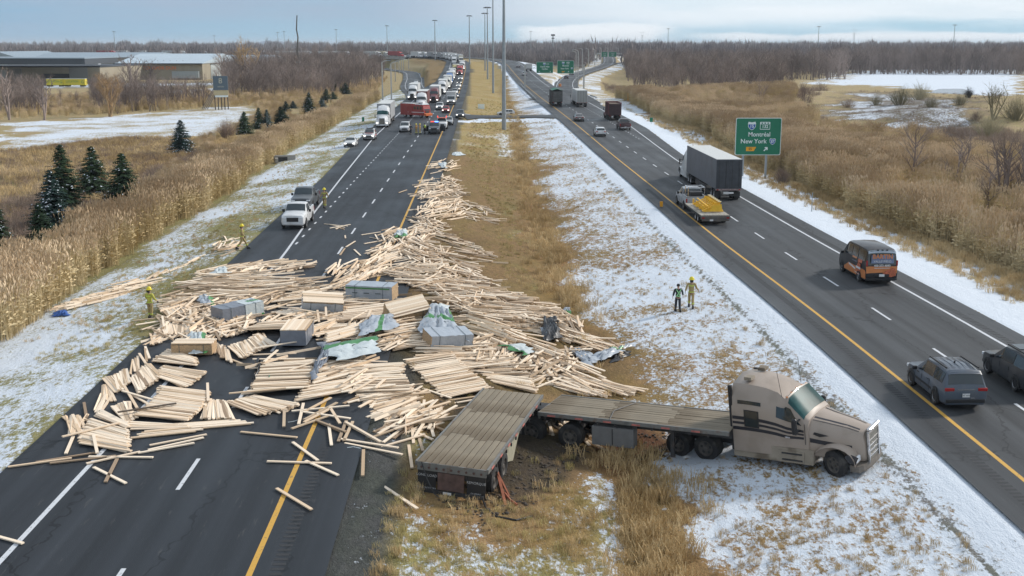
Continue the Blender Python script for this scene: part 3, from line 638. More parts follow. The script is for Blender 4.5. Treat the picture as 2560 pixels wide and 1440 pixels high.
def belt(side,d0,d1,Y0,Y1,n,sc,ni,seed,tall=99,short=1):
    """along a road edge, d metres outside the pavement"""
    r=np.random.default_rng(seed); rd=ROADS[side]; sgn=-1 if side=='northbound_road' else 1; out=[]
    for _ in range(n):
        Y=math.exp(r.uniform(math.log(Y0),math.log(Y1))) if Y0>0 else r.uniform(Y0,Y1); i=int(np.argmin(abs(rd['sp'][:,1]-Y))); e=rd['a'][i] if sgn<0 else rd['b'][i]; d=(d0(Y) if callable(d0) else d0)+ (r.random()**.8)*((d1(Y) if callable(d1) else d1)-(d0(Y) if callable(d0) else d0)); 
        d+=1.2*(vnoise(np.array([Y/7.]),np.array([3.]),9)[0]-.5)
        x=rd['sp'][i,0]+rd['n'][i,0]*(e+sgn*d); y=Y+rd['n'][i,1]*(e+sgn*d); out.append((x,y,hz(x,y),r.uniform(0,6.28),sc*r.uniform(.75,1.2)*(short if d-(d0(Y) if callable(d0) else d0)>tall else 1),r.integers(0,ni)))
    return out
dl0=lambda Y:np.interp(Y,[40,60,90,150,230,300],[8.5,9.3,10.5,10.5,9.5,9]); 
pts=belt('northbound_road',dl0,lambda Y:dl0(Y)+np.interp(Y,[50,100,140,200,300],[5,6,10,18,20]),46,330,3400,1.,5,1,4.5,.52)
dr0=lambda Y:np.interp(Y,[60,80,110,130,200,300],[10.5,9.8,8.8,10,10,8.5])
pts+=belt('southbound_road',dr0,lambda Y:dr0(Y)+np.interp(Y,[60,100,200,300],[20,26,14,8]),62,330,5200,1.05,5,2)
kind(scatter('reed_bed',keep(pts),rp),'stuff')
pts=fill([(640,250),(940,200),(1000,190),(940,250),(780,330),(690,345),(640,320)],1500,.5,5,filt=far_enough,seed=4)+fill([(270,240),(640,232),(900,215),(640,262),(560,270),(330,282),(0,300),(0,255)],1400,.6,5,seed=5)
pts+=fill([(1680,240),(1960,232),(2040,330),(2300,352),(2560,430),(2560,560),(2200,420),(1960,330),(1740,300)],1400,.85,5,seed=6,filt=far_enough)+fill([(1640,245),(1760,250),(2000,300),(1980,330),(1700,300)],500,.8,5,seed=7,filt=far_enough)
kind(scatter('sparse_reeds',keep(pts),rp),'stuff')
# --- low brush and field weeds
bp=[]
for s in range(4):
    rd=random.Random(s+50); V=[];Fc=[]
    for i in range(26):
        a=rd.uniform(0,6.28); twigs(V,Fc,Vector((rd.gauss(0,.5),rd.gauss(0,.5),-.1)),Vector((math.cos(a)*.4,math.sin(a)*.4,1)).normalized(),rd.uniform(.5,.9),.016,1,rd,.4,3,.7,(1,2))
    bp.append(raw('brush_clump',V,Fc,M_brush,coll=PROTO))
gp=[reed(s+90,34,.75,.55,.03,False,[M_tuft,M_plume],.3) for s in range(3)]
gg=[reed(s+95,30,.40,.45,.025,False,[M_tuftg,M_plume],.35) for s in range(2)]
pts=fill([(0,520),(350,470),(470,390),(700,345),(500,440),(240,560),(0,660)],1500,1.,4,seed=11)+fill([(0,380),(300,345),(480,345),(470,420),(350,470),(0,540)],900,.8,4,seed=12)+fill([(1500,210),(1640,235),(1780,250),(2040,250),(2040,330),(1900,310),(1640,275),(1560,250)],900,1.1,4,seed=13,filt=far_enough)+fill([(2050,330),(2560,340),(2560,470),(2300,430)],900,1.1,4,seed=14)
pts+=fill([(2120,235),(2540,235),(2540,340),(2120,320)],420,.5,4,seed=15)
kind(scatter('low_brush',keep(pts,8),bp),'stuff')
pts=fill([(0,380),(300,345),(560,345),(700,340),(470,420),(240,560),(0,560)],2600,.9,3,seed=21)
def in_med(lo,hi,Y0,Y1,n,sc,ni,seed,off=0,lat=None):
    r=np.random.default_rng(seed); o=[]
    for _ in range(n):
        Y=Y0*(Y1/Y0)**r.random(); xc_=float(np.interp(Y,[-60,35,85,140,240,400],[5.2,4.8,2.9,1.6,1.,-3])); x=xc_+(r.uniform(lo,hi) if hi-lo>3 else r.normal(0,(hi-lo)*.36)+1.3*(float(vnoise(np.array([Y/5.]),np.array([2.]),8)[0])-.5)); o.append((x,Y,hz(x,Y),r.uniform(0,6.28),sc*r.uniform(.6,1.25),off+r.integers(0,ni)))
    return o
pts+=in_med(-1.1,1.0,28,330,1150,.66,3,31)+in_med(-9,-1,28,240,1000,.38,3,32)+in_med(1,9.5,28,240,1500,.24,3,33)
pts+=belt('northbound_road',1,8,60,240,600,.24,3,34)+belt('southbound_road',4,9,60,260,1500,.5,3,35)+belt('southbound_road',8,9.5,60,260,800,.8,3,36)
LZ=[PZ(a,b,-.8) for a,b in ((0,1240),(0,800),(150,740),(420,620),(620,590),(900,540),(1060,380),(1160,380),(1240,560),(1260,700),(1480,780),(1620,890),(1640,1010),(1870,1000),(1900,1110),(2260,1110),(2260,1230),(1640,1160),(1640,1100),(1420,1110),(1330,1240),(1200,1280),(1030,1240),(800,1300))]
def off_load(pts):
    a=np.array(pts); k=inpoly(LZ,a[:,0],a[:,1]); r=np.random.default_rng(8).random(len(a))<.06; left=(a[:,0]<-20)&(a[:,1]>50); return [q for q,b,c,l in zip(pts,k,r,left) if (not b) or c or l]
kind(scatter('dry_grass',off_load(pts),gp),'stuff')
pts=in_med(-9,-2,28,330,2000,.42,2,41)+belt('northbound_road',.5,5,55,110,600,.34,2,42)
kind(scatter('green_grass',off_load(pts),gg),'stuff')
# --- woods: masses of bare trees
wp=[]
for s in range(5):
    TV,TF,V,Fc=baretree(s+200,10.5,.13,4,.5,(2,4),multi=2,thick=1.2); k=len(TV); wp.append(raw('wood_tree',TV+V,TF+[tuple(i+k for i in f) for f in Fc],M_bark,coll=PROTO))
wf=[]
for s in range(4):        # coarser crown for the far woods
    rd=random.Random(s+300); V=[];Fc=[]
    for i in range(120):
        a=rd.uniform(0,6.28); q=3.2*math.sqrt(rd.random()); z=rd.uniform(0,.75); hh=11*(1-.35*(q/3.2)**2)*rd.uniform(.75,1.05)
        x,y=q*math.cos(a),q*math.sin(a); w=rd.uniform(.12,.34); b=rd.uniform(0,3.14); n0=len(V); z0=hh*z; z1=hh*min(1,z+rd.uniform(.2,.45)); lx,ly=rd.gauss(0,.5),rd.gauss(0,.5)
        V+=[(x-w*math.cos(b),y-w*math.sin(b),z0),(x+w*math.cos(b),y+w*math.sin(b),z0),(x+lx,y+ly,z1)]; Fc.append((n0,n0+1,n0+2))
    wf.append(raw('far_tree',V,Fc,M_dark,coll=PROTO))
pts=[]
pts+=fill([(560,236),(940,222),(985,170),(930,150),(560,165)],1500,.95,5,seed=51,filt=far_enough,z=-1) if False else fill([(560,238),(930,225),(975,175),(930,158),(560,172)],1300,.95,5,seed=51,filt=far_enough)
pts+=fill([(0,292),(330,285),(540,262),(300,240),(0,250)],260,.62,5,seed=52,filt=lambda X,Y:(X/Y*F+1280<120)|(X/Y*F+1280>245))+fill([(0,292),(330,285),(540,262),(300,240),(0,250)],60,.36,5,seed=55)+fill([(520,250),(800,240),(900,228),(640,226)],160,.7,5,seed=53,filt=far_enough)
pts+=fill([(1520,205),(1640,240),(1900,256),(1975,238),(1930,195),(2100,165),(1700,150),(1590,158)],1900,.95,5,seed=54,filt=lambda X,Y:far_enough(X,Y)&~((X/Y*F+1280>1478)&(X/Y*F+1280<1562)&(Y<830)))
rw=np.random.default_rng(71)
for x0,x1,Y0,Y1,n_,sc_ in ((2070,2900,640,760,800,1.35),(1560,2100,540,700,600,1.2)):
    for _ in range(n_):
        Y=rw.uniform(Y0,Y1); X=(rw.uniform(x0,x1)-1280)/F*Y
        if far_enough(np.array([X]),np.array([Y]))[0]: pts.append((X,Y,hz(X,Y),rw.uniform(0,6.28),sc_*rw.uniform(.65,1.2),rw.integers(0,5)))
kind(scatter('bare_wood',pts,wp),'stuff')
pts=[]
def farfill(x0,x1,Y0,Y1,n,sc,seed,zf=0):
    r=np.random.default_rng(seed); o=[]
    for _ in range(n):
        Y=Y0+(Y1-Y0)*r.random(); X=(r.uniform(x0,x1)-1280)/F*Y; o.append((X,Y,float(hz(X,Y)) if Y<1900 else 1.,r.uniform(0,6.28),sc*(.62+.75*r.random()**1.3)*(1+.5*(vnoise(np.array([X/35.]),np.array([Y/60.]),3)[0]-.5)),r.integers(0,4)))
    o=[q for q in o if not(1478<1280+q[0]/q[1]*F<1566 and q[1]<830)]
    o=[q for q,k in zip(o,far_enough(np.array([q[0] for q in o]),np.array([q[1] for q in o]))) if k]; return o
pts+=farfill(1440,2900,760,1150,2600,1.25,61)+farfill(2080,2900,760,900,700,1.2,62)+farfill(1250,1520,900,1500,900,1.05,63)+farfill(1560,2100,700,900,800,1.1,67)
pts+=farfill(-500,1250,1150,1900,3000,1.3,64)+farfill(-500,700,760,1100,1500,1.0,65)+farfill(1250,3200,1200,2400,3500,1.5,66)+farfill(-600,3200,2300,3600,5000,1.8,68)
kind(scatter('far_woods',pts,wf),'stuff')
# --- conifers
def spruce(seed,h,rb,m_,snow=.12,dens=1.):
    rd=random.Random(seed); mb=MB(); mb.tube((0,0,-.2),(0,0,h*.96),h*.018,.02,6); V=[];Fc=[];SV=[];SF=[]
    n=int(h*13*dens)
    for i in range(n):
        f=(i+rd.random())/n; z=h*(.06+.93*f); L0=rb*(1-f)**.82*rd.uniform(.72,1.12)+.1
        for k in range(6 if f<.8 else 4):
            a=rd.uniform(0,6.28); L=L0*rd.uniform(.75,1.1); dr=-.22-.1*(1-f); nn=max(4,int(L/.16)); c,s=math.cos(a),math.sin(a)
            for j in range(nn):
                g=(j+.5)/nn; x,y=c*L*g,s*L*g; zz_=z+dr*L*g+.12*L*g*g; wl_=(.14+.34*(1-g)*L*.6)
                for sd_ in(-1,1):
                    b=a+sd_*rd.uniform(.6,1.2); n0=len(V); e=wl_*rd.uniform(.7,1.2); V+=[(x,y,zz_),(x+math.cos(b)*e*.6-.06*s,y+math.sin(b)*e*.6+.06*c,zz_-.05),(x+math.cos(b)*e,y+math.sin(b)*e,zz_-.04-rd.random()*.12),(x+.12*c,y+.12*s,zz_-.13)]; Fc.append((n0,n0+1,n0+2,n0+3))
                    if rd.random()<snow*.22 and g>.35: m0=len(SV); SV+=[(vx,vy,vz+.03) for vx,vy,vz in V[n0:n0+4]]; SF.append((m0,m0+1,m0+2,m0+3))
    return mb,V,Fc,SV,SF
SPT={}
def put_spruce(px,py,ytop,hw,label,m_,snow,seed,nm='spruce_tree'):
    g=G(px,py); D=g.y; h=H_at(0,ytop,D)-g.z; rb=hw*1.6*D/F; h*=1.17; key=(seed%3,m_.name,snow)
    if key not in SPT: SPT[key]=spruce(seed%3+1,7,2.3,m_,snow)
    mb,V,Fc,SV,SF=SPT[key]; o=thing(nm,label,'spruce tree',(g.x,D,g.z-.05),seed*1.3,'spruces among the reeds and brush')
    if key+('m',) not in SPT:
        a=mb.build('trunk',M_bark,o,smooth=50); b=raw('crown',V,Fc,m_); b.parent=o; c=None
        if SV: c=raw('snow_on_branches',SV,SF,M_snowp); c.parent=o; kind(c,'stuff')
        SPT[key+('m',)]=(a,b,c)
    else:
        for q in SPT[key+('m',)]:
            if q: w_=q.copy(); COL.objects.link(w_); w_.parent=o
    k=h/7; o.scale=(rb/2.3,rb/2.3,k)
sp=[(105,622,515,36,'small dark spruce in front of the tall blue one at the left edge',M_pine,.10),(135,578,438,48,'tall snow-dusted blue spruce behind a darker small one, far left',M_pineb,.3),
(162,522,375,44,'tall dark spruce behind and right of the blue one, far left group',M_pine,.05),(236,492,375,42,'dark spruce in the middle of the near-left group',M_pine,.08),(312,516,393,46,'wide dark spruce on the right end of the near-left group',M_pine,.08),
(455,388,305,29,'lone snowy blue spruce standing apart above the brown brush',M_pineb,.35),(612,335,280,20,'dark spruce just right of the brownish bush',M_pine,.1),(648,322,270,15,'slim dark spruce left of its blue neighbour',M_pine,.1),(668,322,274,15,'slim blue spruce touching a dark one on its left',M_pineb,.2),
(703,309,266,21,'broad dark spruce leaning over the reed slope',M_pine,.05),(715,279,251,12,'small spruce behind the broad dark one',M_pine,.1),(733,271,249,9,'smallest spruce between two bigger ones',M_pineb,.1),(773,284,233,16,'bushy solitary spruce in the brown reed field',M_pine,.15),
(805,270,243,11,'low spruce at the foot of the paired spruces',M_pineb,.25),(816,256,222,14,'taller of the paired spruces in the far row',M_pine,.15),(833,248,227,10,'small spruce right of the paired ones',M_pine,.1),(841,228,197,12,'dark spruce against the bare wood',M_pine,.0),(864,235,207,13,'farthest right spruce of the far row with level branches',M_pine,.1),(-6,610,500,30,'dark spruce cut by the left edge of the picture',M_pine,.1)]
for i,(a,b,c,d,l,m_,sn) in enumerate(sp): put_spruce(a,b,c,d,l,m_,sn,i)
# --- trees and shrubs one can tell apart
def put_tree(px,py,ytop,label,m_,seed,multi=1,depth=4,spread=.45,nb=(2,4),r=.10,nm='bare_tree',cat='bare tree',grp='bare trees and shrubs standing apart'):
    g=G(px,py); h=H_at(0,ytop,g.y)-g.z; TV,TF,V,Fc=baretree(seed,h,r*h/6,depth,spread,nb,multi); o=thing(nm,label,cat,(g.x,g.y,g.z),0,grp)
    a=raw('trunk',TV,TF,m_); a.parent=o; b=raw('crown',V,Fc,m_); b.parent=o; return o
tr=[(2279,470,312,'thin bare tree left of the double one on the right bank, beside the road sign',M_bark,1,.4),(2389,474,318,'forked bare tree with two upright limbs in the reeds',M_bark,2,.45),(2362,479,395,'low bare sapling leaning against the forked tree',M_bark,1,.5),
(2465,540,395,'slender bare tree with a leaning stem in the right reeds',M_bark,1,.35),(2507,530,325,'dense many-stemmed bare tree near the right edge',M_bark,4,.4),(2552,542,345,'bare tree cut by the right edge of the picture',M_bark,2,.4),
(275,292,178,'round orange-brown willow in front of the warehouse',M_bark2,5,.6),(112,300,175,'dark bare tree before the yellow trailers at the left',M_bark,2,.5),(22,300,170,'bare tree at the left edge before the warehouse wall',M_bark,2,.5),(328,232,128,'tall grey bare tree beside the willow',M_bark,3,.5),(372,230,138,'bare tree in front of the pale warehouse wall',M_bark,2,.5),
(560,210,125,'bare tree behind the billboard tower',M_bark,2,.5),(605,215,98,'tall fine-twigged tree that tops the horizon left of the mast',M_bark2,4,.5),(2480,300,205,'grey-green willow on the far right bank',M_olive,5,.6),
(1900,262,200,'leafless grey shrub-tree on the near edge of the right wood',M_brush,5,.55),(2010,265,200,'round grey bush right of the wood',M_brush,5,.55),(1810,235,165,'tall bare tree at the front of the right wood',M_bark,3,.5),(1690,225,150,'slim bare tree left of the front of the right wood',M_bark,2,.5),
(1440,236,0,'',None,0,0)]
for i,(a,b,c,l,m_,mu,spd) in enumerate(tr):
    if m_: put_tree(a,b,c,l,m_,400+i,mu,5 if b>280 and i<7 else 4,spd,(2,4) if i<6 else (3,4),r=.15)
def put_shrub(px,py,ytop,hw,label,m_,seed,snow=False):
    g=G(px,py); h=H_at(0,ytop,g.y)-g.z; rb=hw*g.y/F; rd=random.Random(seed); V=[];Fc=[]
    for i in range(80):
        a=rd.uniform(0,6.28); q=rd.random(); twigs(V,Fc,Vector((math.cos(a)*rb*.35*q,math.sin(a)*rb*.35*q,-.1)),Vector((math.cos(a)*q*rb/h*1.5,math.sin(a)*q*rb/h*1.5,1)).normalized(),h*.42*rd.uniform(.7,1.1)*(1-.3*q),.03*h/3,3,rd,.4,3,.7,(2,3),.1)
    o=thing('shrub',label,'shrub',(g.x,g.y,g.z),0,'bushes standing apart in the brush'); b=raw('branches',V,Fc,m_); b.parent=o
sh=[(566,348,276,32,'brownish bushy shrub left of the dark spruces',M_brush),(2250,262,195,44,'olive bush on the snowy slope left of the pond',M_olive),(2330,268,225,26,'lower green-grey bush at the pond',M_olive),(2190,262,222,28,'pale olive bush on the mound',M_olive),
(1695,262,225,24,'rust-red shrub in the right field',M_rust),(1730,270,243,30,'low rust-brown shrub beside the redder one',M_rust),(2470,345,262,46,'dark green shrub on the right bank above the bare trees',M_olive),(2050,235,190,36,'grey-brown bush beside the snowy pit',M_brush),(1770,238,190,28,'brown bush at the foot of the right wood',M_brush),
(2300,250,190,34,'grey-green bush on the snowy slope beside the olive one',M_olive),(2120,268,232,30,'grey thicket at the left end of the snowy bank',M_brush),(2400,262,215,30,'olive willow bush right of the pond',M_olive),(2540,300,215,60,'big olive willow at the right edge above the bare trees',M_olive),(2440,300,262,26,'small brown bush on the snowy bank',M_brush),(2420,250,205,12,'black stump of roots at the pond edge',mat('charred_root',(.02,.018,.018),.9)),(1955,460,395,26,'tan shrub behind the right post of the big sign',M_brush),(2130,345,290,40,'brown brush clump on the slope right of the sign',M_brush),(380,560,498,34,'purple-brown brush in front of the near spruces',M_brush),(1470,1165,1120,12,'',None)]
for i,(a,b,c,d,l,m_) in enumerate(sh):
    if m_: put_shrub(a,b,c,d,l,m_,600+i)
# ------------------------------------------------------------------ vehicles
def ring(y,zt,wb,wr,zb,z0,W_,H_):
    w=W_/2; wb*=w; wr*=w; zt*=H_; zb*=H_; zm=z0+(zb-z0)*.5
    h=[(0,z0),(wb*.86,z0),(wb*.97,z0+.10),(wb*1.0,zm),(wb*.965,zb),(wr,zt-.035*H_ if zt-zb>.1 else (zt+zb)/2+.02),(wr*.82,zt-.004*H_),(0,zt+.008*H_)]
    r=[(x,y,z) for x,z in h]+[(-x,y,z) for x,z in h[-2:0:-1]]
    return r
PROF={
'suv':[(-.5,.50,.88,.80,.44,.30),(-.488,.62,.95,.84,.57,.24),(-.43,.955,.97,.75,.61,.2),(-.2,1.0,1,.77,.59,.2),(.03,.985,1,.77,.575,.2),(.225,.625,.99,.80,.56,.2),(.40,.575,.95,.80,.53,.2),(.475,.52,.86,.72,.47,.22),(.5,.40,.78,.64,.36,.28)],
'hatch':[(-.5,.50,.86,.78,.44,.30),(-.485,.64,.94,.82,.58,.24),(-.38,.95,.97,.72,.62,.2),(-.12,1.0,1,.75,.6,.2),(.08,.97,1,.75,.58,.2),(.28,.63,.98,.80,.56,.2),(.41,.56,.94,.80,.52,.2),(.475,.50,.86,.70,.45,.22),(.5,.40,.78,.62,.35,.28)],
'sedan':[(-.5,.50,.84,.76,.44,.30),(-.485,.67,.92,.80,.60,.24),(-.35,.71,.97,.78,.64,.2),(-.17,.965,1,.70,.65,.2),(.02,1,1,.72,.64,.2),(.09,.975,1,.71,.63,.2),(.27,.68,.98,.80,.61,.2),(.42,.60,.93,.78,.55,.2),(.48,.53,.84,.70,.46,.22),(.5,.40,.76,.6,.35,.28)],
'pickup':[(-.5,.62,.95,.93,.58,.45),(-.495,.64,.97,.95,.61,.42),(-.14,.655,.99,.96,.63,.32),(-.115,.97,.985,.76,.63,.32),(.02,1,.99,.79,.62,.32),(.10,.975,.99,.78,.615,.32),(.215,.68,.99,.86,.60,.32),(.42,.63,.97,.86,.57,.32),(.485,.59,.92,.80,.52,.32),(.5,.46,.86,.74,.42,.4)],
'van':[(-.5,.32,.93,.90,.28,.30),(-.496,.52,.97,.94,.50,.25),(-.475,.93,.97,.83,.58,.22),(-.42,.985,.98,.83,.58,.22),(-.1,1,1,.84,.57,.2),(.14,.985,1,.83,.565,.2),(.20,.95,1,.82,.56,.2),(.345,.60,.98,.84,.54,.2),(.46,.54,.93,.80,.48,.22),(.5,.40,.86,.74,.34,.28)],
}
DIM={'suv':(4.6,1.88,1.68),'hatch':(4.2,1.78,1.50),'sedan':(4.7,1.82,1.45),'pickup':(5.8,2.02,1.92),'van':(5.1,2.0,1.98)}
def sampler(rings):
    A=np.array(rings); n=A.shape[1]
    def S(s,u):
        i=int(min(max(math.floor(s),0),len(A)-2)); f=s-i; u=u%n; j=int(math.floor(u)); g=u-j; j2=(j+1)%n
        p=(A[i,j]*(1-f)+A[i+1,j]*f)*(1-g)+(A[i,j2]*(1-f)+A[i+1,j2]*f)*g; return p
    return S
def panel(mb,S,s0,s1,u0,u1,off=.012,ns=3,nu=4,su=None):
    """patch lying on a lofted body, off metres proud; su(t) may shift the s range along u"""
    n0=len(mb.v); e=.02
    for a in range(ns+1):
        for b in range(nu+1):
            u=u0+(u1-u0)*b/nu; lo,hi=(s0,s1) if su is None else su((b/nu)); s=lo+(hi-lo)*a/ns
            p=S(s,u); ds=S(min(s+e,1e9),u)-S(s-e,u); du=S(s,u+e)-S(s,u-e); n=np.cross(ds,du); L=np.linalg.norm(n); n=n/L if L>1e-9 else np.array((0,0,1.))
            if np.dot(n,p-np.array((0,p[1],.7)))<0: n=-n
            mb.v.append(tuple(p+n*off))
    for a in range(ns):
        for b in range(nu):
            i=n0+a*(nu+1)+b; mb.f.append((i,i+1,i+nu+2,i+nu+1))
    return mb
def wheel(o,x,y,r,w,detail=2,steer=0.,rimm=None):
    sg=1 if x>0 else -1; tw=bpy.data.objects.new('wheel',None); 
    prof=[(-w/2,r*.62),(-w/2,r*.93),(-w/2+.03,r),(w/2-.03,r),(w/2,r*.93),(w/2,r*.62),(w/2-.03,r*.60)]
    m=MB().lathe((0,0,0),(sg,0,0),prof,20 if detail>1 else 12); 
    t_=m.build('wheel' if detail<2 else 'tyre',M_tyre,None,smooth=40)
    t_.parent=o; t_.location=(x,y,r); t_.rotation_euler=(0,0,steer)
    if detail<2:
        return t_
    t_.name='wheel'
    m=MB().lathe((0,0,0),(sg,0,0),[(w/2-.035,r*.63),(w/2-.01,r*.60),(w/2-.06,r*.54),(w/2-.07,r*.2),(w/2-.03,r*.16),(w/2-.03,0.001)],18); rm=m.build('rim',rimm or M_rim,t_,smooth=40)
    ro=None
    for k in range(5):
        a=k/5*6.283+.3
        if ro is None: ro=MB().prism([(math.cos(d)*r*q,math.sin(d)*r*q) for d,q in((-.2,.52),(.2,.52),(.35,.3),(-.35,.3))],'x',sg*(w/2-.068),sg*(w/2-.062)).build('rim_opening',M_black,t_); q_=ro
        else: q_=ro.copy(); COL.objects.link(q_); q_.parent=t_
        q_.rotation_euler=(a,0,0)
    return t_
def arch(m,x,y,r,sg):
    """dark wheel housing"""
    pts=[(y+math.cos(a)*r*1.17,max(r+math.sin(a)*r*1.17,.18)) for a in [math.pi*(k/12)*1.25-.125*math.pi for k in range(13)]]
    m.prism(pts,'x',x-sg*.22,x+sg*.006)
def vehicle(name,label,cat,kind_,col,loc,rz,group=None,lod=2,glass=None,lit=False,rails=False,plate=True,dims=None,extras=None,group_none=False,mirror=True,body_name='body'):
    L,W_,H_=dims or DIM[kind_]; o=thing(name,label,cat,loc,rz,group); gl=glass or M_glass
    rings=[ring(fy*L,zt,wb,wr,zb,z0,W_,H_) for fy,zt,wb,wr,zb,z0 in PROF[kind_]]; S=sampler(rings); NS=len(rings)
    P_=[paint(*col) if isinstance(col,tuple) else col][0]
    MB().loft(rings).build(body_name,P_,o,smooth=38)
    r=.36 if kind_ in('suv','van') else (.40 if kind_=='pickup' else .33); yf,yr=L*.305,-L*.29
    if kind_=='pickup': yf,yr=L*.33,-L*.31
    for sg in(-1,1):
        for y in(yf,yr): am=MB(); arch(am,sg*W_/2*.985,y,r,sg); am.build('wheel_housing',M_black,o)
    for sg in(-1,1):
        for y in(yf,yr): wheel(o,sg*(W_/2-.10),y,r,.24,lod)
    # glass
    ws,rw,sides={'suv':(4,1,[(2.12,2.95),(3.02,3.98)]),'hatch':(4,1,[(2.1,2.95),(3.02,3.98)]),'sedan':(5,2,[(3.05,3.98),(4.03,4.95)]),'pickup':(5,2,[(3.08,3.98),(4.03,4.95)]),'van':(6,1,[(2.3,3.6),(3.7,4.35),(4.42,5.9)] )}[kind_]
    panel(MB(),S,ws+.08,ws+.93,5.25,8.75,ns=3,nu=6).build('windshield',gl,o,smooth=60)
    a,b=(rw+.15,rw+.85) if kind_!='van' else (1.08,1.86)
    panel(MB(),S,a,b,5.25,8.75,ns=2,nu=6).build('rear_window',gl,o,smooth=60)
    for u0,u1 in((4.12,4.9),(9.1,9.88)):
        for k,(s0,s1) in enumerate(sides): panel(MB(),S,s0,s1,u0,u1,ns=3,nu=1).build('side_window',gl,o)
        top=(u0+.72 if u0<7 else u0+.06)
        f=(lambda t:(ws+.04,ws+.72-.52*t)) if u0<7 else (lambda t:(ws+.04,ws+.2+.52*t))
        panel(MB(),S,0,0,u0,u1,ns=2,nu=3,su=f).build('side_window',gl,o)
    if lod>=1:
        tz=.60*H_ if kind_!='pickup' else .50*H_; 
        for sg in(-1,1):
            if kind_=='van': MB().box((sg*W_*.455,-L*.497,.60*H_),(.09,.09,.34)).build('taillight',M_red,o)
            elif kind_=='pickup': MB().box((sg*W_*.455,-L*.493,.50*H_),(.13,.1,.36)).build('taillight',M_red,o)
            elif kind_=='sedan': MB().box((sg*W_*.36,-L*.492,.56*H_),(.38,.07,.13)).build('taillight',M_red,o)
            else: MB().box((sg*W_*.37,-L*.492,.545*H_),(.40,.09,.14)).build('taillight',M_red,o,bevel=.02)
            MB().box((sg*W_*.345,L*.488,(.43 if kind_!='pickup' else .50)*H_),(.34,.14,.13)).build('headlight',M_headlit if lit else M_head,o,bevel=.02)
        MB().box((0,L*.496,.36*H_ if kind_!='pickup' else .42*H_),(W_*.48,.09,.20 if kind_!='pickup' else .34)).build('grille',M_black,o)
        MB().box((0,L*.490,.235*H_),(W_*.82,.14,.16)).build('front_bumper',M_black if kind_!='pickup' else P_,o,bevel=.03)
        MB().box((0,-L*.493,.25*H_),(W_*.88,.12,.17)).build('rear_bumper',M_black if kind_ not in('pickup',) else M_chrome,o,bevel=.03)
        if plate: MB().box((0,-L*.503,(.40 if kind_!='pickup' else .30)*H_),(.31,.02,.155)).build('licence_plate',M_white,o)
        if mirror:
            for sg in(-1,1): MB().box((sg*(W_/2+.10),L*(.17 if kind_!='van' else .26)*(.6 if kind_ in('pickup','sedan') else 1),.60*H_ if kind_!='pickup' else .66*H_),(.2,.13,.16 if kind_!='pickup' else .24)).build('mirror',M_black,o,bevel=.02)
    if kind_=='pickup':
        MB().box((0,-L*.318,.655*H_+.012),(W_*.80,L*.335,.012)).build('cargo_bed',M_black,o)
        m=MB()
        for sg in(-1,1): m.box((sg*W_*.44,-L*.318,.655*H_+.03),(.1,L*.345,.06))
        m.box((0,-L*.487,.655*H_+.03),(W_*.86,.07,.06)); m.build('bed_rail',P_,o)
    if lod>1 and kind_!='van':
        for sg in(-1,1):
            for k_,fy in enumerate((-.14,.05,.22) if kind_!='pickup' else (-.12,.04,.20)): MB().box((sg*(W_*.4955),fy*L,.40*H_),(.012,.014,.30*H_)).build('door_seam',M_black,o)
    if rails:
        for sg in(-1,1): MB().beam((sg*W_*.36,-L*.38,H_+.03),(sg*W_*.36,L*.02,H_+.03),.05,.06).build('roof_rail',M_black,o)
    if extras: extras(o,S,L,W_,H_,P_)
    return o
def hdg(r,Y,d):
    """heading (rotation about z) of a lane at Y; d=+1 driving away, -1 towards the camera"""
    sp=r['sp']; i=int(np.argmin(abs(sp[:,1]-Y))) if Y<800 else 0; t_=r['t'][i]; a=math.atan2(t_[1],t_[0])-math.pi/2; return a if d>0 else a+math.pi
def at_px(px,py): g=G(px,py); return (g.x,g.y,surf(g.x,g.y))
# --- southbound side: grey crossover in the near lane
def ex_rav(o,S,L,W_,H_,P_):
    panel(MB(),S,1.85,2.12,5.1,8.9,off=.05,ns=1,nu=5).build('rear_spoiler',P_,o,smooth=50)
    MB().box((0,-L*.496,.545*H_),(.75,.05,.05)).build('trim_bar',M_chrome,o)
    text('C47 ANC',.1,(0,-L*.503-.012,.40*H_),(R(90),0,0),M_black,'plate_number',o,depth=.002)
    m=MB(); m.prism([(-.95,H_+.005),(-.80,H_+.005),(-.93,H_+.12)],'x',-.02,.02); m.build('roof_antenna',M_black,o)
    for sg in(-1,1): MB().beam((sg*W_*.493,-L*.2,.34*H_),(sg*W_*.493,L*.2,.34*H_),.03,.10).build('door_cladding',M_black,o)
    for sg in(-1,1):
        for y in(-.02,.22): MB().box((sg*W_*.497,y*L-.35,.52*H_),(.02,.18,.03)).build('door_handle',M_black,o)
    m=MB()
    for x in(-.5,-.25,0,.25,.5): m.beam((x,-1.6,H_+.012),(x,.0,H_+.012),.025,.015)
    m.build('roof_rib',P_,o); MB().box((.28,-L*.502,.33*H_),(.16,.02,.04)).build('badge',M_chrome,o)
g=at_px(2412,1030); vehicle('crossover','dusty dark grey crossover with lit red tail lamps nearest the yellow line at right','car','suv',('slate',(.075,.095,.125)),(g[0]-.1,g[1]+2.2,g[2]),hdg(RR,45,1),rails=True,extras=ex_rav)
g=at_px(2598,1000); vehicle('crossover','black crossover cut by the right edge of the picture, right lane','car','suv',('dark_grey',(.03,.034,.04)),(g[0]+.25,g[1]+2.4,g[2]),hdg(RR,48,1),rails=True,dims=(4.75,1.92,1.72),extras=lambda o,S,L,W_,H_,P_:MB().box((0,-.3,H_+.02),(1.1,.9,.02)).build('sunroof',M_glass,o))
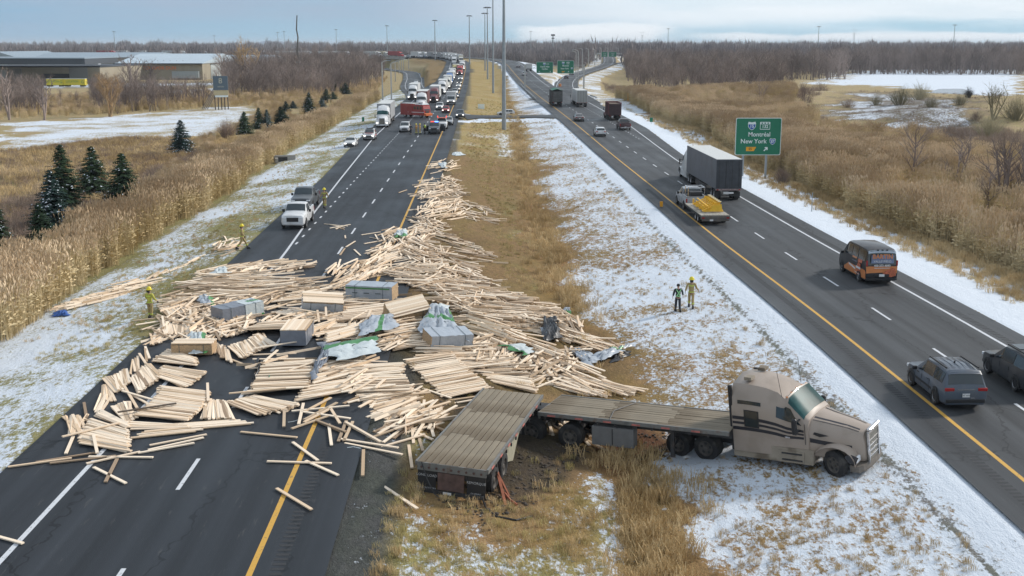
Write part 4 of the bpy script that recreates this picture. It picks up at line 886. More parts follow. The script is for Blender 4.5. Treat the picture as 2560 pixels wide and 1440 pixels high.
# --- wrapped black and orange van
M_orange=mat('orange_wrap',(.62,.22,.07),.4,var=.08); M_orange2=mat('orange_red_print',(.50,.13,.06),.45,var=.5,vscale=9); M_printw=mat('white_print',(.7,.7,.7),.5); M_printb=mat('blue_grey_print',(.16,.2,.32),.5,var=.3,vscale=6); M_silver=mat('silver_wrap',(.42,.48,.55),.35)
def ex_van(o,S,L,W_,H_,P_):
    yb=-L*.5
    panel(MB(),S,.05,.95,4.05,9.95,off=.02,ns=2,nu=8).build('orange_skirt',M_orange,o,smooth=50)
    for u in((2.1,3.25),(10.75,11.9)): panel(MB(),S,1.0,7.5,u[0],u[1],off=.012,ns=14,nu=2,su=(lambda t,u=u:(.9,6.9-2.2*(t if u[0]<7 else 1-t)))).build('orange_skirt',M_orange,o)
    MB().box((0,yb-.03,.36),(W_*.92,.12,.1)).build('rear_step_bumper',M_black,o)
    panel(MB(),S,1.86,2.1,5.15,8.85,off=.03,ns=1,nu=6).build('silver_header',M_silver,o,smooth=50)
    m=MB()
    for x in(-.3,0,.3): m.tube((x,yb+.02,H_*.955),(x,yb+.14,H_*.955),.05,k=10)
    m.build('marker_light',M_black,o)
    MB().box((0,yb-.045,.52*H_+.44),(1.45,.012,.52)).build('rear_print',M_printb,o)
    text('BARTIN',.40,(0,yb-.055,.52*H_+.60),(R(90),0,0),M_orange,'lettering',o,depth=.004,sx=.95,bold=.012)
    text('VALLEYFIELD',.19,(0,yb-.055,.52*H_+.30),(R(90),0,0),M_printw,'lettering',o,depth=.004,sx=1.05)
    text('450 373-4093',.19,(0,yb-.055,.52*H_+.02),(R(90),0,0),M_printw,'lettering',o,depth=.004,bold=.006)
    MB().box((0,yb-.055,.52*H_-.13),(1.0,.006,.03)).build('web_address',M_printw,o)
    MB().prism([(.05,.72),(.2,.9),(.5,1.0),(.6,1.12),(.86,1.05),(.92,.6),(.6,.5),(.3,.55)],'y',yb-.062,yb-.056).build('orange_red_graphic',M_orange2,o)
    MB().box((0,yb-.08,.62),(.34,.02,.16)).build('number_plate',M_printw,o)
    m=MB(); m.box((-.34,yb-.07,.62),(.28,.02,.16)); m.box((.34,yb-.07,.62),(.28,.02,.16)); m.build('lamp_recess',M_black,o)
    x=-(W_/2+.012)
    def side(pts,m_,nm,dx=0): MB().prism(pts,'x',x-dx-.006,x-dx).build(nm,m_,o)
    side([(-1.9,1.15),(-1.5,1.28),(-1.15,.9),(-1.3,.5),(-1.6,.42),(-1.9,.8)],M_orange2,'house_graphic'); side([(-1.95,.96),(-1.1,.96),(-1.1,.82),(-1.95,.82)],M_printw,'house_graphic',.008)
    side([(-.95,.78),(.3,.92),(.3,.80),(-.95,.66)],M_printw,'side_lettering'); side([(-1.9,.50),(-.9,.56),(-.9,.52),(-1.9,.45)],M_printw,'side_stripe')
    xx_=-(W_/2*.90)-.03
    for y0,y1,z0_,z1_,mm in((-1.0,-.2,1.38,1.72,M_orange),(-1.0,-.2,1.18,1.36,M_printb),(-2.0,-1.25,1.25,1.75,M_orange2)):
        MB().q((xx_-.06,y0,z0_),(xx_-.06,y1,z0_),(xx_+.05,y1,z1_),(xx_+.05,y0,z1_)).build('side_graphic',mm,o)
g=at_px(2197,712); vehicle('van','black wrapped van with orange skirt and house graphics driving in the right lane','van','van',('van_black',(.022,.023,.027)),(g[0]-.15,g[1]+2.3,g[2]),hdg(RR,70,1),extras=ex_van,plate=False,dims=(5.5,2.14,2.34))
# --- silver pickup and its flatbed trailer
g0=at_px(1788,566); h0=hdg(RR,95,1); fw=Vector((-math.sin(h0),math.cos(h0),0)); rt=Vector((math.cos(h0),math.sin(h0),0))
b0=Vector(g0)
def rack(o,S,L,W_,H_,P_):
    m=MB()
    for sg in(-1,1):
        for y in(-L*.45,-L*.2): m.tube((sg*.75,y,1.25),(sg*.75,y,2.15),.03,k=5)
        m.tube((sg*.75,-L*.47,2.15),(sg*.75,-L*.16,2.15),.035,k=5)
    for y in(-L*.45,-L*.2): m.tube((-.75,y,2.15),(.75,y,2.15),.035,k=5)
    m.build('ladder_rack',M_chrome,o); MB().box((.1,-L*.3,1.45),(1.1,.9,.4)).build('tool_box',M_black,o)
vehicle('pickup_truck','silver crew-cab pickup with a ladder rack towing the trailer of yellow frames','pickup','pickup',('silver_dusty',(.36,.38,.40)),tuple(b0+fw*11.3),h0,extras=rack)
M_plank=mat('grey_plank',(.30,.28,.24),.9,var=.35,vscale=1.2,rnd=.18,stretch=(6,.8,1),dirt=((.13,.11,.08),1.,.5,.6))
o=thing('flatbed_trailer','low grey flatbed trailer with dual rear wheels under yellow frames','trailer',tuple(b0),h0)
MB().box((0,.06,.62),(2.5,.12,.30)).box((0,0,.40),(2.3,.1,.12)).build('rear_beam',mat('worn_rust_steel',(.12,.11,.10),.8,var=.3,dirt=((.2,.1,.05),2,.5,.6)),o)
for i in range(13): MB().box((0,.45+i*.58,.80),(2.44,.56,.05)).build('deck_board',M_plank,o)
MB().beam((-1.1,.1,.66),(-1.1,7.9,.66),.12,.2).beam((1.1,.1,.66),(1.1,7.9,.66),.12,.2).beam((-1.0,7.9,.62),(0,9.0,.62),.12).beam((1.0,7.9,.62),(0,9.0,.62),.12).build('frame',M_frame,o)
for y in(1.6,2.7):
    for sg in(-1,1): wheel(o,sg*1.02,y,.40,.38,2)
for sg in(-1,1): MB().box((sg*1.05,-.03,.62),(.22,.03,.12)).build('taillight',M_red,o)
MB().box((-.35,-.06,.42),(.3,.02,.15)).build('licence_plate',M_white,o)
M_yel=mat('yellow_enamel',(.80,.47,.03),.5,var=.15,vscale=3)
o=thing('steel_frame','stack of yellow welded steel frames tilted on the grey flatbed trailer','steel frames',tuple(b0+Vector((0,0,.83))),h0)
m=MB()
for k in range(7):
    y=1.9+k*.72; m.box((.2,y,.10),(1.7,.10,.12)); m.beam((-.65,y,.15),(.55,y+.25,.72),.1,.1); m.beam((.95,y,.15),(.55,y+.25,.72),.1,.1); m.box((.55,y+.2,.74),(.5,.12,.16))
    if k%2==0:
        m.beam((-.7,y-.15,.1),(-.7,y+.35,.1),.07); m.beam((-.7,y-.15,.55),(-.7,y+.35,.55),.07); m.beam((-.7,y-.15,.1),(-.7,y-.15,.55),.07); m.beam((-.7,y+.35,.1),(-.7,y+.35,.55),.07)
m.beam((.75,1.8,.84),(.75,6.8,.84),.08); m.beam((-.3,1.8,.5),(-.3,6.6,.6),.08); m.beam((.2,2.,.3),(-.9,4.6,.2),.06); m.prism([(-.2,.1),(.95,.1),(.85,.72),(.1,.6)],'y',1.7,1.76)
m.build('welded_frame',M_yel,o)
M_frm2=mat('pale_yellow_cap',(.62,.55,.36),.5)
for k in range(7): MB().box((.75,2.1+k*.72,.90),(.30,.3,.04)).build('cap_plate',M_frm2,o)
# ------------------------------------------------------------------ lorries
def tractor(o,P_,y0=0.,sleeper=True,detail=2,stripes=None,roofh=3.85,low=False,rimm=None,steer=0.,mats={},drives=None,slp=1.):
    """conventional tractor; front bumper at y0, heading +y. returns sampler"""
    def rg(y,zb,zt,wb,wt,zbelt=None,flat=.9,dp=.10):
        zbelt=zbelt if zbelt else zb+(zt-zb)*.6
        h=[(0,zb),(wb*.94,zb),(wb,zb+.06),(wb,zb+(zbelt-zb)*.5),(wb*.995,zbelt),(wt,zt-dp),(wt*flat,zt-dp*.25),(0,zt+.03)]
        return [(x,y+y0,z) for x,z in h]+[(-x,y+y0,z) for x,z in h[-2:0:-1]]
    hood=[rg(-.22,.62,1.50,.50,.42,1.2,.8),rg(-.30,.60,1.68,.62,.52,1.35,.8),rg(-.9,.62,1.86,.80,.62,1.45,.8),rg(-1.7,.70,2.02,.98,.74,1.60,.82),rg(-2.15,.72,2.12,1.06,.84,1.70,.85)]
    MB().loft(hood).build('hood',P_,o,smooth=45)
    if sleeper: st=[(-2.15,.95,2.14,1.12,1.0,1.75),(-2.25,.80,2.20,1.13,1.06,1.85),(-2.95,.62,2.98,1.15,1.0,1.95),(-3.12,.60,3.14,1.16,1.0,2.0),(-3.5,.60,3.46,1.18,1.03,2.1),(-4.1,.60,3.74,1.22,1.10,2.2),(-4.9,.60,3.88,1.24,1.15,2.25),(-5.7,.60,3.90,1.24,1.17,2.25),(-5.75,.66,3.86,1.2,1.14,2.2)]
    else: st=[(-2.15,.95,2.14,1.12,.86,1.75),(-2.25,.80,2.22,1.13,.90,1.85),(-2.9,.62,2.86,1.15,.9,1.95),(-3.1,.60,2.96,1.16,.92,2.0),(-3.5,.60,3.0,1.16,.94,2.0),(-4.0,.60,2.98,1.16,.94,2.0),(-4.05,.66,2.9,1.1,.9,2.0)]
    st=[((-2.95+(a[0]+2.95)*slp) if a[0]<-2.95 else a[0],)+a[1:] for a in st]
    cab=[rg(y,zb,2.22+(zt-2.22)*(1 if zt<3 else (roofh-2.22)/(3.9-2.22)),wb,wt,zl,.76 if zt>3.2 else .88,min(.10+max(zt-2.8,0)*.48,.60)) for y,zb,zt,wb,wt,zl in st]
    MB().loft(cab).build('cab',P_,o,smooth=42); S=sampler(cab); SH=sampler(hood)
    panel(MB(),S,1.08,1.94,4.95,9.05,off=.02,ns=4,nu=8).build('windshield',M_glassw if detail>1 else M_glass,o,smooth=60)
    yb=y0-((2.95+2.8*slp) if sleeper else 4.05); dy=y0+drives[0] if drives else y0-(7.0 if sleeper else 5.3)
    # front fenders
    for sg in(-1,1):
        pr=[]
        for i in range(11):
            a=math.pi*(i/10)*1.06-.05; pr.append((math.cos(a),math.sin(a)))
        rings=[]
        for c,s_ in pr:
            yy=-1.22+y0+c*.80; zz_=.60+max(s_,-.15)*.62
            rings.append([(sg*.62,yy,zz_-.03),(sg*1.14,yy,zz_-.03),(sg*1.18,yy,zz_+.0),(sg*1.12,yy,zz_+.05),(sg*.62,yy,zz_+.10)])
        MB().loft(rings).build('fender',P_,o,smooth=50)
        if detail>1: MB().prism([(-.42+y0,.62),(-.30+y0,.92),(-.62+y0,1.02),(-.82+y0,.9),(-.66+y0,.68)],'x',sg*1.10 if sg>0 else -1.135,sg*1.135 if sg>0 else -1.10).build('headlight',M_headdk,o)
        MB().box((sg*.93,y0-.40,.80),(.38,.10,.22)).build('headlight',M_headlit if mats.get('lit') else M_head,o,bevel=.03)
        m=MB(); m.box((sg*(1.42),y0-2.55,1.95),(.13,.20,.62)); m.build('mirror',M_black,o,bevel=.04)
        m=MB(); m.beam((sg*1.1,y0-2.45,2.15),(sg*1.42,y0-2.52,2.12),.05); m.beam((sg*1.1,y0-2.45,1.72),(sg*1.42,y0-2.52,1.72),.05); m.build('mirror_arm',M_black,o)
    # side glass
    for u0,u1 in((4.1,4.9),(9.1,9.9)):
        f=(lambda t:(1.35,2.95)) if 0 else ((lambda t:(1.1+.75*t,3.15)) if u0<7 else (lambda t:(1.85-.75*t,3.15)))
        panel(MB(),S,0,0,u0 if u0<7 else u0+.12,u0+.68 if u0<7 else u1,off=.014,ns=4,nu=3,su=(lambda t:(1.2+.62*t,3.95)) if u0<7 else (lambda t:(1.82-.62*t,3.95))).build('side_window',M_glass,o)
    MB().prism([(y0-.14,.55),(y0-.12,1.62),(y0-.24,1.66),(y0-.26,.55)],'x',-.46,.46).build('grille',M_grille if detail>1 else M_black,o)
    m=MB(); 
    for a,b in(((-.48,.52),(-.48,1.66)),((.48,.52),(.48,1.66)),((-.48,1.68),(.48,1.68))): m.beam((a[0],y0-.13,a[1]),(b[0],y0-.13,b[1]),.06,.08)
    m.build('grille_surround',M_chrome,o)
    MB().loft([[(x,y0-yy-.10*abs(x)**2,.34),(x,y0-yy-.02-.10*abs(x)**2,.58),(x,y0-.62,.60),(x,y0-.62,.34)] for x,yy in((-1.12,.16),(-.9,.1),(-.4,.08),(.4,.08),(.9,.1),(1.12,.16))]).build('bumper',mats.get('bumper',P_),o)
    m=MB()
    for x in(-.42,.42): m.beam((x,y0-.5,.72),(x,dy-1.8,.72),.12,.28)
    m.box((0,yb-.4,.86),(1.0,.5,.05)); m.build('chassis',M_frame,o)
    for sg in(-1,1):
        w_=wheel(o,sg*.98,y0-1.22,.52,.30,detail,steer=steer,rimm=rimm)
        for d in((0,drives[1]-drives[0]) if drives else (0,-1.32)): wheel(o,sg*.90,dy+d,.52,.60,detail,rimm=rimm)
        if sleeper:
            MB().prism([(y0-2.0,.42),(y0-1.95,.95),(y0-2.2,1.0),(yb,1.0),(yb,.42)],'x',sg*1.02 if sg>0 else -1.20,sg*1.20 if sg>0 else -1.02).build('side_fairing',P_,o)
        else: MB().tube((sg*.85,y0-2.6,.72),(sg*.85,y0-4.0,.72),.32,k=12).build('fuel_tank',M_chrome,o,smooth=40)
    MB().box((0,dy-.6,1.08),(.9,1.2,.12)).build('fifth_wheel',M_frame,o)
    return S,SH,dy
M_glassw=mat('windshield_glass',(.035,.085,.085),.35,spec=.04,var=.6,vscale=1.0); M_headdk=mat('dark_headlamp',(.04,.04,.045),.15); M_grille=mat('dusty_grille',(.16,.15,.13),.5,var=.4,vscale=30)
def boxtrailer(o,y0,L,Wd,z0,z1,m_side,m_rear=None,m_roof=None,detail=1,doors=True):
    MB().box((0,y0-L/2,(z0+z1)/2),(Wd,L,z1-z0)).build('cargo_box',m_side,o)
    if m_roof: MB().box((0,y0-L/2,z1+.012),(Wd-.06,L-.06,.024)).build('roof_panel',m_roof,o)
    yr=y0-L
    if m_rear:
        for sg in(-1,1): MB().box((sg*Wd*.245,yr-.02,(z0+z1)/2),(Wd*.475,.04,z1-z0-.12)).build('rear_door',m_rear,o)
        m=MB()
        for x in(-Wd*.38,-Wd*.12,Wd*.12,Wd*.38): m.tube((x,yr-.06,z0+.08),(x,yr-.06,z1-.1),.018,k=5)
        m.build('locking_bars',M_frame,o)
    MB().box((0,yr+.05,z0-.05),(Wd,.12,.16)).build('rear_sill',mat('sill_striped',(.30,.22,.21),.7,var=.5,vscale=8),o)
    MB().box((0,yr+.12,.5),(1.6,.08,.10)).beam((-.6,yr+.12,.5),(-.6,yr+.12,z0),.06).beam((.6,yr+.12,.5),(.6,yr+.12,z0),.06).build('underride_guard',M_frame,o)
    for sg in(-1,1):
        MB().box((sg*Wd*.42,yr-.02,z0-.06),(.16,.03,.1)).build('taillight',M_red,o)
        MB().box((sg*.95,yr+.35,.55),(.55,.03,.6)).build('mud_flap',M_black,o)
        for d in(1.1,2.4): wheel(o,sg*.93,yr+d,.52,.56,detail)
        MB().box((sg*1.2,y0-L*.5,.72),(.06,L*.35,.5)).build('side_rail',M_frame,o) if detail>1 else None
    m=MB(); m.box((0,y0-L*.22,.7),(.9,.12,1.0)); m.build('landing_gear',M_frame,o)
    MB().box((0,yr+2.,z0-.15),(1.0,3.6,.2)).build('bogie',M_frame,o)
def semi(label,col,loc,rz,side,rear=None,roof=None,L=15.5,detail=1,lit=False,sleeper=True,z1=4.05,group=None,name='semi_truck',trailer=True,cat='semi truck'):
    o=thing(name,label,cat,loc,rz,group); P_=paint(*col); S,SH,dy=tractor(o,P_,0,sleeper,detail,mats={'lit':lit,'bumper':M_black if detail<2 else P_})
    if trailer: boxtrailer(o,dy+.9,L,2.56,1.15,z1,side,rear,roof,detail)
    return o
M_sgrey=mat('grey_curtain',(.115,.12,.135),.6,var=.10,vscale=.7,bump=.2,bscale=3,dirt=((.07,.065,.06),.5,.5,.5)); M_sdark=mat('dark_mesh_rear',(.045,.05,.06),.6,var=.25,vscale=2); M_rooflt=mat('white_roof_sheet',(.55,.56,.55),.6,var=.06); M_sidew=mat('white_box_side',(.50,.51,.51),.55,var=.07,vscale=.8,dirt=((.2,.19,.17),.5,.55,.5)); M_sideg=mat('grey_box_side',(.28,.29,.30),.6,var=.12); M_rearw=mat('ribbed_grey_doors',(.34,.34,.32),.6,var=.15,vscale=3,stretch=(6,1,.3),dirt=((.16,.15,.13),.6,.5,.5))
# grey-tarped semi in the right lane: rear bottom centre
g=at_px(1820,505); h=hdg(RR,107,1); fwv=Vector((-math.sin(h),math.cos(h),0)); Lt=15.8; tot=7.0-.9+Lt
o=semi('white semi truck pulling a long dark grey tarped trailer with a white roof',('white_cab',(.55,.56,.56)),tuple(Vector(g)+fwv*tot),h,M_sgrey,M_sdark,M_rooflt,Lt,detail=2)
MB().box((0,-tot-.06,.78),(1.0,.02,.18)).build('licence_plate',M_white,o)
# silver dry van, right lane farther
g=at_px(1455,270); h=hdg(RR,262,1); fwv=Vector((-math.sin(h),math.cos(h),0)); tot=6.1+14
semi('silver box semi truck driving away beside the green-topped dump truck',('white_cab',(.55,.56,.56)),tuple(Vector(g)+fwv*tot),h,M_sidew,M_rearw,M_rooflt,14,1)
def dumptruck(label,px,py,Y,colbox,colrear,coltop,zt,L,nm='dump_truck'):
    g=at_px(px,py); h=hdg(RR,Y,1); fwv=Vector((-math.sin(h),math.cos(h),0)); tot=6.1+L-1; o=thing(nm,label,'dump truck',tuple(Vector(g)+fwv*tot),h); S,SH,dy=tractor(o,paint('maroon_cab',(.12,.03,.03)),0,False,1,mats={'bumper':M_black})
    y0=dy+1.0; w=2.5; y1=-tot+.0
    MB().box((-w/2,(y0+y1)/2,(1.1+zt)/2),(.08,y0-y1,zt-1.1)).build('side_wall',colbox,o); MB().box((w/2,(y0+y1)/2,(1.1+zt)/2),(.08,y0-y1,zt-1.1)).build('side_wall',colbox,o)
    MB().box((0,y0,(1.1+zt)/2),(w-.08,.08,zt-1.1)).build('front_wall',colbox,o); MB().box((0,y1+.0,(1.1+zt-.25)/2),(w-.08,.1,zt-1.35)).build('tailgate',colrear,o); MB().box((0,(y0+y1)/2,1.15),(w-.08,y0-y1-.1,.1)).build('floor',colbox,o)
    m=MB(); y=y1+.4
    while y<y0-.2: m.box((-w/2-.07,y,(1.1+zt)/2),(.06,.1,zt-1.15)); m.box((w/2+.07,y,(1.1+zt)/2),(.06,.1,zt-1.15)); y+=.9
    for k in range(4): m.box((0,y1-.07,1.35+k*(zt-1.6)/4),(w-.1,.05,.08))
    m.build('side_ribs',colrear,o)
    if coltop:
        m=MB(); n=10; ys_=np.linspace(y1+.1,y0-.1,n)
        for i in range(n-1): m.q((-w/2,ys_[i],zt),(-w/2,ys_[i+1],zt),(0,ys_[i+1],zt+.35+.12*((i+1)%2)),(0,ys_[i],zt+.35+.12*(i%2))); m.q((w/2,ys_[i],zt),(w/2,ys_[i+1],zt),(0,ys_[i+1],zt+.35+.12*((i+1)%2)),(0,ys_[i],zt+.35+.12*(i%2)))
        m.build('tarpaulin',coltop,o)
    else: MB().box((0,(y0+y1)/2,zt-.5),(w-.1,y0-y1-.12,.5)).build('load',mat('earth_load',(.1,.07,.05),.95,var=.3),o)
    for sg in(-1,1):
        for d in(.9,2.1,3.3): wheel(o,sg*.93,y1+d,.52,.56,1)
        MB().box((sg*1.0,y1-.08,1.0),(.2,.04,.12)).build('taillight',M_red,o)
M_dgrn=mat('green_tarp',(.035,.14,.10),.7,var=.25,vscale=1.5); M_dgrey=mat('dirty_grey_steel',(.09,.09,.085),.7,var=.3,dirt=((.05,.03,.03),.6,.45,.7)); M_mar=mat('maroon_steel',(.16,.03,.035),.6,var=.2); M_drear=mat('dark_maroon_steel',(.045,.022,.024),.7,var=.3)
dumptruck('tall grey dump trailer truck with a green tarpaulin on top in the left lane',1393,268,262,M_dgrey,M_dgrey,M_dgrn,3.9,9)
dumptruck('maroon dump truck with dark tailgate in the right lane ahead of the pickup',1537,304,236,M_mar,M_drear,None,3.6,5.5)
def carpx(label,kind_,col,px,py,r,d,lod=1,front=False,Lofs=None,**k):
    g=at_px(px,py); h=hdg(r,g[1],d); L=DIM[kind_][0]; fwv=Vector((-math.sin(h),math.cos(h),0)); s_=-1 if front else 1; p=Vector(g)+fwv*(s_*L*.47); return vehicle(k.pop('name',{'suv':'crossover','hatch':'hatchback','sedan':'sedan','pickup':'pickup_truck','van':'van'}[kind_]),label,k.pop('cat','pickup' if kind_=='pickup' else ('van' if kind_=='van' else 'car')),kind_,col,(p.x,p.y,g[2]),h,lod=lod,**k)
carpx('white hatchback driving away in the left lane near the dashed line','hatch',('white',(.60,.61,.62)),1502,344,RR,1,2)
carpx('brownish-grey sedan driving away behind the green-topped dump truck','sedan',('taupe',(.16,.14,.14)),1449,306,RR,1,2)
carpx('dark maroon pickup with chrome bumper behind the maroon dump truck','pickup',('maroon',(.07,.03,.035)),1563,328,RR,1,2)
carpx('small grey car far up the curve of the right carriageway','sedan',('midgrey',(.2,.2,.21)),1296,171,RR,1,1)
carpx('white car far up the right carriageway ahead of the gantry','suv',('white',(.60,.61,.62)),1311,191,RR,1,1)
carpx('black car on the exit ramp just past the gantry sign','hatch',('black',(.02,.02,.022)),1415,199,ROADS['exit_ramp'],1,1)
carpx('dark flat car beyond the black one on the exit ramp','sedan',('black',(.02,.02,.022)),1428,189,ROADS['exit_ramp'],1,1)
g=at_px(1323,180); h=hdg(RR,400,1); o=thing('box_truck','white box truck driving away under the left gantry sign','box truck',g,h); P_=paint('white',(.60,.61,.62)); MB().box((0,3.2,2.15),(2.5,6.4,2.5)).build('cargo_box',M_sidew,o); MB().prism([(6.5,.6),(8.3,.6),(8.2,1.5),(7.6,2.3),(6.5,2.4)],'x',-1.05,1.05).build('cab',P_,o); MB().box((0,0,1.0),(2.4,.1,.3)).build('rear_bumper',M_frame,o)
for sg in(-1,1):
    for y in(1.6,7.2): wheel(o,sg*.95,y,.48,.4,1)
# --- northbound side, standing traffic (facing the camera)
carpx('white pickup stopped across the white edge line ahead of a dark pickup','pickup',('white',(.60,.61,.62)),733,576,RL,-1,2,True)
carpx('dark grey pickup parked tight behind the white pickup','pickup',('gunmetal',(.07,.08,.09)),753,530,RL,-1,2,True)
carpx('white car parked on the snow at the far left of the stopped vehicles','sedan',('white',(.60,.61,.62)),874,369,RL,-1,2,True,lit=True)
def ex_fs(o,S,L,W_,H_,P_):
    MB().box((0,.0,H_+.05),(1.1,.3,.1)).build('light_bar',M_black,o); MB().box((0,L*.36,.66*H_),(1.3,.5,.03)).build('red_hood_marking',mat('red_decal',(.4,.02,.03),.4),o)
    for sg in(-1,1): MB().box((sg*W_*.5,-.2,.42*H_),(.02,2.4,.16)).build('red_side_stripe',mat('red_decal',(.4,.02,.03),.4),o)
carpx('white emergency crossover with red markings parked behind the white car','suv',('white',(.60,.61,.62)),922,353,RL,-1,2,True,lit=True,extras=ex_fs,name='emergency_crossover',cat='emergency car')
g=at_px(955,321); h=hdg(RL,205,-1); semi('white semi truck with a grey box trailer parked on the left shoulder',('white',(.60,.61,.62)),tuple(g),h+R(1),M_sideg,M_rearw,M_rooflt,14.5,2,lit=True)
carpx('white crossover standing left of the group of people','suv',('white',(.60,.61,.62)),1011,333,RL,-1,2,True)
def ex_pol(o,S,L,W_,H_,P_):
    MB().box((-.35,.05,H_+.07),(.6,.3,.13)).build('blue_beacon',M_bluelit,o); MB().box((.35,.05,H_+.07),(.6,.3,.13)).build('red_beacon',M_redlit,o)
    for sg in(-1,1): MB().box((sg*(W_/2+.45),.75,.85),(1.0,.08,.95),rz=sg*.5).build('open_door',P_,o)
carpx('dark police pickup with lit blue beacons and doors open','pickup',('police_dark',(.035,.04,.05)),1085,338,RL,-1,2,True,extras=ex_pol,name='police_pickup',cat='police car')
def ex_amb(o,S,L,W_,H_,P_):
    for x in(-.8,.8): MB().tube((x,-.6,H_),(x,-.6,H_+.35),.08,k=6).build('warning_cone_light',M_redlit,o)
    MB().box((0,.1,H_+.03),(1.5,1.6,.06)).build('orange_roof',mat('orange_red_panel',(.55,.10,.04),.5),o)
carpx('white emergency pickup with an orange-red roof beside the police pickup','pickup',('white',(.60,.61,.62)),1104,326,RL,-1,2,True,extras=ex_amb,name='emergency_pickup',cat='emergency car')
carpx('small silver car with an open door at the yellow line','hatch',('silver',(.34,.36,.38)),1121,315,RL,-1,1,True)
# fire engine, broadside
g=at_px(1040,297); o=thing('fire_engine','red fire engine parked broadside across the lanes, cab to the right','fire engine',(g[0],g[1]+2,g[2]),R(-128)); FR=mat('fire_red',(.30,.03,.028),.4,var=.1,dirt=((.2,.06,.04),.6,.55,.4)); FO=mat('fire_orange',(.62,.16,.05),.4)
MB().prism([(-4.4,.55),(-4.4,3.0),(-.3,3.0),(-.3,.55)],'x',-1.22,1.22).build('rear_body',FR,o)
MB().prism([(-.2,.55),(-.2,2.75),(.7,2.85),(2.9,2.85),(3.3,2.6),(3.55,1.6),(3.6,.55)],'x',-1.22,1.22).build('cab',FR,o)
MB().prism([(3.6,.5),(4.25,.5),(4.25,.95),(3.6,1.05)],'x',-1.2,1.2).build('front_bumper',FO,o)
MB().prism([(3.34,1.65),(3.18,2.55),(3.22,2.6),(3.58,1.62)],'x',-1.0,1.0).build('windshield',M_glass,o); MB().prism([(3.57,.9),(3.57,1.5),(3.64,1.5),(3.66,.9)],'x',-.6,.6).build('grille',M_black,o)
for sg in(-1,1):
    for y in(.3,1.3,2.3): MB().box((sg*1.23,y+.2,2.15),(.02,.75,.7)).build('side_window',M_glass,o)
    for k in range(3): MB().box((sg*1.24,-3.7+k*1.3,1.6),(.03,1.1,1.9)).build('locker_door',mat('locker_red',(.24,.028,.026),.5,var=.1),o)
    MB().box((sg*1.24,.9,1.2),(.02,5.4,.12)).build('side_stripe',M_white,o); MB().box((sg*.8,3.62,.75),(.35,.05,.2)).build('headlight',M_headlit,o)
    for y in(-2.9,2.5): wheel(o,sg*1.0,y,.52,.4,2)
o.scale=(.86,.84,.95); MB().box((0,1.9,2.9),(2.3,2.6,.12)).build('cab_roof',mat('white_beacon',(.7,.72,.74),.3),o)
m=MB()
for k in range(5): m.beam((-1.0,-.3+k*.45,2.95),(1.0,-.3+k*.45,2.95),.06)
for x in(-1.,-.3,.4,1.): m.beam((x,-.4,2.98),(x,1.6,2.98),.06)
m.build('ladder_rack',M_chrome,o); MB().box((0,2.6,3.0),(2.2,.7,.25)).build('light_bar',mat('white_beacon',(.7,.72,.74),.3),o); MB().box((0,-2.3,3.05),(2.3,4.1,.1)).build('hose_bed_cover',M_sidew,o)
# queue behind it
white=('white',(.60,.61,.62))
def semipx(label,col,px,py,side,rear=M_rearw,L=13.5,lit=True,sleeper=True,r=RL,d=-1,trailer=True,z1=4.05,group=None):
    g=at_px(px,py); h=hdg(r,g[1],d); return semi(label,col,g,h,side,None,M_rooflt,L,1,lit,sleeper,z1,group,trailer=trailer)
semipx('white semi truck with a dark red trailer just behind the fire engine',white,1052,277,mat('dark_red_box',(.11,.025,.025),.5))
semipx('white semi truck second in line behind the fire engine',white,1030,255,M_sidew)
semipx('dark red semi truck with a black wind deflector in the middle lane',('darkred',(.13,.025,.03)),1084,262,M_sidew)
carpx('white crossover in front of the white box truck','suv',white,1099,277,RL,-1,1,True,lit=True)
carpx('red car with lit headlamps beside the yellow line','hatch',('red',(.35,.03,.03)),1114,285,RL,-1,1,True,lit=True)
def boxtruck(label,px,py,col=white,group=None,r=RL,s=1.):
    g=at_px(px,py); h=hdg(r,g[1],-1); o=thing('box_truck',label,'box truck',g,h,group); P_=paint(*col); MB().prism([(0,.5),(-.05,1.1),(-1.0,1.35),(-1.6,2.2),(-2.4,2.3),(-2.4,.5)],'x',-1.0,1.0).build('cab',P_,o); MB().box((0,-4.9,1.95),(2.4,5.0,2.5)).build('cargo_box',M_sidew,o); MB().prism([(-1.03,1.4),(-1.57,2.12),(-1.53,2.15),(-.97,1.42)],'x',-.9,.9).build('windshield',M_glass,o); MB().box((0,0,.75),(1.9,.1,.35)).build('grille',M_black,o)
    for sg in(-1,1):
        MB().box((sg*.75,.02,.95),(.3,.06,.2)).build('headlight',M_headlit,o)
        for y in(-.9,-5.8): wheel(o,sg*.9,y,.42,.35,1)
    return o
boxtruck('white box truck in the lane beside the yellow line behind the white crossover',1127,265)
carpx('grey crossover turning out of the crossover road at the yellow line','suv',('gunmetal',(.07,.08,.09)),1150,298,RL,-1,2,True,lit=True)
g=at_px(1265,289); vehicle('hatchback','white hatchback crossing the median on the connecting road','car','hatch',white,(g[0],g[1],g[2]),R(92),lod=2)
cars=[(1139,247,'sedan',('darkblue',(.03,.05,.09))),(1137,238,'suv',('silver',(.34,.36,.38))),(1143,229,'hatch',('midgrey',(.2,.2,.21))),(1146,221,'sedan',white),(1148,213,'suv',('black',(.02,.02,.022))),(1151,203,'suv',white)]
lb=['dark blue car','silver crossover','mid-grey hatchback','white sedan','black crossover','white crossover']
for i,(a,b,k_,c) in enumerate(cars): carpx(lb[i]+' queued by the yellow line, '+['first','second','third','fourth','fifth','sixth'][i]+' behind the box truck',k_,c,a,b,RL,-1,1,True,lit=True,group='cars queued along the yellow line')
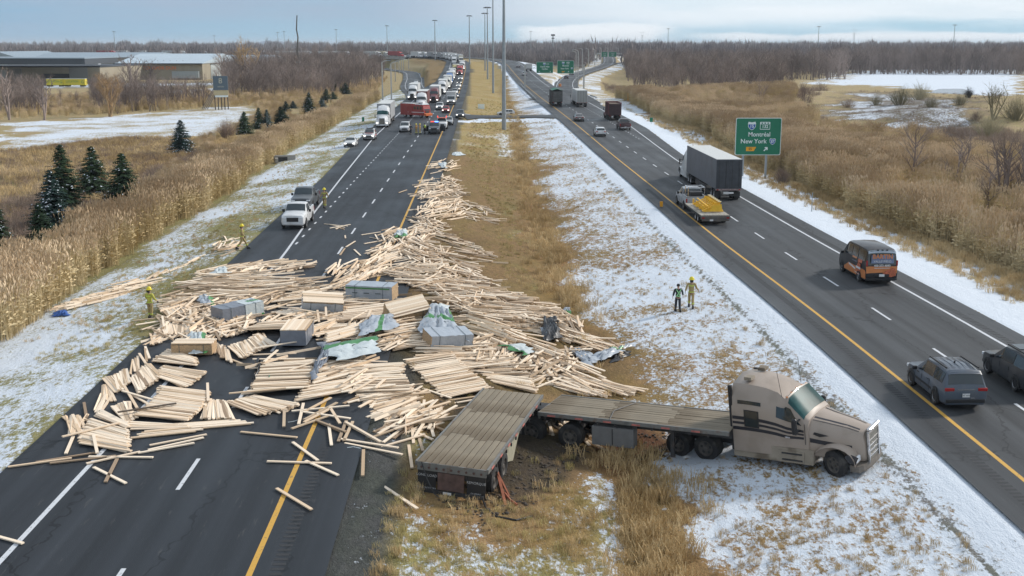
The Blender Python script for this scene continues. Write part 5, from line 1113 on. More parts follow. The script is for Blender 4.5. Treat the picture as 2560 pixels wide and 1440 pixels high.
sm=[(1104,238,white,M_sidew,'white semi truck behind the dark red one'),(1116,224,('offwhite',(.5,.5,.46)),M_sidew,'cream semi truck in the queue, third from the fire engine'),(1123,212,('blue',(.03,.13,.36)),M_sidew,'blue-cabbed semi truck in the queue'),(1129,201,white,M_sidew,'white semi truck ahead of the yellow box semi'),(1138,188,('yellowish',(.5,.42,.16)),mat('yellow_box',(.55,.45,.18),.5),'yellow box semi truck far up the queue'),(1149,190,('red',(.35,.03,.03)),mat('red_box',(.30,.03,.03),.5),'red semi truck far up the queue beside the yellow one'),(1155,177,white,M_sidew,'white semi truck where the queue starts to bend')]
for a,b,c,s_,l in sm: semipx(l,c,a,b,s_,group='semi trucks in the stopped queue')
carpx('white car on the entry ramp left of the queue','suv',white,1038,220,ROADS['entry_ramp'],-1,1,True,lit=True); carpx('second white car on the entry ramp, farther back','sedan',white,1040,212,ROADS['entry_ramp'],-1,1,True)
# the stopped queue on the curve and the bridge: low detail, still one object each
def simple(kind_,col,x,y,z,rz,label,grp,side=None):
    if kind_=='truck':
        o=thing('semi_truck',label,'semi truck',(x,y,z),rz,grp); MB().prism([(0,.5),(0,1.5),(-1.4,1.9),(-2.1,2.9),(-3.6,3.6),(-4.6,3.6),(-4.6,.5)],'x',-1.1,1.1).build('cab',paint(*col),o); MB().box((0,-11.6,2.6),(2.5,13,2.9)).build('cargo_box',side,o); MB().prism([(-1.45,1.95),(-2.05,2.85),(-2.0,2.88),(-1.38,1.95)],'x',-.95,.95).build('windshield',M_glass,o); m=MB()
        for y_ in(-1,-5.6,-6.8,-16,-17.2): m.box((0,y_,.5),(2.3,1.0,1.0))
        m.build('wheels',M_tyre,o)
    else: vehicle({'suv':'crossover','sedan':'sedan','van':'van'}[kind_],label,'van' if kind_=='van' else 'car',kind_,col,(x,y,z),rz,grp,lod=0)
cols=[('white',white,M_sidew),('grey',('midgrey',(.2,.2,.21)),M_sideg),('dark blue',('darkblue',(.03,.05,.09)),mat('blue_box',(.06,.12,.2),.5)),('red',('red',(.25,.03,.03)),mat('red_box',(.22,.03,.03),.5)),('cream',('offwhite',(.5,.5,.46)),mat('cream_box',(.45,.40,.28),.5)),('white',white,M_rooflt),('silver',('silver',(.34,.36,.38)),M_sidew)]
rq=random.Random(5)
for lane,(off,st) in enumerate(((-5.6,-2),(-2.0,4))):
    s_=s_of(RL,600)+st*2
    while True:
        x,y,z=[np.interp(s_,RL['s'],RL['sp'][:,j]) for j in range(3)]; nx,ny=[np.interp(s_,RL['s'],RL['n'][:,j]) for j in range(2)]
        i=int(np.argmin(abs(RL['s']-s_))); t_=RL['t'][i]; rz=math.atan2(t_[1],t_[0])-math.pi/2+math.pi
        if x<-330: break
        nm,c,sd_=cols[rq.choice((0,0,1,2,5,4,5,6,1,0,6,3))]; tr_=rq.random()<(.62 if lane==0 else .4); where='on the bend before the bridge' if x>-65 else ('on the bridge' if x>-115 else 'beyond the bridge at the left')
        if tr_: simple('truck',c,x+nx*off,y+ny*off,z,rz,f'far {nm} semi truck stopped {where}','far semi trucks '+where+' ('+nm+')',sd_); s_+=21+rq.random()*4
        else:
            k_=rq.choice(['suv','sedan','van']); simple(k_,c,x+nx*off,y+ny*off,z,rz,f'far {nm} {k_ if k_!="suv" else "crossover"} stopped {where}',f'far {nm} {k_}s '+where); s_+=6.5+rq.random()*3
# parked lorries in the lots beyond the wood
for i in range(26):
    px=590+i*14+rq.uniform(-5,5); D=rq.uniform(980,1150); x=(px-1280)/F*D; nm,c,sd_=cols[rq.randrange(7)]; simple('truck' if i%3==0 else rq.choice(['van','suv']),c,x,D,float(hz(x,D))+3.2,rq.choice([1.2,1.6,-1.5]),f'distant {nm} vehicle in the lot behind the left wood, '+('nearer the masts' if px>780 else 'nearer the warehouses'),'distant vehicles in the lot behind the wood ('+nm+(' east)' if px>780 else ' west)'),sd_)
# ------------------------------------------------------------------ masts, lamp posts, signs
def mast(px,ytop,base,label,r0=.36):
    if isinstance(base,tuple): g=G(*base)
    else: g=Vector(((px-1280)/F*base,base,hz((px-1280)/F*base,base)))
    D=g.y; zt=H_at(0,ytop,D) if ytop is not None else 30.; o=thing('light_mast',label,'light mast',(g.x,g.y,g.z),0,'tall light masts'); h=zt-g.z
    MB().tube((0,0,-.2),(0,0,h*.5),r0,r0*.72,10,False).tube((0,0,h*.5),(0,0,h),r0*.72,r0*.42,10).build('pole',M_steel,o,smooth=50)
    m=MB().lathe((0,0,h-.3),(0,0,1),[(0,.4),(.1,1.1),(.25,1.1),(.3,.4)],12)
    for k in range(6): a=k*1.047; m.box((math.cos(a)*1.35,math.sin(a)*1.35,h-.35),(.55,.4,.3),rz=a)
    m.build('lamp_ring',M_frame,o); return o
M_mastd=M_steel
mast(1260,None,(1260,325),'nearest and thickest light mast, rising out of the top of the picture',.46)
mast(1231,0,(1233,233),'light mast behind the nearest one, its lamps at the top edge of the picture',.38)
mast(1220,22,470,'third light mast along the median, just left of the second'); mast(1214,36,545,'fourth and farthest light mast of the median group')
for px,yt,D,l in((1176,42,606,'light mast where the queue bends away'),(1092,53,720,'light mast above the bridge queue, right of the shorter one'),(975,66,923,'light mast over the left part of the bridge'),(851,75,1147,'light mast beyond the left wood'),(724,80,1326,'right one of the distant pair of light masts'),(708,82,1415,'left one of the distant pair of light masts'),(309,80,1100,'light mast above the warehouse roofs'),(553,90,1500,'small light mast between warehouse and tall twiggy tree'),(1326,80,1326,'light mast beyond the right carriageway'),(1661,73,1088,'light mast over the left end of the right wood'),(2028,68,965,'light mast over the middle of the right wood'),(2359,64,884,'light mast over the right end of the right wood')): mast(px,yt,D,l,.42)
g=Vector(((756-1280)/F*450,450,-1.2)); o=thing('antenna_mast','dark cable-wrapped antenna mast rising from the left wood','antenna mast',tuple(g)); m=MB(); p=Vector((0,0,0)); h=H_at(0,42,450)+1.2; pts=[(.25*math.sin(i*2.1),.2*math.cos(i*1.7),h*i/10) for i in range(11)]; m.path(pts,.42,6,.22); m.build('pole',mat('dark_weathered_wood',(.12,.11,.10),.9,var=.2),o); MB().box((0,0,h*.35),(1.6,.3,.3)).box((0,0,h*.30),(2.2,.3,.2)).build('crossarm',M_steel,o)
g=Vector(((1380-1280)/F*1500,1500,2)); o=thing('cell_tower','short thick cell tower with antennas on top right of the centre','cell tower',tuple(g)); h=H_at(0,87,1500)-2; MB().tube((0,0,0),(0,0,h),1.0,.6,8).build('pole',M_steel,o); MB().box((0,0,h-1),(5,1,2.2)).box((0,0,h-5),(3.5,1,1.5)).build('antenna',M_frame,o)
for px,yt in((870,108),(1048,106),(1198,104),(1598,86),(1417,100),(2115,80)):
    D=2600; g=Vector(((px-1280)/F*D,D,2)); h=H_at(0,yt-4,D)-2; o=thing('power_pylon','thin lattice pylon on the horizon '+{870:'left of the bridge queue',1048:'above the middle of the bridge queue',1198:'left of the median masts',1598:'above the right lamp posts',1417:'right of the cell tower',2115:'near the right end of the wood'}[px],'pylon',tuple(g)); m=MB()
    for sx_ in(-1,1): m.beam((sx_*3,0,0),(sx_*.8,0,h*.8),.45); m.beam((sx_*.8,0,h*.8),(sx_*4,0,h),.4)
    for k in range(4): m.beam((-2.5+k*.4,0,h*.2*(k+.3)),(2.1-k*.4,0,h*.2*(k+1.2)),.3)
    m.beam((-6,0,h*.8),(6,0,h*.8),.35); m.beam((-4,0,h),(4,0,h),.35); m.build('lattice',M_steel,o)
M_lamp=mat('lamp_post_metal',(.42,.42,.40),.5,metal=.2,var=.1)
def lamp(px,yt,py,label,arm,grp,r=.12):
    g=G(px,py); h=H_at(0,yt,g.y)-g.z; o=thing('street_lamp',label,'street lamp',tuple(g),0,grp); MB().tube((0,0,-.2),(0,0,h),r*1.3,r*.8,6).build('pole',M_lamp,o,smooth=50); m=MB()
    m.path([(0,0,h-.1),(arm*.6,0,h+.35),(arm*1.6,0,h+.5)],r*.6,5); m.build('arm',M_lamp,o); MB().box((arm*1.9,0,h+.48),(.9,.3,.16)).build('lamp_head',M_steel,o)
for i,(a,b,c) in enumerate(((957,154,255),(979,157,254),(988.5,152,204),(998,148,184),(1004,146,178),(1009,145,175),(1022,144,173))): lamp(a,b,c,['tallest-looking pale lamp post left of the parked semi','pale lamp post just right of the tallest-looking one','third pale lamp post along the entry ramp','fourth pale lamp post along the entry ramp','fifth pale lamp post along the entry ramp','sixth pale lamp post along the entry ramp','last pale lamp post beside the ramp bend'][i],1,'lamp posts along the entry ramp',.19)
od=['first','second','third','fourth','fifth','sixth','seventh','eighth','ninth','tenth','eleventh','twelfth']
for i,(a,b,c) in enumerate(((1439.5,130,207),(1444.5,127,222),(1455.7,123,185),(1470.8,123,168),(1487,124,163),(1503,121,158),(1519,121,158),(1545,121,154),(1556,121,152),(1568.7,120,150),(1590,119,148),(1628,119,148))): lamp(a,b,c,od[i]+' curved lamp post from the left along the exit ramp',-1,'lamp posts along the exit ramp',.17 if i<3 else .24)
M_sgreen=mat('sign_green',(.005,.16,.085),.5,var=.04); M_sw=mat('sign_white',(.72,.78,.76),.5); M_sblue=mat('sign_blue',(.02,.09,.36),.5); M_sred=mat('sign_red',(.5,.03,.03),.5); M_sy=mat('sign_amber',(.75,.33,.01),.5)
def rrect(w,h,r,n=4):
    P=[]
    for cx,cy,a0 in((w/2-r,h/2-r,0),(-w/2+r,h/2-r,90),(-w/2+r,-h/2+r,180),(w/2-r,-h/2+r,270)):
        for k in range(n+1): a=R(a0+90*k/n); P.append((cx+r*math.cos(a),cy+r*math.sin(a)))
    return P
def signboard(o,cx,cz,w,h,parts,y=0,name='sign_panel'):
    """panel facing -y"""
    sh=lambda P,dx,dz:[(a+dx,b+dz) for a,b in P]
    p=MB().prism(sh(rrect(w,h,w*.035),cx,cz),'y',y,y+.06).build(name,M_sw,o)
    MB().prism(sh(rrect(w*.975,h-w*.025,w*.03),cx,cz),'y',y-.012,y-.002).build('sign_face',M_sgreen,p)
    for it in parts:
        ty,x,z,s_=it[:4]; X,Z=cx+x,cz+z
        if ty=='t': text(it[4],s_,(X,y-.02,Z),(R(90),0,0),M_sw,'lettering',p,depth=.004,sx=it[5] if len(it)>5 else 1,bold=.012*s_)
        if ty=='shield':
            k=s_; MB().prism([(X+a*k,Z+b*k) for a,b in((-.5,.3),(-.42,.5),(0,.42),(.42,.5),(.5,.3),(.46,-.15),(.25,-.42),(0,-.55),(-.25,-.42),(-.46,-.15))],'y',y-.022,y-.014).build('route_shield',M_sw,p)
            MB().prism([(X+a*k*.88,Z+b*k*.88) for a,b in((-.5,.2),(.5,.2),(.46,-.15),(.25,-.42),(0,-.55),(-.25,-.42),(-.46,-.15))],'y',y-.028,y-.023).build('route_shield_field',M_sblue,p)
            MB().prism([(X+a*k*.88,Z+b*k*.88) for a,b in((-.48,.26),(-.42,.46),(0,.38),(.42,.46),(.48,.26))],'y',y-.028,y-.023).build('route_shield_crown',M_sw if len(it)<6 else M_sblue,p)
            text(it[4],k*.55,(X,y-.033,Z-.08*k),(R(90),0,0),M_sw,'route_number',p,depth=.003,bold=.01*k)
        if ty=='quebec':
            k=s_; MB().prism([(X+a,Z+b) for a,b in rrect(k*1.2,k*.9,.06*k)],'y',y-.022,y-.014).build('route_marker',M_sw,p); MB().box((X,y-.026,Z-.1*k),(1.1*k,.006,.56*k)).build('route_marker_field',M_sgreen,p)
            for dx in(-.35,0,.35): MB().box((X+dx*k,y-.026,Z+.31*k),(.2*k,.006,.14*k)).build('route_marker_flower',M_sgreen,p)
            text(it[4],k*.5,(X,y-.034,Z-.1*k),(R(90),0,0),M_sw,'route_number',p,depth=.003,bold=.01*k)
        if ty=='exit':
            k=s_; MB().prism([(X+a*k,Z+b*k) for a,b in((-.9,-.4),(.62,-.4),(1.05,.4),(-.9,.4))],'y',y-.022,y-.014).build('exit_tab',M_sy,p); text(it[4],k*.66,(X-.1*k,y-.026,Z),(R(90),0,0),M_black,'exit_number',p,depth=.003,bold=.01*k)
        if ty=='arrow':
            k=s_; an=it[4]; c,s2=math.cos(an),math.sin(an); P=[(-.1,-.5),(.1,-.5),(.1,.1),(.34,-.05),(.34,.2),(0,.5),(-.34,.2),(-.34,-.05),(-.1,.1)]; MB().prism([(X+(a*c-b*s2)*k,Z+(a*s2+b*c)*k) for a,b in P],'y',y-.022,y-.014).build('arrow',M_sw,p)
    return p
D=136.; X0,X1=(1835.5-1280)/F*D,(1949-1280)/F*D; Z1,Z0=H_at(0,289,D),H_at(0,381,D); cx=(X0+X1)/2; w,h=X1-X0,Z1-Z0
o=thing('road_sign','big green road sign for Montréal and New York beside the right shoulder','road sign',(cx,D,0))
signboard(o,0,(Z0+Z1)/2,w,h,[('shield',-.82,h*.29,.95,'15'),('quebec',.75,h*.29,1.0,'132'),('t',.1,h*.055,.74,'Montréal',.98),('t',-.55,-h*.13,.74,'New York',.98),('shield',1.72,-h*.13,.72,'87',1),('exit',-.85,-h*.335,.62,'55'),('arrow',.95,-h*.335,.62,-math.pi/4)])
for px in(1857,1915): x=(px-1280)/F*D-cx; z=hz(cx+x,D); MB().beam((x,.18,z-.3),(x,.18,Z1-.3),.28,.22).build('post',M_steel,o)
MB().beam((-w/2+.2,.11,Z0+.6),(w/2-.2,.11,Z0+.6),.08,.1).build('brace',M_steel,o); MB().beam((-w/2+.2,.11,Z1-.6),(w/2-.2,.11,Z1-.6),.08,.1).build('brace',M_steel,o)
# sign gantry
D=388.; f=lambda px:(px-1280)/F*D; zc=lambda py:H_at(0,py,D); cx=f(1385); o=thing('sign_gantry','grey overhead gantry with two green direction signs over the right carriageway','sign gantry',(cx,D,0))
for px in(1312,1457): MB().beam((f(px)-cx,.5,hz(f(px),D)-.2),(f(px)-cx,.5,zc(159)),.5,.5).build('post',M_lamp,o)
m=MB()
for z in(zc(161),zc(168)):
    for y in(.2,.9): m.beam((f(1312)-cx,y,z),(f(1457)-cx,y,z),.16)
x=f(1312)-cx
while x<f(1457)-cx-1: m.beam((x,.2,zc(161)),(x+1,.2,zc(168)),.09); m.beam((x+1,.2,zc(168)),(x+2,.2,zc(161)),.09); x+=2
m.build('truss',M_lamp,o)
w=f(1381)-f(1340); h=zc(153)-zc(180); signboard(o,f(1360.5)-cx,(zc(153)+zc(180))/2,w,h,[('shield',-.15,h*.31,.9,'15'),('t',1.0,h*.31,.5,'SUD'),('t',0,h*.07,.72,'Grande-Allée',.8),('t',0,-h*.13,.72,'Candiac',.9),('arrow',-w*.33,-h*.36,.5,math.pi),('arrow',w*.33,-h*.36,.5,math.pi)])
w=f(1432)-f(1391); h=zc(150)-zc(181); signboard(o,f(1411.5)-cx,(zc(150)+zc(181))/2,w,h,[('shield',-.8,h*.31,.9,'15'),('quebec',.8,h*.31,.8,'132'),('t',0,h*.1,.68,'Montréal',.85),('t',-.3,-h*.12,.72,'New York',.85),('shield',2.1,-h*.10,.6,'87'),('exit',-.8,-h*.36,.5,'55'),('arrow',.95,-h*.36,.5,-math.pi/4)])
D=800.; f=lambda px:(px-1280)/F*D; cx=f(1520); zb=hz(cx,D); o=thing('sign_gantry','distant gantry with two green signs over the exit ramp','sign gantry',(cx,D,0))
for px in(1488,1549): MB().beam((f(px)-cx,.4,hz(f(px),D)-.3),(f(px)-cx,.4,H_at(0,131,D)),.6,.6).build('post',M_lamp,o)
MB().beam((f(1488)-cx,.4,H_at(0,133,D)),(f(1549)-cx,.4,H_at(0,133,D)),.4,.9).build('truss',M_lamp,o)
for a,b in((1498,1515.5),(1517,1536)): signboard(o,f((a+b)/2)-cx,(H_at(0,129,D)+H_at(0,141,D))/2,f(b)-f(a),H_at(0,129,D)-H_at(0,141,D),[('t',0,.3,.8,'15 SUD',.9),('t',0,-.8,.7,'Candiac',.8)])
# small roadside signs and markers
def small(px,py,yt,label,m_,w=.6,h=.6,nm='marker_post',cat='marker post',txt=None):
    g=G(px,py); H_=H_at(0,yt,g.y)-g.z; o=thing(nm,label,cat,tuple(g)); MB().tube((0,0,-.1),(0,0,H_),.04,k=5).build('post',M_steel,o); MB().box((0,-.05,H_-h/2),(w,.04,h)).build('plate',m_,o)
small(1653,520,497,'small yellow marker post at the left edge of the right carriageway',M_sy,.3,.5); small(1570,253,229,'yellow marker panel on a post on the snowy verge beyond the silver semi',M_sy,.4,2.0); small(1628,310,288,'small green distance marker on the right verge by the reeds',M_sgreen,.6,.9); small(908,304,287,'small green distance marker left of the parked semi',M_sgreen,.5,1.3)
small(1030,0,0,'',M_sw) if False else None
small(1203,272,255,'white median sign with grey back near the connecting road',M_sw,1.6,1.6,'regulatory_sign','road sign'); small(2029,528,475,'thin bare marker stake on the snow right of the big sign',M_steel,.06,.1); small(1754,395,346,'slim pale marker stake behind the tarped semi',M_sw,.2,.3)
g=G(1400,218); o=thing('gore_barrel','orange crash cushion at the ramp split','crash cushion',tuple(g)); MB().lathe((0,0,0),(0,0,1),[(0,.5),(1.2,.45),(1.25,.0)],10).build('barrel',M_orange,o); MB().box((.0,1.0,.5),(.9,1.4,1.0)).build('rear_barrel',M_sy,o)
# guard rail by the gore and right of the silver truck
for (a,b,c,d),l in(((1475,243,1492,249),'short dark guard rail end beside the silver semi'),((1300,214,1340,252),'dark guard rail piece along the left edge of the right carriageway')):
    p,q=G(a,b),G(c,d); o=thing('guard_rail',l,'guard rail',tuple(p)); e=q-p; MB().beam((0,0,.6),tuple(e+Vector((0,0,.6))),.08,.32).build('rail',M_steel,o)
    for k in range(6): t_=e*(k/5); MB().beam((t_.x,t_.y,t_.z-.2),(t_.x,t_.y,t_.z+.7),.12).build('post',M_steel,o)
# culvert head
g=G(712,402); o=thing('culvert','low grey concrete culvert head in the left verge','culvert',tuple(g),R(15)); MB().box((0,0,.35),(3.0,.5,.9)).box((-1.2,-.8,.2),(.4,1.6,.6)).build('head_wall',M_conc,o); MB().box((-.3,-.28,.25),(1.3,.1,.6)).build('opening',M_black,o)
# high-voltage wires left out; billboard tower
D=290.; f=lambda px:(px-1280)/F*D; cx=f(562); zb=hz(cx,D); o=thing('billboard','dark blue-grey billboard tower on black posts with slanting braces behind','billboard',(cx,D,0),R(8)); x0,x1=f(545)-cx,f(580)-cx
MB().box(((x0+x1)/2,0,(H_at(0,187,D)+H_at(0,221,D))/2),(x1-x0,.5,H_at(0,187,D)-H_at(0,221,D))).build('panel',mat('billboard_slate',(.085,.12,.15),.6),o)
MB().box(((x0+x1)/2,-.02,(H_at(0,222,D)+H_at(0,233,D))/2),(x1-x0,.5,H_at(0,222,D)-H_at(0,233,D))).build('lower_panel',mat('billboard_cream',(.48,.40,.24),.6),o)
MB().box(((x0+x1)/2+.1,-.1,H_at(0,236,D)),(x1-x0-.4,.6,.45)).build('ledge',M_sw,o)
text('8',2.0,((x0+x1)/2,-.27,H_at(0,199,D)),(R(90),0,0),mat('pale_print',(.45,.43,.34),.6),'emblem',o,depth=.01); text('VISION',.5,((x0+x1)/2,-.27,H_at(0,213,D)),(R(90),0,0),mat('pale_print',(.45,.43,.34),.6),'lettering',o,depth=.01)
for k in range(5): x=x0+.2+(x1-x0-.4)*k/4; MB().beam((x,0,zb-.3),(x,0,H_at(0,236,D)),.22).build('post',M_frame,o)
m=MB()
for k in range(4): m.beam((x0-3.4+k*.45,2,zb),(x0+.3+k*.4,.4,H_at(0,212,D)),.16)
m.build('brace',mat('grey_timber',(.22,.20,.18),.9),o)
# ------------------------------------------------------------------ warehouses
M_beige=mat('beige_cladding',(.30,.265,.20),.8,var=.08,vscale=.3,stretch=(3,1,.2)); M_beige2=mat('grey_cladding',(.22,.22,.21),.8,var=.08); M_fascia=mat('dark_fascia',(.05,.06,.075),.7,var=.1); M_roofp=mat('pale_metal_roof',(.42,.50,.56),.5,var=.08,vscale=.05,stretch=(1,4,1)); M_roofg=mat('grey_metal_roof',(.24,.30,.35),.5,var=.08)
def bld(label,D,depth,px0,px1,ytop,ybase,wall,roofm,style,ridge=None,nm='warehouse'):
    f=lambda px:(px-1280)/F*D; cx=(f(px0)+f(px1))/2; zb=H_at(0,ybase,D); zt=H_at(0,ytop,D); w=f(px1)-f(px0); o=thing(nm,label,'warehouse',(cx,D,0))
    MB().box((0,depth/2,(zb-1+zt)/2),(w,depth,zt-zb+1)).build('wall',wall,o)
    if style=='flat': MB().box((0,depth/2,zt+.15),(w+.6,depth+.6,.3)).build('roof',roofm,o)
    if style=='gx':   # ridge along x
        zr=H_at(0,ridge,D+depth/2); MB().prism([(-.5,zt),(depth/2,zr),(depth+.5,zt)],'x',-w/2-.3,w/2+.3).build('roof',roofm,o)
    if style=='gy': zr=H_at(0,ridge,D); MB().prism([(-w/2-.5,zt),(0,zr),(w/2+.5,zt)],'y',-.3,depth).build('roof',roofm,o)
    return o,f,cx
o,f,cx=bld('long beige warehouse with a dark stepped fascia behind the yellow trailers',487,60,-60,268,166,207,M_beige,M_fascia,'flat')
D=487.; zc=lambda py:H_at(0,py,D)
MB().box((0,3.,(zc(144)+zc(157))/2),(f(270)-f(-60),40,zc(144)-zc(157))).build('upper_storey',M_fascia,o)
MB().box((0,3.,zc(143)),(f(272)-f(-60),41,.4)).build('upper_roof',M_roofg,o); MB().box((0,-1.2,zc(158)),(f(272)-f(-62),3,.35)).build('canopy_roof',mat('grey_canopy',(.35,.37,.4),.6),o)
for k in range(11): x=f(25+k*24)-cx; MB().box((x,-18+.6,zc(154)),(.8,.4,1.6)).build('roof_vent',M_sidew,o) if 0 else MB().box((x,-1.3,zc(155.5)),(.7,.5,1.4)).build('roof_vent',M_sidew,o)
MB().box((f(158)-cx,-.1,zc(187)),(f(193)-f(124),.4,1.9)).build('loading_bay',M_black,o); MB().box((f(20)-cx,-.1,zc(184)),(f(42)-f(2),.3,4.2)).build('grey_bay',mat('grey_shutter',(.40,.42,.43),.6,var=.1),o); MB().box((f(70)-cx,-.1,zc(193)),(2.2,.3,2.6)).build('door',mat('grey_door',(.10,.11,.12),.6),o); MB().box((f(60)-cx,-.12,zc(183)),(f(78)-f(46),.2,4.9)).build('grey_panel',M_beige2,o); MB().box((f(215)-cx,-.12,zc(181)),(f(240)-f(194),.2,5.5)).build('grey_panel',M_beige2,o)
MB().box((f(2)-cx,-.15,zc(180)),(2.6,.2,5)).build('rust_panel',mat('rust_panel',(.18,.08,.05),.8),o)
for i,(a,b,l) in enumerate(((137,178,'left of two yellow box trailers parked end to end before the warehouse'),(179,232,'right of two yellow box trailers parked before the warehouse'))):
    D2=455.; x0,x1=(a-1280)/F*D2,(b-1280)/F*D2; z=H_at(0,212,D2); oo=thing('parked_trailer',l,'trailer',((x0+x1)/2,D2,z)); MB().box((0,0,1.7),(x1-x0,2.5,2.4)).build('cargo_box',mat('trailer_yellow',(.62,.50,.03),.6,var=.05),oo); MB().box((0,0,2.95),(x1-x0,2.5,.12)).build('roof_panel',M_sidew,oo); text('LOCATION',1.2,(-.8,-1.27,1.9),(R(90),0,0),mat('trailer_green_print',(.03,.2,.06),.6),'lettering',oo,depth=.01,sx=.8); text('G',1.6,((x1-x0)*.38,-1.27,1.7),(R(90),0,0),mat('trailer_green_print',(.03,.2,.06),.6),'emblem',oo,depth=.01)
    m=MB(); [m.box((s_*(x1-x0)*.35,0,.25),(1.6,2.2,.6)) for s_ in(-1,1)]; m.build('wheels',M_tyre,oo)
o,f,cx=bld('warehouse with a broad pale sheet-metal roof and orange lettering on its beige wall',545,80,305,520,157,200,M_beige,M_roofp,'gx',133)
zc=lambda py:H_at(0,py,545.); MB().box((0,-.6,zc(157.5)),(f(520)-f(303),1.6,.5)).build('eaves',M_fascia,o)
text('ECONSPOR DUN',2.2,(f(412)-cx,-.2,zc(168)),(R(90),0,0),mat('orange_letters',(.62,.20,.07),.6),'lettering',o,depth=.05,bold=.05)
for k in range(5): MB().box((f(395+k*16)-cx,10,zc(154.5)),(.6,.6,1.6)).build('roof_vent',M_sidew,o)
MB().box((f(480)-cx,-1.,zc(184)),(f(513)-f(448),2.2,3.2)).build('grey_annex',mat('grey_screen',(.30,.34,.36),.6,var=.1),o)
bld('grey-roofed shed with a gabled end at the far left behind the warehouse',640,70,-40,78,146,170,mat('pale_shed_wall',(.36,.41,.42),.7),M_roofg,'gy',128)
bld('long low building with a grey metal roof behind the front warehouse',660,90,80,370,142,170,M_beige2,M_roofg,'gx',130)
bld('low tan building right of the pale-roofed warehouse',600,60,500,676,153,178,mat('tan_wall',(.34,.27,.20),.8,var=.1),M_roofg,'gx',136)
bld('white building end partly hidden by trees between two warehouses',560,20,505,541,159,195,mat('white_wall',(.42,.46,.46),.7),M_fascia,'flat')
for px,w_,l in((1300,10,'small pale roof beyond the bend at the median end'),(1324,6,'second small pale roof beyond the bend')): D=1000.; bld(l,D,12,px,px+w_,139,147,M_sidew,M_roofp,'flat',nm='shed')
# ------------------------------------------------------------------ people
M_skin=mat('skin',(.45,.27,.19),.6); M_gear=mat('bunker_gear_tan',(.36,.27,.12),.85,var=.12,vscale=6); M_hv=mat('reflective_lime',(.55,.70,.10),.6,emit=0); M_helm=mat('helmet_yellow',(.75,.62,.03),.4); M_boot=mat('boot_black',(.015,.015,.015),.6); M_navy=mat('navy_cloth',(.02,.025,.035),.85,var=.1); M_hvg=mat('hi_vis_green',(.30,.62,.28),.7); M_hair=mat('dark_hair',(.015,.012,.01),.8)
def skin(name,vs,es,m,parent,root=0,sub=1):
    me=bpy.data.meshes.new(name); me.from_pydata([v[:3] for v in vs],es,[]); o=bpy.data.objects.new(name,me); COL.objects.link(o)
    md=o.modifiers.new('s','SKIN'); sv_=me.skin_vertices[0].data
    for i,v in enumerate(vs): r=v[3]; sv_[i].radius=(r,v[4] if len(v)>4 else r); sv_[i].use_root=(i==root)
    if sub: o.modifiers.new('u','SUBSURF').levels=sub; o.modifiers['u'].render_levels=sub
    dg=bpy.context.evaluated_depsgraph_get(); me2=bpy.data.meshes.new_from_object(o.evaluated_get(dg)); bpy.data.objects.remove(o); me2.name=name; me2.materials.clear(); me2.materials.append(m); me2.shade_smooth()
    o=bpy.data.objects.new(name,me2); COL.objects.link(o); o.parent=parent; return o
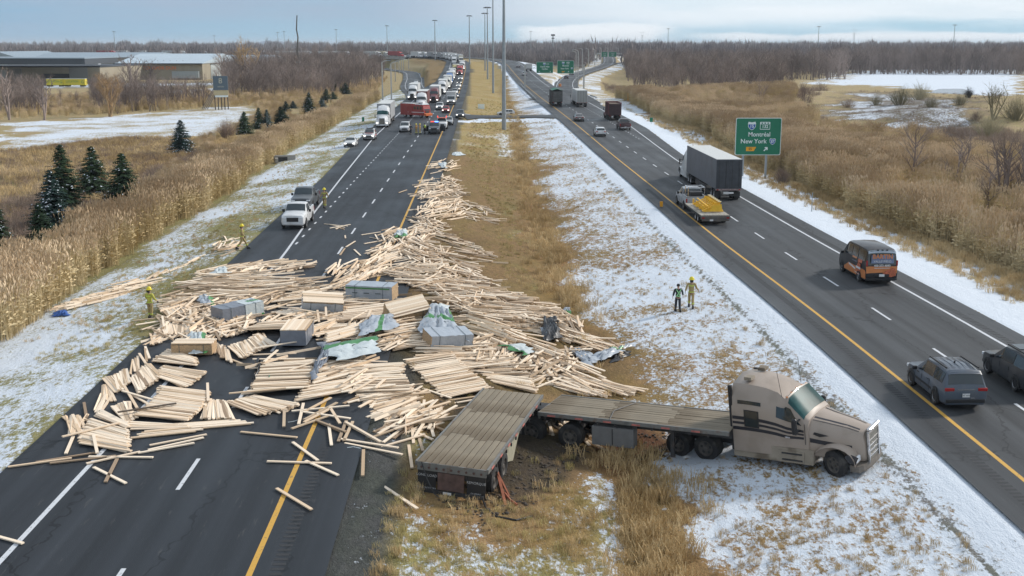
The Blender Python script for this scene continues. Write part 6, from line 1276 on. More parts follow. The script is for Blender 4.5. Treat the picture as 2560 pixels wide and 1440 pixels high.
def person(label,loc,rz,top,legs,helmet=None,vest=None,stride=.25,arms=((-.12,.05),(.12,.05)),h=1.78,grp=None,boots=M_boot,bandm=None,lean=0.):
    """faces +y; arms: (forward offset of left hand, of right hand)"""
    k=h/1.78; o=thing('person',label,'person',loc,rz,grp); s=stride
    hipz=.93; J={'pel':(0,0,hipz),'ch':(0,lean*.5,1.28),'nk':(0,lean*.8,1.50),'hd':(0,lean+.02,1.64),'hd2':(0,lean+.03,1.74)}
    kn=[(-.10,s*.45,.50),(.10,-s*.25,.50)]; ft=[(-.11,s*.75,.09),(.11,-s*.85,.10)]; sh_=[(-.20,lean*.7,1.44),(.20,lean*.7,1.44)]
    el=[(-.29,lean*.6+arms[0][0]*.3-.03,1.17),(.29,lean*.6+arms[1][0]*.3-.03,1.17)]; hd_=[(-.30-arms[0][1],lean*.6+arms[0][0]+.05,.92+abs(arms[0][0])*.35),(.30+arms[1][1],lean*.6+arms[1][0]+.05,.92+abs(arms[1][0])*.35)]
    vs=[(*J['pel'],.13,.10),(0,0,1.08,.12,.09),(*J['ch'],.155,.10),(*J['nk'],.055),(*J['hd'],.085,.10),(*J['hd2'],.075,.085)]; es=[(0,1),(1,2),(2,3),(3,4),(4,5)]
    for i in(0,1):
        n=len(vs); vs+=[(*sh_[i],.06),(*el[i],.042),(*hd_[i],.028)]; es+=[(2,n),(n,n+1),(n+1,n+2)]
        n=len(vs); sx_=-.09 if i==0 else .09; vs+=[(sx_,0,hipz-.06,.085),(*kn[i],.06),(*ft[i],.04)]; es+=[(0,n),(n,n+1),(n+1,n+2)]
    b=skin('body',vs,es,M_skin,o)
    # jacket, trousers
    vs=[(0,0,.86,.165,.13),(0,0,1.05,.15,.125),(*J['ch'],.18,.13),(0,lean*.75,1.47,.09,.08)]; es=[(0,1),(1,2),(2,3)]
    for i in(0,1):
        n=len(vs); e=el[i]; w_=tuple(e[j]*.25+hd_[i][j]*.75 for j in range(3)); vs+=[(*sh_[i],.085),(*e,.066),(*w_,.052)]; es+=[(2,n),(n,n+1),(n+1,n+2)]
    skin('jacket',vs,es,top,o)
    vs=[(0,0,hipz,.15,.12)]; es=[]
    for i in(0,1):
        n=len(vs); sx_=-.10 if i==0 else .10; f_=ft[i]; k_=kn[i]; vs+=[(sx_,0,hipz-.10,.10),(*k_,.085),(f_[0]*.95,f_[1]*.9,.18,.078)]; es+=[(0,n),(n,n+1),(n+1,n+2)]
    skin('trousers',vs,es,legs,o)
    for i in(0,1):
        f_=ft[i]; MB().loft([[(f_[0]+a*.055,f_[1]+y,z0_+b*zh) for a,b in((-1,0),(1,0),(1,.8),(.5,1),(-.5,1),(-1,.8))] for y,z0_,zh in((-.10,0,.14),(-.03,0,.22),(.06,0,.15),(.17,0,.08))]).build('boot',boots,o,smooth=50)
        # hand: palm, four fingers, thumb
        hx,hy,hz_=hd_[i]; m=MB(); m.loft([[(hx+a*.012,hy+b*.04,z) for a,b in((-1,-1),(1,-1),(1,1),(-1,1))] for z in(hz_+.02,hz_-.07)])
        for q,L in enumerate((.065,.075,.07,.055)): yy=hy-.03+q*.02; m.tube((hx,yy,hz_-.07),(hx+.008,yy+.004,hz_-.07-L*.6),.009,.008,5); m.tube((hx+.008,yy+.004,hz_-.07-L*.6),(hx+.002,yy+.02,hz_-.07-L),.008,.006,5)
        m.tube((hx,hy+.04,hz_-.01),(hx,hy+.075,hz_-.06),.010,.008,5); m.build('hand',M_black if helmet else M_skin,o,smooth=50)
    # face
    hx,hy,hz_=J['hd']; m=MB(); m.tube((0,hy+.085,hz_+.005),(0,hy+.115,hz_-.015),.012,.016,5); m.build('nose',M_skin,o)
    for sx_ in(-1,1): MB().lathe((sx_*.032,hy+.088,hz_+.02),(0,1,0),[(0,.012),(.008,.008),(.01,0.001)],6).build('eye',M_hair,o); MB().box((sx_*.088,hy,hz_),(.015,.03,.05)).build('ear',M_skin,o)
    MB().box((0,hy+.092,hz_-.055),(.05,.008,.01)).build('mouth',mat('lips',(.3,.1,.09),.6),o)
    if helmet:
        MB().lathe((0,hy-.01,hz_+.03),(0,0,1),[(0,.18),(.02,.185),(.03,.135),(.10,.125),(.16,.085),(.185,.001)],14).build('helmet',helmet,o,smooth=60); MB().box((0,hy-.09,hz_-.05),(.20,.05,.16)).build('neck_flap',M_boot,o)
    else: MB().lathe((0,hy-.015,hz_-.02),(0,0,1),[(0,.108),(.08,.108),(.13,.08),(.155,.001)],12).build('hair',M_hair,o,smooth=60)
    bm_=bandm or (M_hv if helmet else None)
    if bm_:
        for z,r_ in((.93,.172),(1.30,.176)): MB().lathe((0,lean*.4,z),(0,0,1),[(0,r_),(.05,r_)],14).build('reflective_band',bm_,o)
        for i in(0,1): k_=kn[i]; f_=ft[i]; c=[k_[j]*.45+f_[j]*.55 for j in range(3)]; MB().lathe((c[0],c[1],c[2]),(0,0,1),[(0,.092),(.05,.09)],10).build('reflective_band',bm_,o)
    if vest:
        for sy in(-1,1):
            y=sy*.145; m=MB()
            for a,b in(((-.15,1.44),(.12,1.02)),((.15,1.44),(-.12,1.02))): m.beam((a[0],y+lean*.5,a[1]),(b[0],y+lean*.3,b[1]),.055,.012,up=(0,1,0))
            m.build('vest_cross',vest,o)
        MB().lathe((0,0,.98),(0,0,1),[(0,.158),(.06,.158)],14).build('vest_band',vest,o)
    o.scale=(k,k,k); return o
def pl(px,py): g=G(px,py); return (g.x,g.y,surf(g.x,g.y))
person('firefighter in tan gear and yellow helmet striding beside the small board pile on the verge',pl(607,626),R(-75),M_gear,M_gear,M_helm,stride=.5,h=1.85)
person('firefighter in tan gear walking on the asphalt just right of the white pickup',pl(812,523),R(175),M_gear,M_gear,M_helm,stride=.25,h=1.85)
person('firefighter with a bright yellow helmet standing at the left end of the lumber',pl(377,797),R(-20),mat('lime_gear',(.46,.44,.08),.8,var=.15),M_gear,M_helm,stride=.1,arms=((.35,.0),(.2,.05)),h=1.8)
person('person in dark coat with a green hi-vis cross walking on the median snow',pl(1694,779),R(5),M_navy,M_navy,None,M_hvg,stride=.18,h=1.72)
person('firefighter in tan coat walking on the median snow beside the person in dark',pl(1727,769),R(-8),M_gear,M_gear,M_helm,stride=.35,arms=((-.1,.05),(.15,.15)),h=1.85)
person('person in dark clothes standing beside the white crossover',pl(1027,338),R(150),M_navy,M_navy,None,stride=.05,h=1.78)
M_gearo=mat('bunker_gear_orange',(.45,.22,.08),.85)
person('left person in orange-tan gear of the group between the crossover and police pickup',pl(1041,338),R(60),M_gearo,M_gear,M_helm,stride=.1)
person('right person in orange-tan gear of the group between the crossover and police pickup',pl(1050,338),R(-100),M_gearo,M_gear,M_helm,stride=.1)
person('person in a lime hi-vis jacket beside the police pickup',pl(1062,336),R(120),M_hv,M_navy,None,stride=.1)
# ------------------------------------------------------------------ the crashed truck and its two flatbeds
def settle(x,y,rz,L0,L1,hw):
    """rotation matrix and z that lay a vehicle on the ground: local y from L0 to L1, half width hw"""
    c,s=math.cos(rz),math.sin(rz); P3=lambda a,b:Vector((x+a*c-b*s,y+a*s+b*c,surf(x+a*c-b*s,y+a*s+b*c)))
    f=(P3(-hw,L1)+P3(hw,L1))/2; b=(P3(-hw,L0)+P3(hw,L0))/2; r=(P3(hw,L0)+P3(hw,L1))/2; l=(P3(-hw,L0)+P3(-hw,L1))/2
    Y=(f-b).normalized(); X=(r-l).normalized(); Z=X.cross(Y).normalized(); X=Y.cross(Z); m=Matrix((X,Y,Z)).transposed(); z=b.z-(Y.z/Y.xy.length)*L0 if Y.xy.length else b.z
    return m,z
HZR=R(-37-90); fwd=Vector((-math.sin(HZR),math.cos(HZR),0)); rgt=Vector((math.cos(HZR),math.sin(HZR),0))
gw=G(2083,1188); org=gw-rgt*1.08+fwd*1.30
M_tan=mat('champagne_paint',(.35,.285,.235),.42,var=.05,vscale=.8,spec=.4,coat=.15,dirt=((.27,.22,.175),1.3,.47,.55))
M_stripe=mat('black_stripe',(.022,.022,.028),.45)
mrot,z0=settle(org.x,org.y,HZR,-6.6,-1.2,.95)
tr=thing('crashed_semi_truck','beige conventional sleeper truck stuck nose-right in the snowy median','semi truck',(org.x,org.y,z0-.10)); tr.rotation_euler=mrot.to_euler()
M_rimd=mat('muddy_rim',(.10,.09,.08),.7,metal=.2,var=.4,vscale=6)
S,SH,dy=tractor(tr,M_tan,0,True,2,roofh=3.42,drives=(-6.45,-7.7),slp=.80,steer=R(-24),rimm=M_rimd,mats={'bumper':mat('scraped_bumper',(.16,.14,.12),.6,metal=.3,var=.4,vscale=4)})
M_dust=mat('muddy_skirt',(.30,.255,.20),.8,var=.15,vscale=2,dirt=((.12,.09,.06),1.4,.5,.8))
# stripes along the sleeper, door and hood (both sides)
for u in(1,-1):
    U=(lambda a:a) if u>0 else (lambda a:14-a)
    for s0,s1,ua,ub in((1.0,7.0,3.62,3.78),(1.0,7.0,3.40,3.52),(1.0,7.0,3.12,3.28)): 
        a,b=sorted((U(ua),U(ub))); panel(MB(),S,s0+.1,s1-.02,a,b,off=.010,ns=16,nu=1).build('side_stripe',M_stripe,tr)
    a,b=sorted((U(3.15),U(3.5))); panel(MB(),SH,1.6,3.95,a,b,off=.012,ns=8,nu=1).build('hood_stripe',M_stripe,tr)
    a,b=sorted((U(5.55),U(6.3))); panel(MB(),SH,1.3,3.9,a,b,off=.012,ns=8,nu=1).build('hood_top_stripe',M_stripe,tr)
    a,b=sorted((U(4.55),U(4.80))); panel(MB(),S,5.15,6.6,a,b,off=.02,ns=4,nu=2).build('upper_sleeper_window',M_glass,tr)
    a,b=sorted((U(3.35),U(4.12))); panel(MB(),S,5.35,6.15,a,b,off=.022,ns=3,nu=2).build('sleeper_window',M_glass,tr)
    a,b=sorted((U(3.3),U(4.17))); panel(MB(),S,5.28,6.22,a,b,off=.014,ns=3,nu=2).build('window_trim',M_black,tr)
    sg=u
    m=MB(); 
    for a_,b_ in(((1.06,1.2),(1.06,2.0)),((3.2,.95),(3.2,2.1))): m.beam((sg*1.172,-a_[0]-1.2,a_[1]),(sg*1.172,-b_[0]-1.2,b_[1]),.015,.02)
    m.build('door_seam',M_black,tr)
    MB().box((sg*1.175,-2.95,1.42),(.05,.20,.06)).build('door_handle',M_chrome,tr); MB().box((sg*1.20,-4.60,1.20),(.02,.7,.42)).build('sleeper_hatch',M_tan,tr,bevel=.008); MB().box((sg*1.222,-4.82,1.25),(.02,.10,.16)).build('hatch_latch',M_frame,tr)
    MB().prism([(-2.35,.44),(-2.3,.9),(-3.35,.9),(-3.3,.44)],'x',sg*1.205 if sg>0 else -1.225,sg*1.225 if sg>0 else -1.205).build('crumpled_step_panel',M_dust,tr)
    for z in(.55,.80): MB().box((sg*1.21,-2.8,z),(.10,.8,.05)).build('cab_step',M_frame,tr)
    MB().box((sg*1.16,-5.19,1.95),(.10,.14,2.6)).build('rear_side_extender',M_black,tr)
    MB().prism([(-1.75,1.52),(-2.0,1.60),(-1.95,1.68),(-1.4,1.60)],'x',sg*1.03 if sg>0 else -1.05,sg*1.05 if sg>0 else -1.03).build('hood_vent',M_black,tr)
    MB().box((sg*.62,-4.6,3.44),(.35,.3,.12)).build('roof_vent',M_dust,tr); MB().tube((sg*.9,-3.2,2.9),(sg*.98,-3.3,3.9),.01,k=4).build('antenna',M_black,tr)
m=MB()
for k in range(5): q_=S(2.25,5.9+k*.55); m.box((q_[0],q_[1],q_[2]+.01),(.07,.07,.035))
m.build('roof_marker_lights',M_orange,tr)
for z in(.75,.95,1.15,1.35): MB().box((0,-.118,z),(.86,.012,.03)).build('grille_bar',M_chrome,tr)
MB().box((.0,-.12,1.78),(.98,.14,.10)).build('hood_cap',M_chrome,tr,bevel=.02)
for q_ in tr.children:
    if q_.name.startswith('side_fairing'): q_.data.materials[0]=M_dust
m=MB(); [m.path([(x,-5.2,1.5),(x*1.5,-5.7,1.15),(x,-6.2,1.35)],.025,5) for x in(-.2,.0,.2)]; m.build('air_hoses',M_red,tr)
# ---- flatbeds
M_deck=mat('weathered_deck_board',(.215,.18,.13),.85,var=.25,vscale=3.0,rnd=.09,stretch=(1,.5,1),dirt=((.10,.072,.042),1.0,.47,.8)); M_rail=mat('worn_side_rail',(.19,.19,.18),.6,metal=.3,var=.3,dirt=((.12,.06,.03),3,.5,.7)); M_refl=mat('red_white_tape',(.45,.14,.12),.5,var=.5,vscale=3)
def flatbed(label,A,rz,L,Wd,cross,zdeck,pitch=0,roll=0,wheels=(),nseg=5,name='flatbed_trailer'):
    """A: world point of the deck rear centre; heading +y"""
    o=thing(name,label,'trailer',tuple(A)); o.rotation_euler=(pitch,roll,rz)
    n=10; w=Wd/n; r_=random.Random(int(L*100)); proto=MB()
    seg=L/nseg; pm=MB().box((0,0,0),(w-.030,seg-.02,.04)); first=None
    for i in range(n):
        cuts=[0]+sorted(L*(k+1)/3+r_.uniform(-.25,.25) for k in range(2))+[L]
        for j in range(len(cuts)-1):
            if first is None: first=pm.build('deck_board',M_deck,o); b=first
            else: b=first.copy(); COL.objects.link(b)
            b.location=(-Wd/2+w*(i+.5),(cuts[j]+cuts[j+1])/2,-.022+r_.uniform(-.012,.006)); b.parent=o; b.rotation_euler=(0,r_.uniform(-.012,.012),0); b.scale=(1,(cuts[j+1]-cuts[j]-.02)/(seg-.02),1)
    for sg in(-1,1):
        MB().box((sg*(Wd/2+.04),L/2,-.07),(.075,L,.16)).build('side_rail',M_rail,o)
        for k in range(int(L/1.2)): MB().box((sg*(Wd/2+.085),.6+k*1.2,-.10),(.02,.34,.06)).build('reflective_tape',M_refl,o)
        for k in range(int(L/.75)): MB().box((sg*(Wd/2+.09),.35+k*.75,-.20),(.05,.08,.12)).build('strap_winch',M_frame,o)
    MB().box((0,.01,-.15),(Wd,.06,.28)).build('rear_sill',M_rail,o)
    m=MB()
    for x in(-.48,.48): m.box((x,L/2,-.30),(.14,L-.1,.42))
    k=.5
    while k<L: m.box((0,k,-.12),(Wd-.1,.08,.12)); k+=.6
    m.build('frame',M_frame,o)
    for y in wheels:
        for sg in(-1,1):
            wt=wheel(o,sg*.98,y,.52,.50,2,rimm=M_rimd); wt.location=(sg*.98,y,-.92)
        MB().tube((-.9,y,-.92),(.9,y,-.92),.09,k=8).box((.0,y,-.62),(1.1,.3,.3)).build('axle',M_frame,o)
    return o
# lead trailer: from behind the cab to the left
zl=.42; a=Vector((*PZ(1345,1030,.33),.33)); b=Vector((*PZ(1843,1083,.62),.62)); c=Vector((*PZ(1368,976,.33),.33)); hd1=math.atan2(b.y-a.y,b.x-a.x)-math.pi/2; fw1=Vector((-math.sin(hd1),math.cos(hd1),0)); lf=Vector((-math.cos(hd1),-math.sin(hd1),0))
pt=math.atan2(b.z-a.z,(b-a).xy.length)
A=a+lf*1.27; o1=flatbed('longer weathered flatbed coupled to the beige truck, lying across the ditch',A,hd1,7.9,2.45,None,zl,pitch=pt,wheels=(1.35,-.35),nseg=6)
MB().box((1.02,3.2,-.72),(.5,1.75,.78)).build('tool_box',mat('grey_tool_box',(.15,.15,.15),.6,var=.15,dirt=((.3,.27,.22),1.5,.55,.4)),o1,bevel=.01); MB().box((1.28,3.2,-.72),(.012,.03,.7)).build('box_seam',M_black,o1)
m=MB(); m.beam((1.0,5.6,-.25),(1.0,5.6,-1.35),.14); m.beam((-1.0,5.6,-.25),(-1.0,5.6,-1.35),.14); m.beam((-1,5.6,-.9),(1,5.6,-.9),.08); m.build('landing_leg',M_frame,o1)
MB().box((0,-1.0,-.45),(1.0,2.4,.3)).box((0,-.6,-.2),(.9,.9,.1)).build('rear_coupling',M_frame,o1)
m=MB(); m.path([(1.3,3.1,.0),(.2,2.9,.03),(-1.25,3.4,.01)],.025,4); m.build('loose_strap',M_frame,o1)
# rear trailer: swung round towards the camera
zr=.66; nl=Vector((*PZ(1050,1143,zr+.12),zr+.12)); nr=Vector((*PZ(1211,1186,zr),zr)); fl=Vector((*PZ(1216,967,zr),zr)); fr=Vector((*PZ(1351,990,zr-.1),zr-.1))
mid0=(nl+nr)/2; mid1=(fl+fr)/2; L2=(mid1-mid0).length; hd2=math.atan2(mid1.y-mid0.y,mid1.x-mid0.x)-math.pi/2; roll=math.atan2(nl.z-nr.z,2.6)
o2=flatbed('shorter weathered flatbed jack-knifed with its tail towards the camera',mid0,hd2,L2,2.5,None,zr,pitch=math.atan2(mid1.z-mid0.z,L2),roll=roll,wheels=(1.5,2.9),nseg=6)
MB().box((0,-.02,-.62),(.95,.05,.62)).build('rear_plate',mat('rusty_plate',(.10,.06,.05),.8,var=.4,vscale=4),o2)
for sg in(-1,1):
    MB().box((sg*.90,.06,-.70),(.66,.04,.78)).build('mud_flap',M_black,o2); text('LONG LOAD' if sg<0 else 'REMORQUE',.13,(sg*.90,.03,-.55 if sg>0 else -.48),(R(90),0,0),mat('dull_white_print',(.42,.42,.42),.6),'lettering',o2,depth=.003)
    text('TRAIN ROUTIER' if sg<0 else 'QUEBEC',.10,(sg*.90,.03,-.95),(R(90),0,0),mat('dull_white_print',(.42,.42,.42),.6),'lettering',o2,depth=.003)
MB().box((0,-.04,-1.02),(2.4,.1,.12)).build('bumper_bar',M_frame,o2); MB().box((-.1,-.10,-1.02),(.3,.02,.09)).build('licence_plate',M_white,o2)
for k in range(-4,5): MB().tube((k*.27,-.03,-.17),(k*.27,-.05,-.17),.045,k=8).build('rear_lamp',mat('dull_lamp',(.09,.05,.045),.4),o2)
m=MB(); m.path([(-1.1,.0,0),(-.8,-.25,-.5),(-.5,-.3,-1.0),(.2,-.45,-1.25)],.02,4); m.build('dangling_strap',M_frame,o2)
MB().prism([(3.2,-.2),(3.6,-1.0),(4.6,-1.3),(5.4,-.5),(6.3,-.2)],'x',1.12,1.16).build('torn_side_skirt',mat('torn_pale_panel',(.34,.32,.24),.7,var=.3,vscale=3),o2)
MB().beam((.9,2.6,-.6),(2.0,.1,-1.35),.10,.05).beam((1.1,2.0,-.7),(1.9,1.0,-1.3),.06).build('bent_rust_rod',mat('rust_orange',(.28,.09,.045),.8,var=.3),o2)
# ------------------------------------------------------------------ lumber
BL,BW,BH=2.44,.118,.044
boards=[]    # (x,y,z,yaw,pitch,roll,len,label,group,single)
rb=random.Random(99)
def addb(mx,my,h,yaw,label,grp,single=False,L=BL,pitch=0.,roll=0.,dark=False,zabs=None):
    z=(surf(mx,my) if zabs is None else zabs)+h; boards.append([mx,my,z,yaw,pitch,roll,L,label,grp,single,dark])
def single(x1,y1,x2,y2,label,h=.03,L=None,dark=False,roll=0.):
    a,b=G(x1,y1,h),G(x2,y2,h); m=(a+b)/2; LL=min(max((a-b).xy.length,2.0),5.0) if L is None else L; addb(m.x,m.y,h,math.atan2(b.y-a.y,b.x-a.x),label,None,True,LL,dark=dark,roll=roll)
T={'A':(150,640,.1953),'B':(150,860,.1953),'C':(620,860,.1953),'D':(1000,780,.25),'E':(500,660,.2083),'F':(880,660,.2083),'G':(900,380,.2222),'P':(0,0,1.)}
def tp(t,x,y): ox,oy,s=T[t]; return ox+x*s,oy+y*s
def fan(t,f,l,n,layers,label,grp,hb=0.,jit=2.2,layh=.042,roll=.25):
    f=[tp(t,*f[:2]),tp(t,*f[2:])]; l=[tp(t,*l[:2]),tp(t,*l[2:])]
    for k in range(layers):
        h=hb+.02+k*layh; a0,b0,a1,b1=G(*f[0],h),G(*f[1],h),G(*l[0],h),G(*l[1],h)
        nn=max(3,int(n*(1-.06*k)))
        for i in range(nn):
            q=(i+rb.uniform(-.35,.35))/max(nn-1,1); q=min(max(q,0),1); a=a0.lerp(a1,q); b=b0.lerp(b1,q); m=(a+b)/2; d=(b-a); yaw=math.atan2(d.y,d.x)+R(rb.gauss(0,jit)); u=Vector((math.cos(yaw),math.sin(yaw),0)); off=rb.gauss(0,.07); m=m+u*off
            addb(m.x,m.y,h+rb.uniform(0,.02),yaw,label,grp,roll=rb.gauss(0,roll) if rb.random()<.5 else 0,pitch=rb.gauss(0,.008))
def mess(t,poly,dirv,spread,n,hmax,label,grp,L=BL):
    if n>=40: n=int(n*.92)
    P_=[tp(t,*p) for p in poly]; w=[G(*p) for p in P_]; xs=[p.x for p in w]; ys_=[p.y for p in w]; pp=[(p.x,p.y) for p in w]; cx=sum(p[0] for p in P_)/len(P_); cy=sum(p[1] for p in P_)/len(P_)
    a,b=G(cx,cy),G(cx+dirv[0]*.2,cy+dirv[1]*.2); y0=math.atan2(b.y-a.y,b.x-a.x); c=0; tries=0
    while c<n and tries<n*60:
        tries+=1; x,y=rb.uniform(min(xs),max(xs)),rb.uniform(min(ys_),max(ys_))
        if not inpoly(pp,np.array([x]),np.array([y]))[0]: continue
        h=hmax*rb.random()**1.6+.02; c+=1; bias=(vnoise(np.array([x/2.2]),np.array([y/2.2]),77)[0]-.5)*R(spread)*1.4
        addb(x,y,h,y0+bias+R(rb.gauss(0,spread*.55)),label,grp,pitch=rb.gauss(0,.02+.05*min(hmax,.5)*(h/max(hmax,.05))),roll=rb.choice((0,0,0,math.pi/2*.9))+rb.gauss(0,.15),L=L*(1 if rb.random()<.86 else rb.uniform(.35,.9)))
# near-left fans on the asphalt (zoom B)
g1='boards fanned out at the near left corner of the spill'
fan('B',(370,990,870,1140),(240,1290,880,1410),26,2,'pale stud in the lowest left fan, beside the white edge line',g1)
fan('B',(540,890,850,1050),(470,940,850,1100),6,2,'pale stud in the upper row of the lowest left fan','upper row of the lowest left fan')
fan('B',(80,960,140,1180),(260,920,330,1190),9,1,'short-looking stud standing across the tip of the lowest left fan','studs at the tip of the lowest left fan',jit=5)
fan('B',(520,690,440,880),(650,740,550,860),4,1,'stud of the four splayed just above the lowest left fan','four splayed studs at the left edge')
fan('B',(535,560,565,740),(630,590,700,740),5,1,'stud in the small bunch at the left rim of the spill','small bunch at the left rim')
fan('B',(570,480,690,640),(690,450,790,610),8,2,'stud of the left rim stack beside the snow','left rim stack beside the snow')
fan('B',(710,440,740,610),(860,350,900,510),9,2,'stud in the curving left rim row','curving left rim row')
fan('B',(920,260,910,400),(1000,200,1020,350),4,1,'stud of four in line above the curving row','four studs above the curving row')
fan('B',(1080,95,1120,230),(1110,65,1140,210),2,1,'one of two studs lying by themselves at the left rim','two studs at the left rim')
fan('B',(920,460,1010,660),(1130,280,1310,440),26,3,'brownish stud in the left middle fan','left middle fan',jit=2)
fan('B',(1400,95,1730,215),(1230,250,1700,300),16,3,'stud in the upper half of the double fan left of the open asphalt','upper half of the double fan')
fan('B',(1340,310,1850,385),(1310,460,1540,560),22,3,'stud in the lower half of the double fan left of the open asphalt','lower half of the double fan',jit=3)
fan('B',(1330,580,1880,640),(1220,740,1840,830),22,4,'stud at the top of the broad near-left raft','top of the broad near-left raft',jit=2.5)
fan('B',(1220,740,1840,830),(1000,940,1600,1000),24,4,'stud at the foot of the broad near-left raft','foot of the broad near-left raft',jit=2.5)
fan('B',(680,840,860,1050),(860,770,960,960),9,2,'stud in the bunch left of the brown plank','bunch left of the brown plank',jit=4)
fan('B',(1880,740,1830,1000),(2110,750,2220,1000),18,3,'upright-looking stud in the comb beside the broad raft','comb beside the broad raft',jit=3)
fan('C',(-300,760,180,960),(90,700,620,800),20,3,'stud in the raft right of the comb','raft right of the comb',jit=3.5)
fan('C',(90,700,650,800),(-100,720,560,950),12,2,'stud crossing the raft right of the comb','studs crossing the raft right of the comb',jit=5)
fan('B',(880,1030,1560,1070),(990,1120,1620,1110),6,1,'long pale board among the low rows at the bottom of the spill','low rows at the bottom of the spill',jit=1.5)
fan('B',(1190,1150,1790,1090),(1010,1230,1640,1170),7,1,'pale board in the lowest bundle row','lowest bundle row',jit=1.5)
fan('B',(1560,1050,2150,1010),(1780,1110,2400,1060),8,1,'pale board in the long row below the comb','long row below the comb',jit=1.5)
for q in((1150,1330,1880,1190,'upper of the three parallel boards below the lowest row'),(1130,1390,1840,1230,'middle of the three parallel boards below the lowest row'),(1000,1430,1720,1300,'lowest of the three parallel boards below the lowest row')): single(*tp('B',*q[:2]),*tp('B',*q[2:4]),q[4])
single(*tp('B',740,905),*tp('B',1490,790),'dark brown plank lying over the near-left raft',h=.26,dark=True); single(*tp('B',30,1220),*tp('B',760,1040),'board lying across the top of the lowest left fan',h=.14); single(*tp('B',430,1190),*tp('B',480,1430),'board standing across the lower edge of the lowest left fan',h=.12)
single(*tp('B',170,1220),*tp('B',80,1430),'slanting board left of the lowest left fan'); single(*tp('B',820,560),*tp('B',990,850),'board slanting down left of the broad raft',h=.08); single(*tp('B',800,630),*tp('B',1210,750),'board pointing at the broad raft from the left',h=.1); single(*tp('B',940,690),*tp('B',1150,810),'shorter board under the one pointing at the raft'); single(*tp('B',1020,155),*tp('B',1095,270),'board leaning off the top of the left middle fan',h=.1); single(*tp('B',1890,530),*tp('B',1900,760),'board jutting up from the comb onto the open asphalt',h=.2); single(*tp('B',310,780),*tp('B',345,980),'lone stud near the snow at the far left'); single(*tp('B',2130,200),*tp('B',2455,330),'pale board lying alone below the middle fan'); single(*tp('B',1510,50),*tp('B',1600,140),'short stud beside the small wrapped stack'); single(*tp('B',1780,290),*tp('B',1830,350),'stub of board at the tip of the double fan') if 0 else None
PXS=[(20,1174,180,1152,'grey-brown board reaching farthest left on the asphalt'),(90,1162,240,1138,'board beside the farthest-left one'),(125,1165,290,1146,'lower board of the pair left of the line'),(222,1148,383,1150,'level board crossing the white edge line'),(228,1163,340,1138,'board sloping up across the edge line'),(235,1175,315,1215,'lower board of the X on the edge line'),(293,1154,264,1212,'upper board of the X on the edge line'),(-80,1328,58,1366,'board entering from the left edge of the picture'),
(602,1086,743,1100,'lone board left of the yellow line near the bottom row'),(668,1160,829,1165,'level board crossing the yellow line'),(732,1112,795,1158,'board slanting over the yellow line above the level one'),(781,1166,828,1187,'board end poking from under the level one'),(692,1228,779,1281,'lowest board crossing the yellow line'),(822,1067,829,1120,'upright-looking board on the rumble strip'),(866,1058,846,1110,'left of two crossed short-looking boards on the shoulder'),(882,1060,860,1108,'right of two crossed short-looking boards on the shoulder'),(862,1063,950,1112,'board pointing from the shoulder to the grass'),(848,1103,996,1132,'upper of two long boards on the gravel'),(862,1110,1006,1146,'lower of two long boards on the gravel'),(930,1118,1062,1094,'board leaning from the gravel towards the flatbed'),(909,1131,907,1196,'weathered upright-looking board on the grass edge'),(1022,1113,1030,1172,'board left of the flatbed tail'),(960,1213,1043,1278,'board alone on the grass in front of the flatbed'),(790,1058,857,1087,'board bridging the rumble strip'),(997,485,1017,478,'tiny far board on the asphalt'),(905,591,950,584,'board alone on the asphalt left of the yellow line'),(825,574,876,565,'far board on the asphalt right of the white pickup')]
for q in PXS: single(*q)
# centre rafts (zoom C)
fan('C',(180,290,850,235),(140,430,800,400),16,8,'board on top of the tall tidy stack left of the torn wrap','top of the tall tidy stack',jit=1.2,roll=.1); fan('C',(140,430,800,400),(60,630,740,590),16,6,'board sliding off the tall tidy stack','front of the tall tidy stack',jit=2,roll=.1)
fan('C',(1000,280,1440,165),(850,530,1400,380),22,5,'board in the slanting stack under the torn wrap','slanting stack under the torn wrap',jit=2)
fan('C',(900,540,1290,480),(640,750,1260,640),18,3,'board in the shingled row below the slanting stack','shingled row below the slanting stack',jit=3)
fan('C',(1400,300,1910,280),(1290,450,1990,400),16,5,'board in the pale raft left of the muddy rut','upper part of the pale raft by the rut',jit=3); fan('C',(1300,450,1980,430),(1360,640,2110,640),20,4,'board in the middle of the pale raft by the rut','middle of the pale raft by the rut',jit=4)
fan('C',(1360,640,2110,620),(1600,880,2250,720),20,3,'board at the lower end of the pale raft by the rut','lower end of the pale raft by the rut',jit=6)
fan('C',(1560,860,2100,760),(1760,1000,2260,800),9,2,'board in the loose row above the crossed boards','loose row above the crossed boards',jit=5)
mess('C',[(1750,850),(2350,850),(2500,960),(2450,1080),(2000,1150),(1750,1000)],(200,-60),40,46,.28,'board in the loose heap left of the flatbed','loose heap left of the flatbed')
for q in((470,790,460,1090),(710,790,650,1060),(560,890,1300,820),(680,895,1310,985),(720,1000,1140,780),(780,1000,1010,880),(590,1105,1000,960),(1060,860,1180,1050),(820,845,980,760),(1250,1030,1700,1290),(2100,1060,2120,1280),(2180,1180,2230,1350),(1640,1110,1960,985),(1600,1185,1980,1080),(1780,1220,1960,1105),(880,1010,1240,1150),(1500,640,2210,640),(2260,1000,2480,1110),(2000,1050,2360,1250)): 
    a=tp('C',*q[:2]); b=tp('C',*q[2:]); single(*a,*b,'loose board criss-crossing near the top of the yellow line' if q[0]<1400 else 'loose board lying on the grass left of the flatbed',h=.08 if q[0]<1400 else .04); boards[-1][8]='loose boards near the yellow line top' if q[0]<1400 else 'loose boards on the grass left of the flatbed'
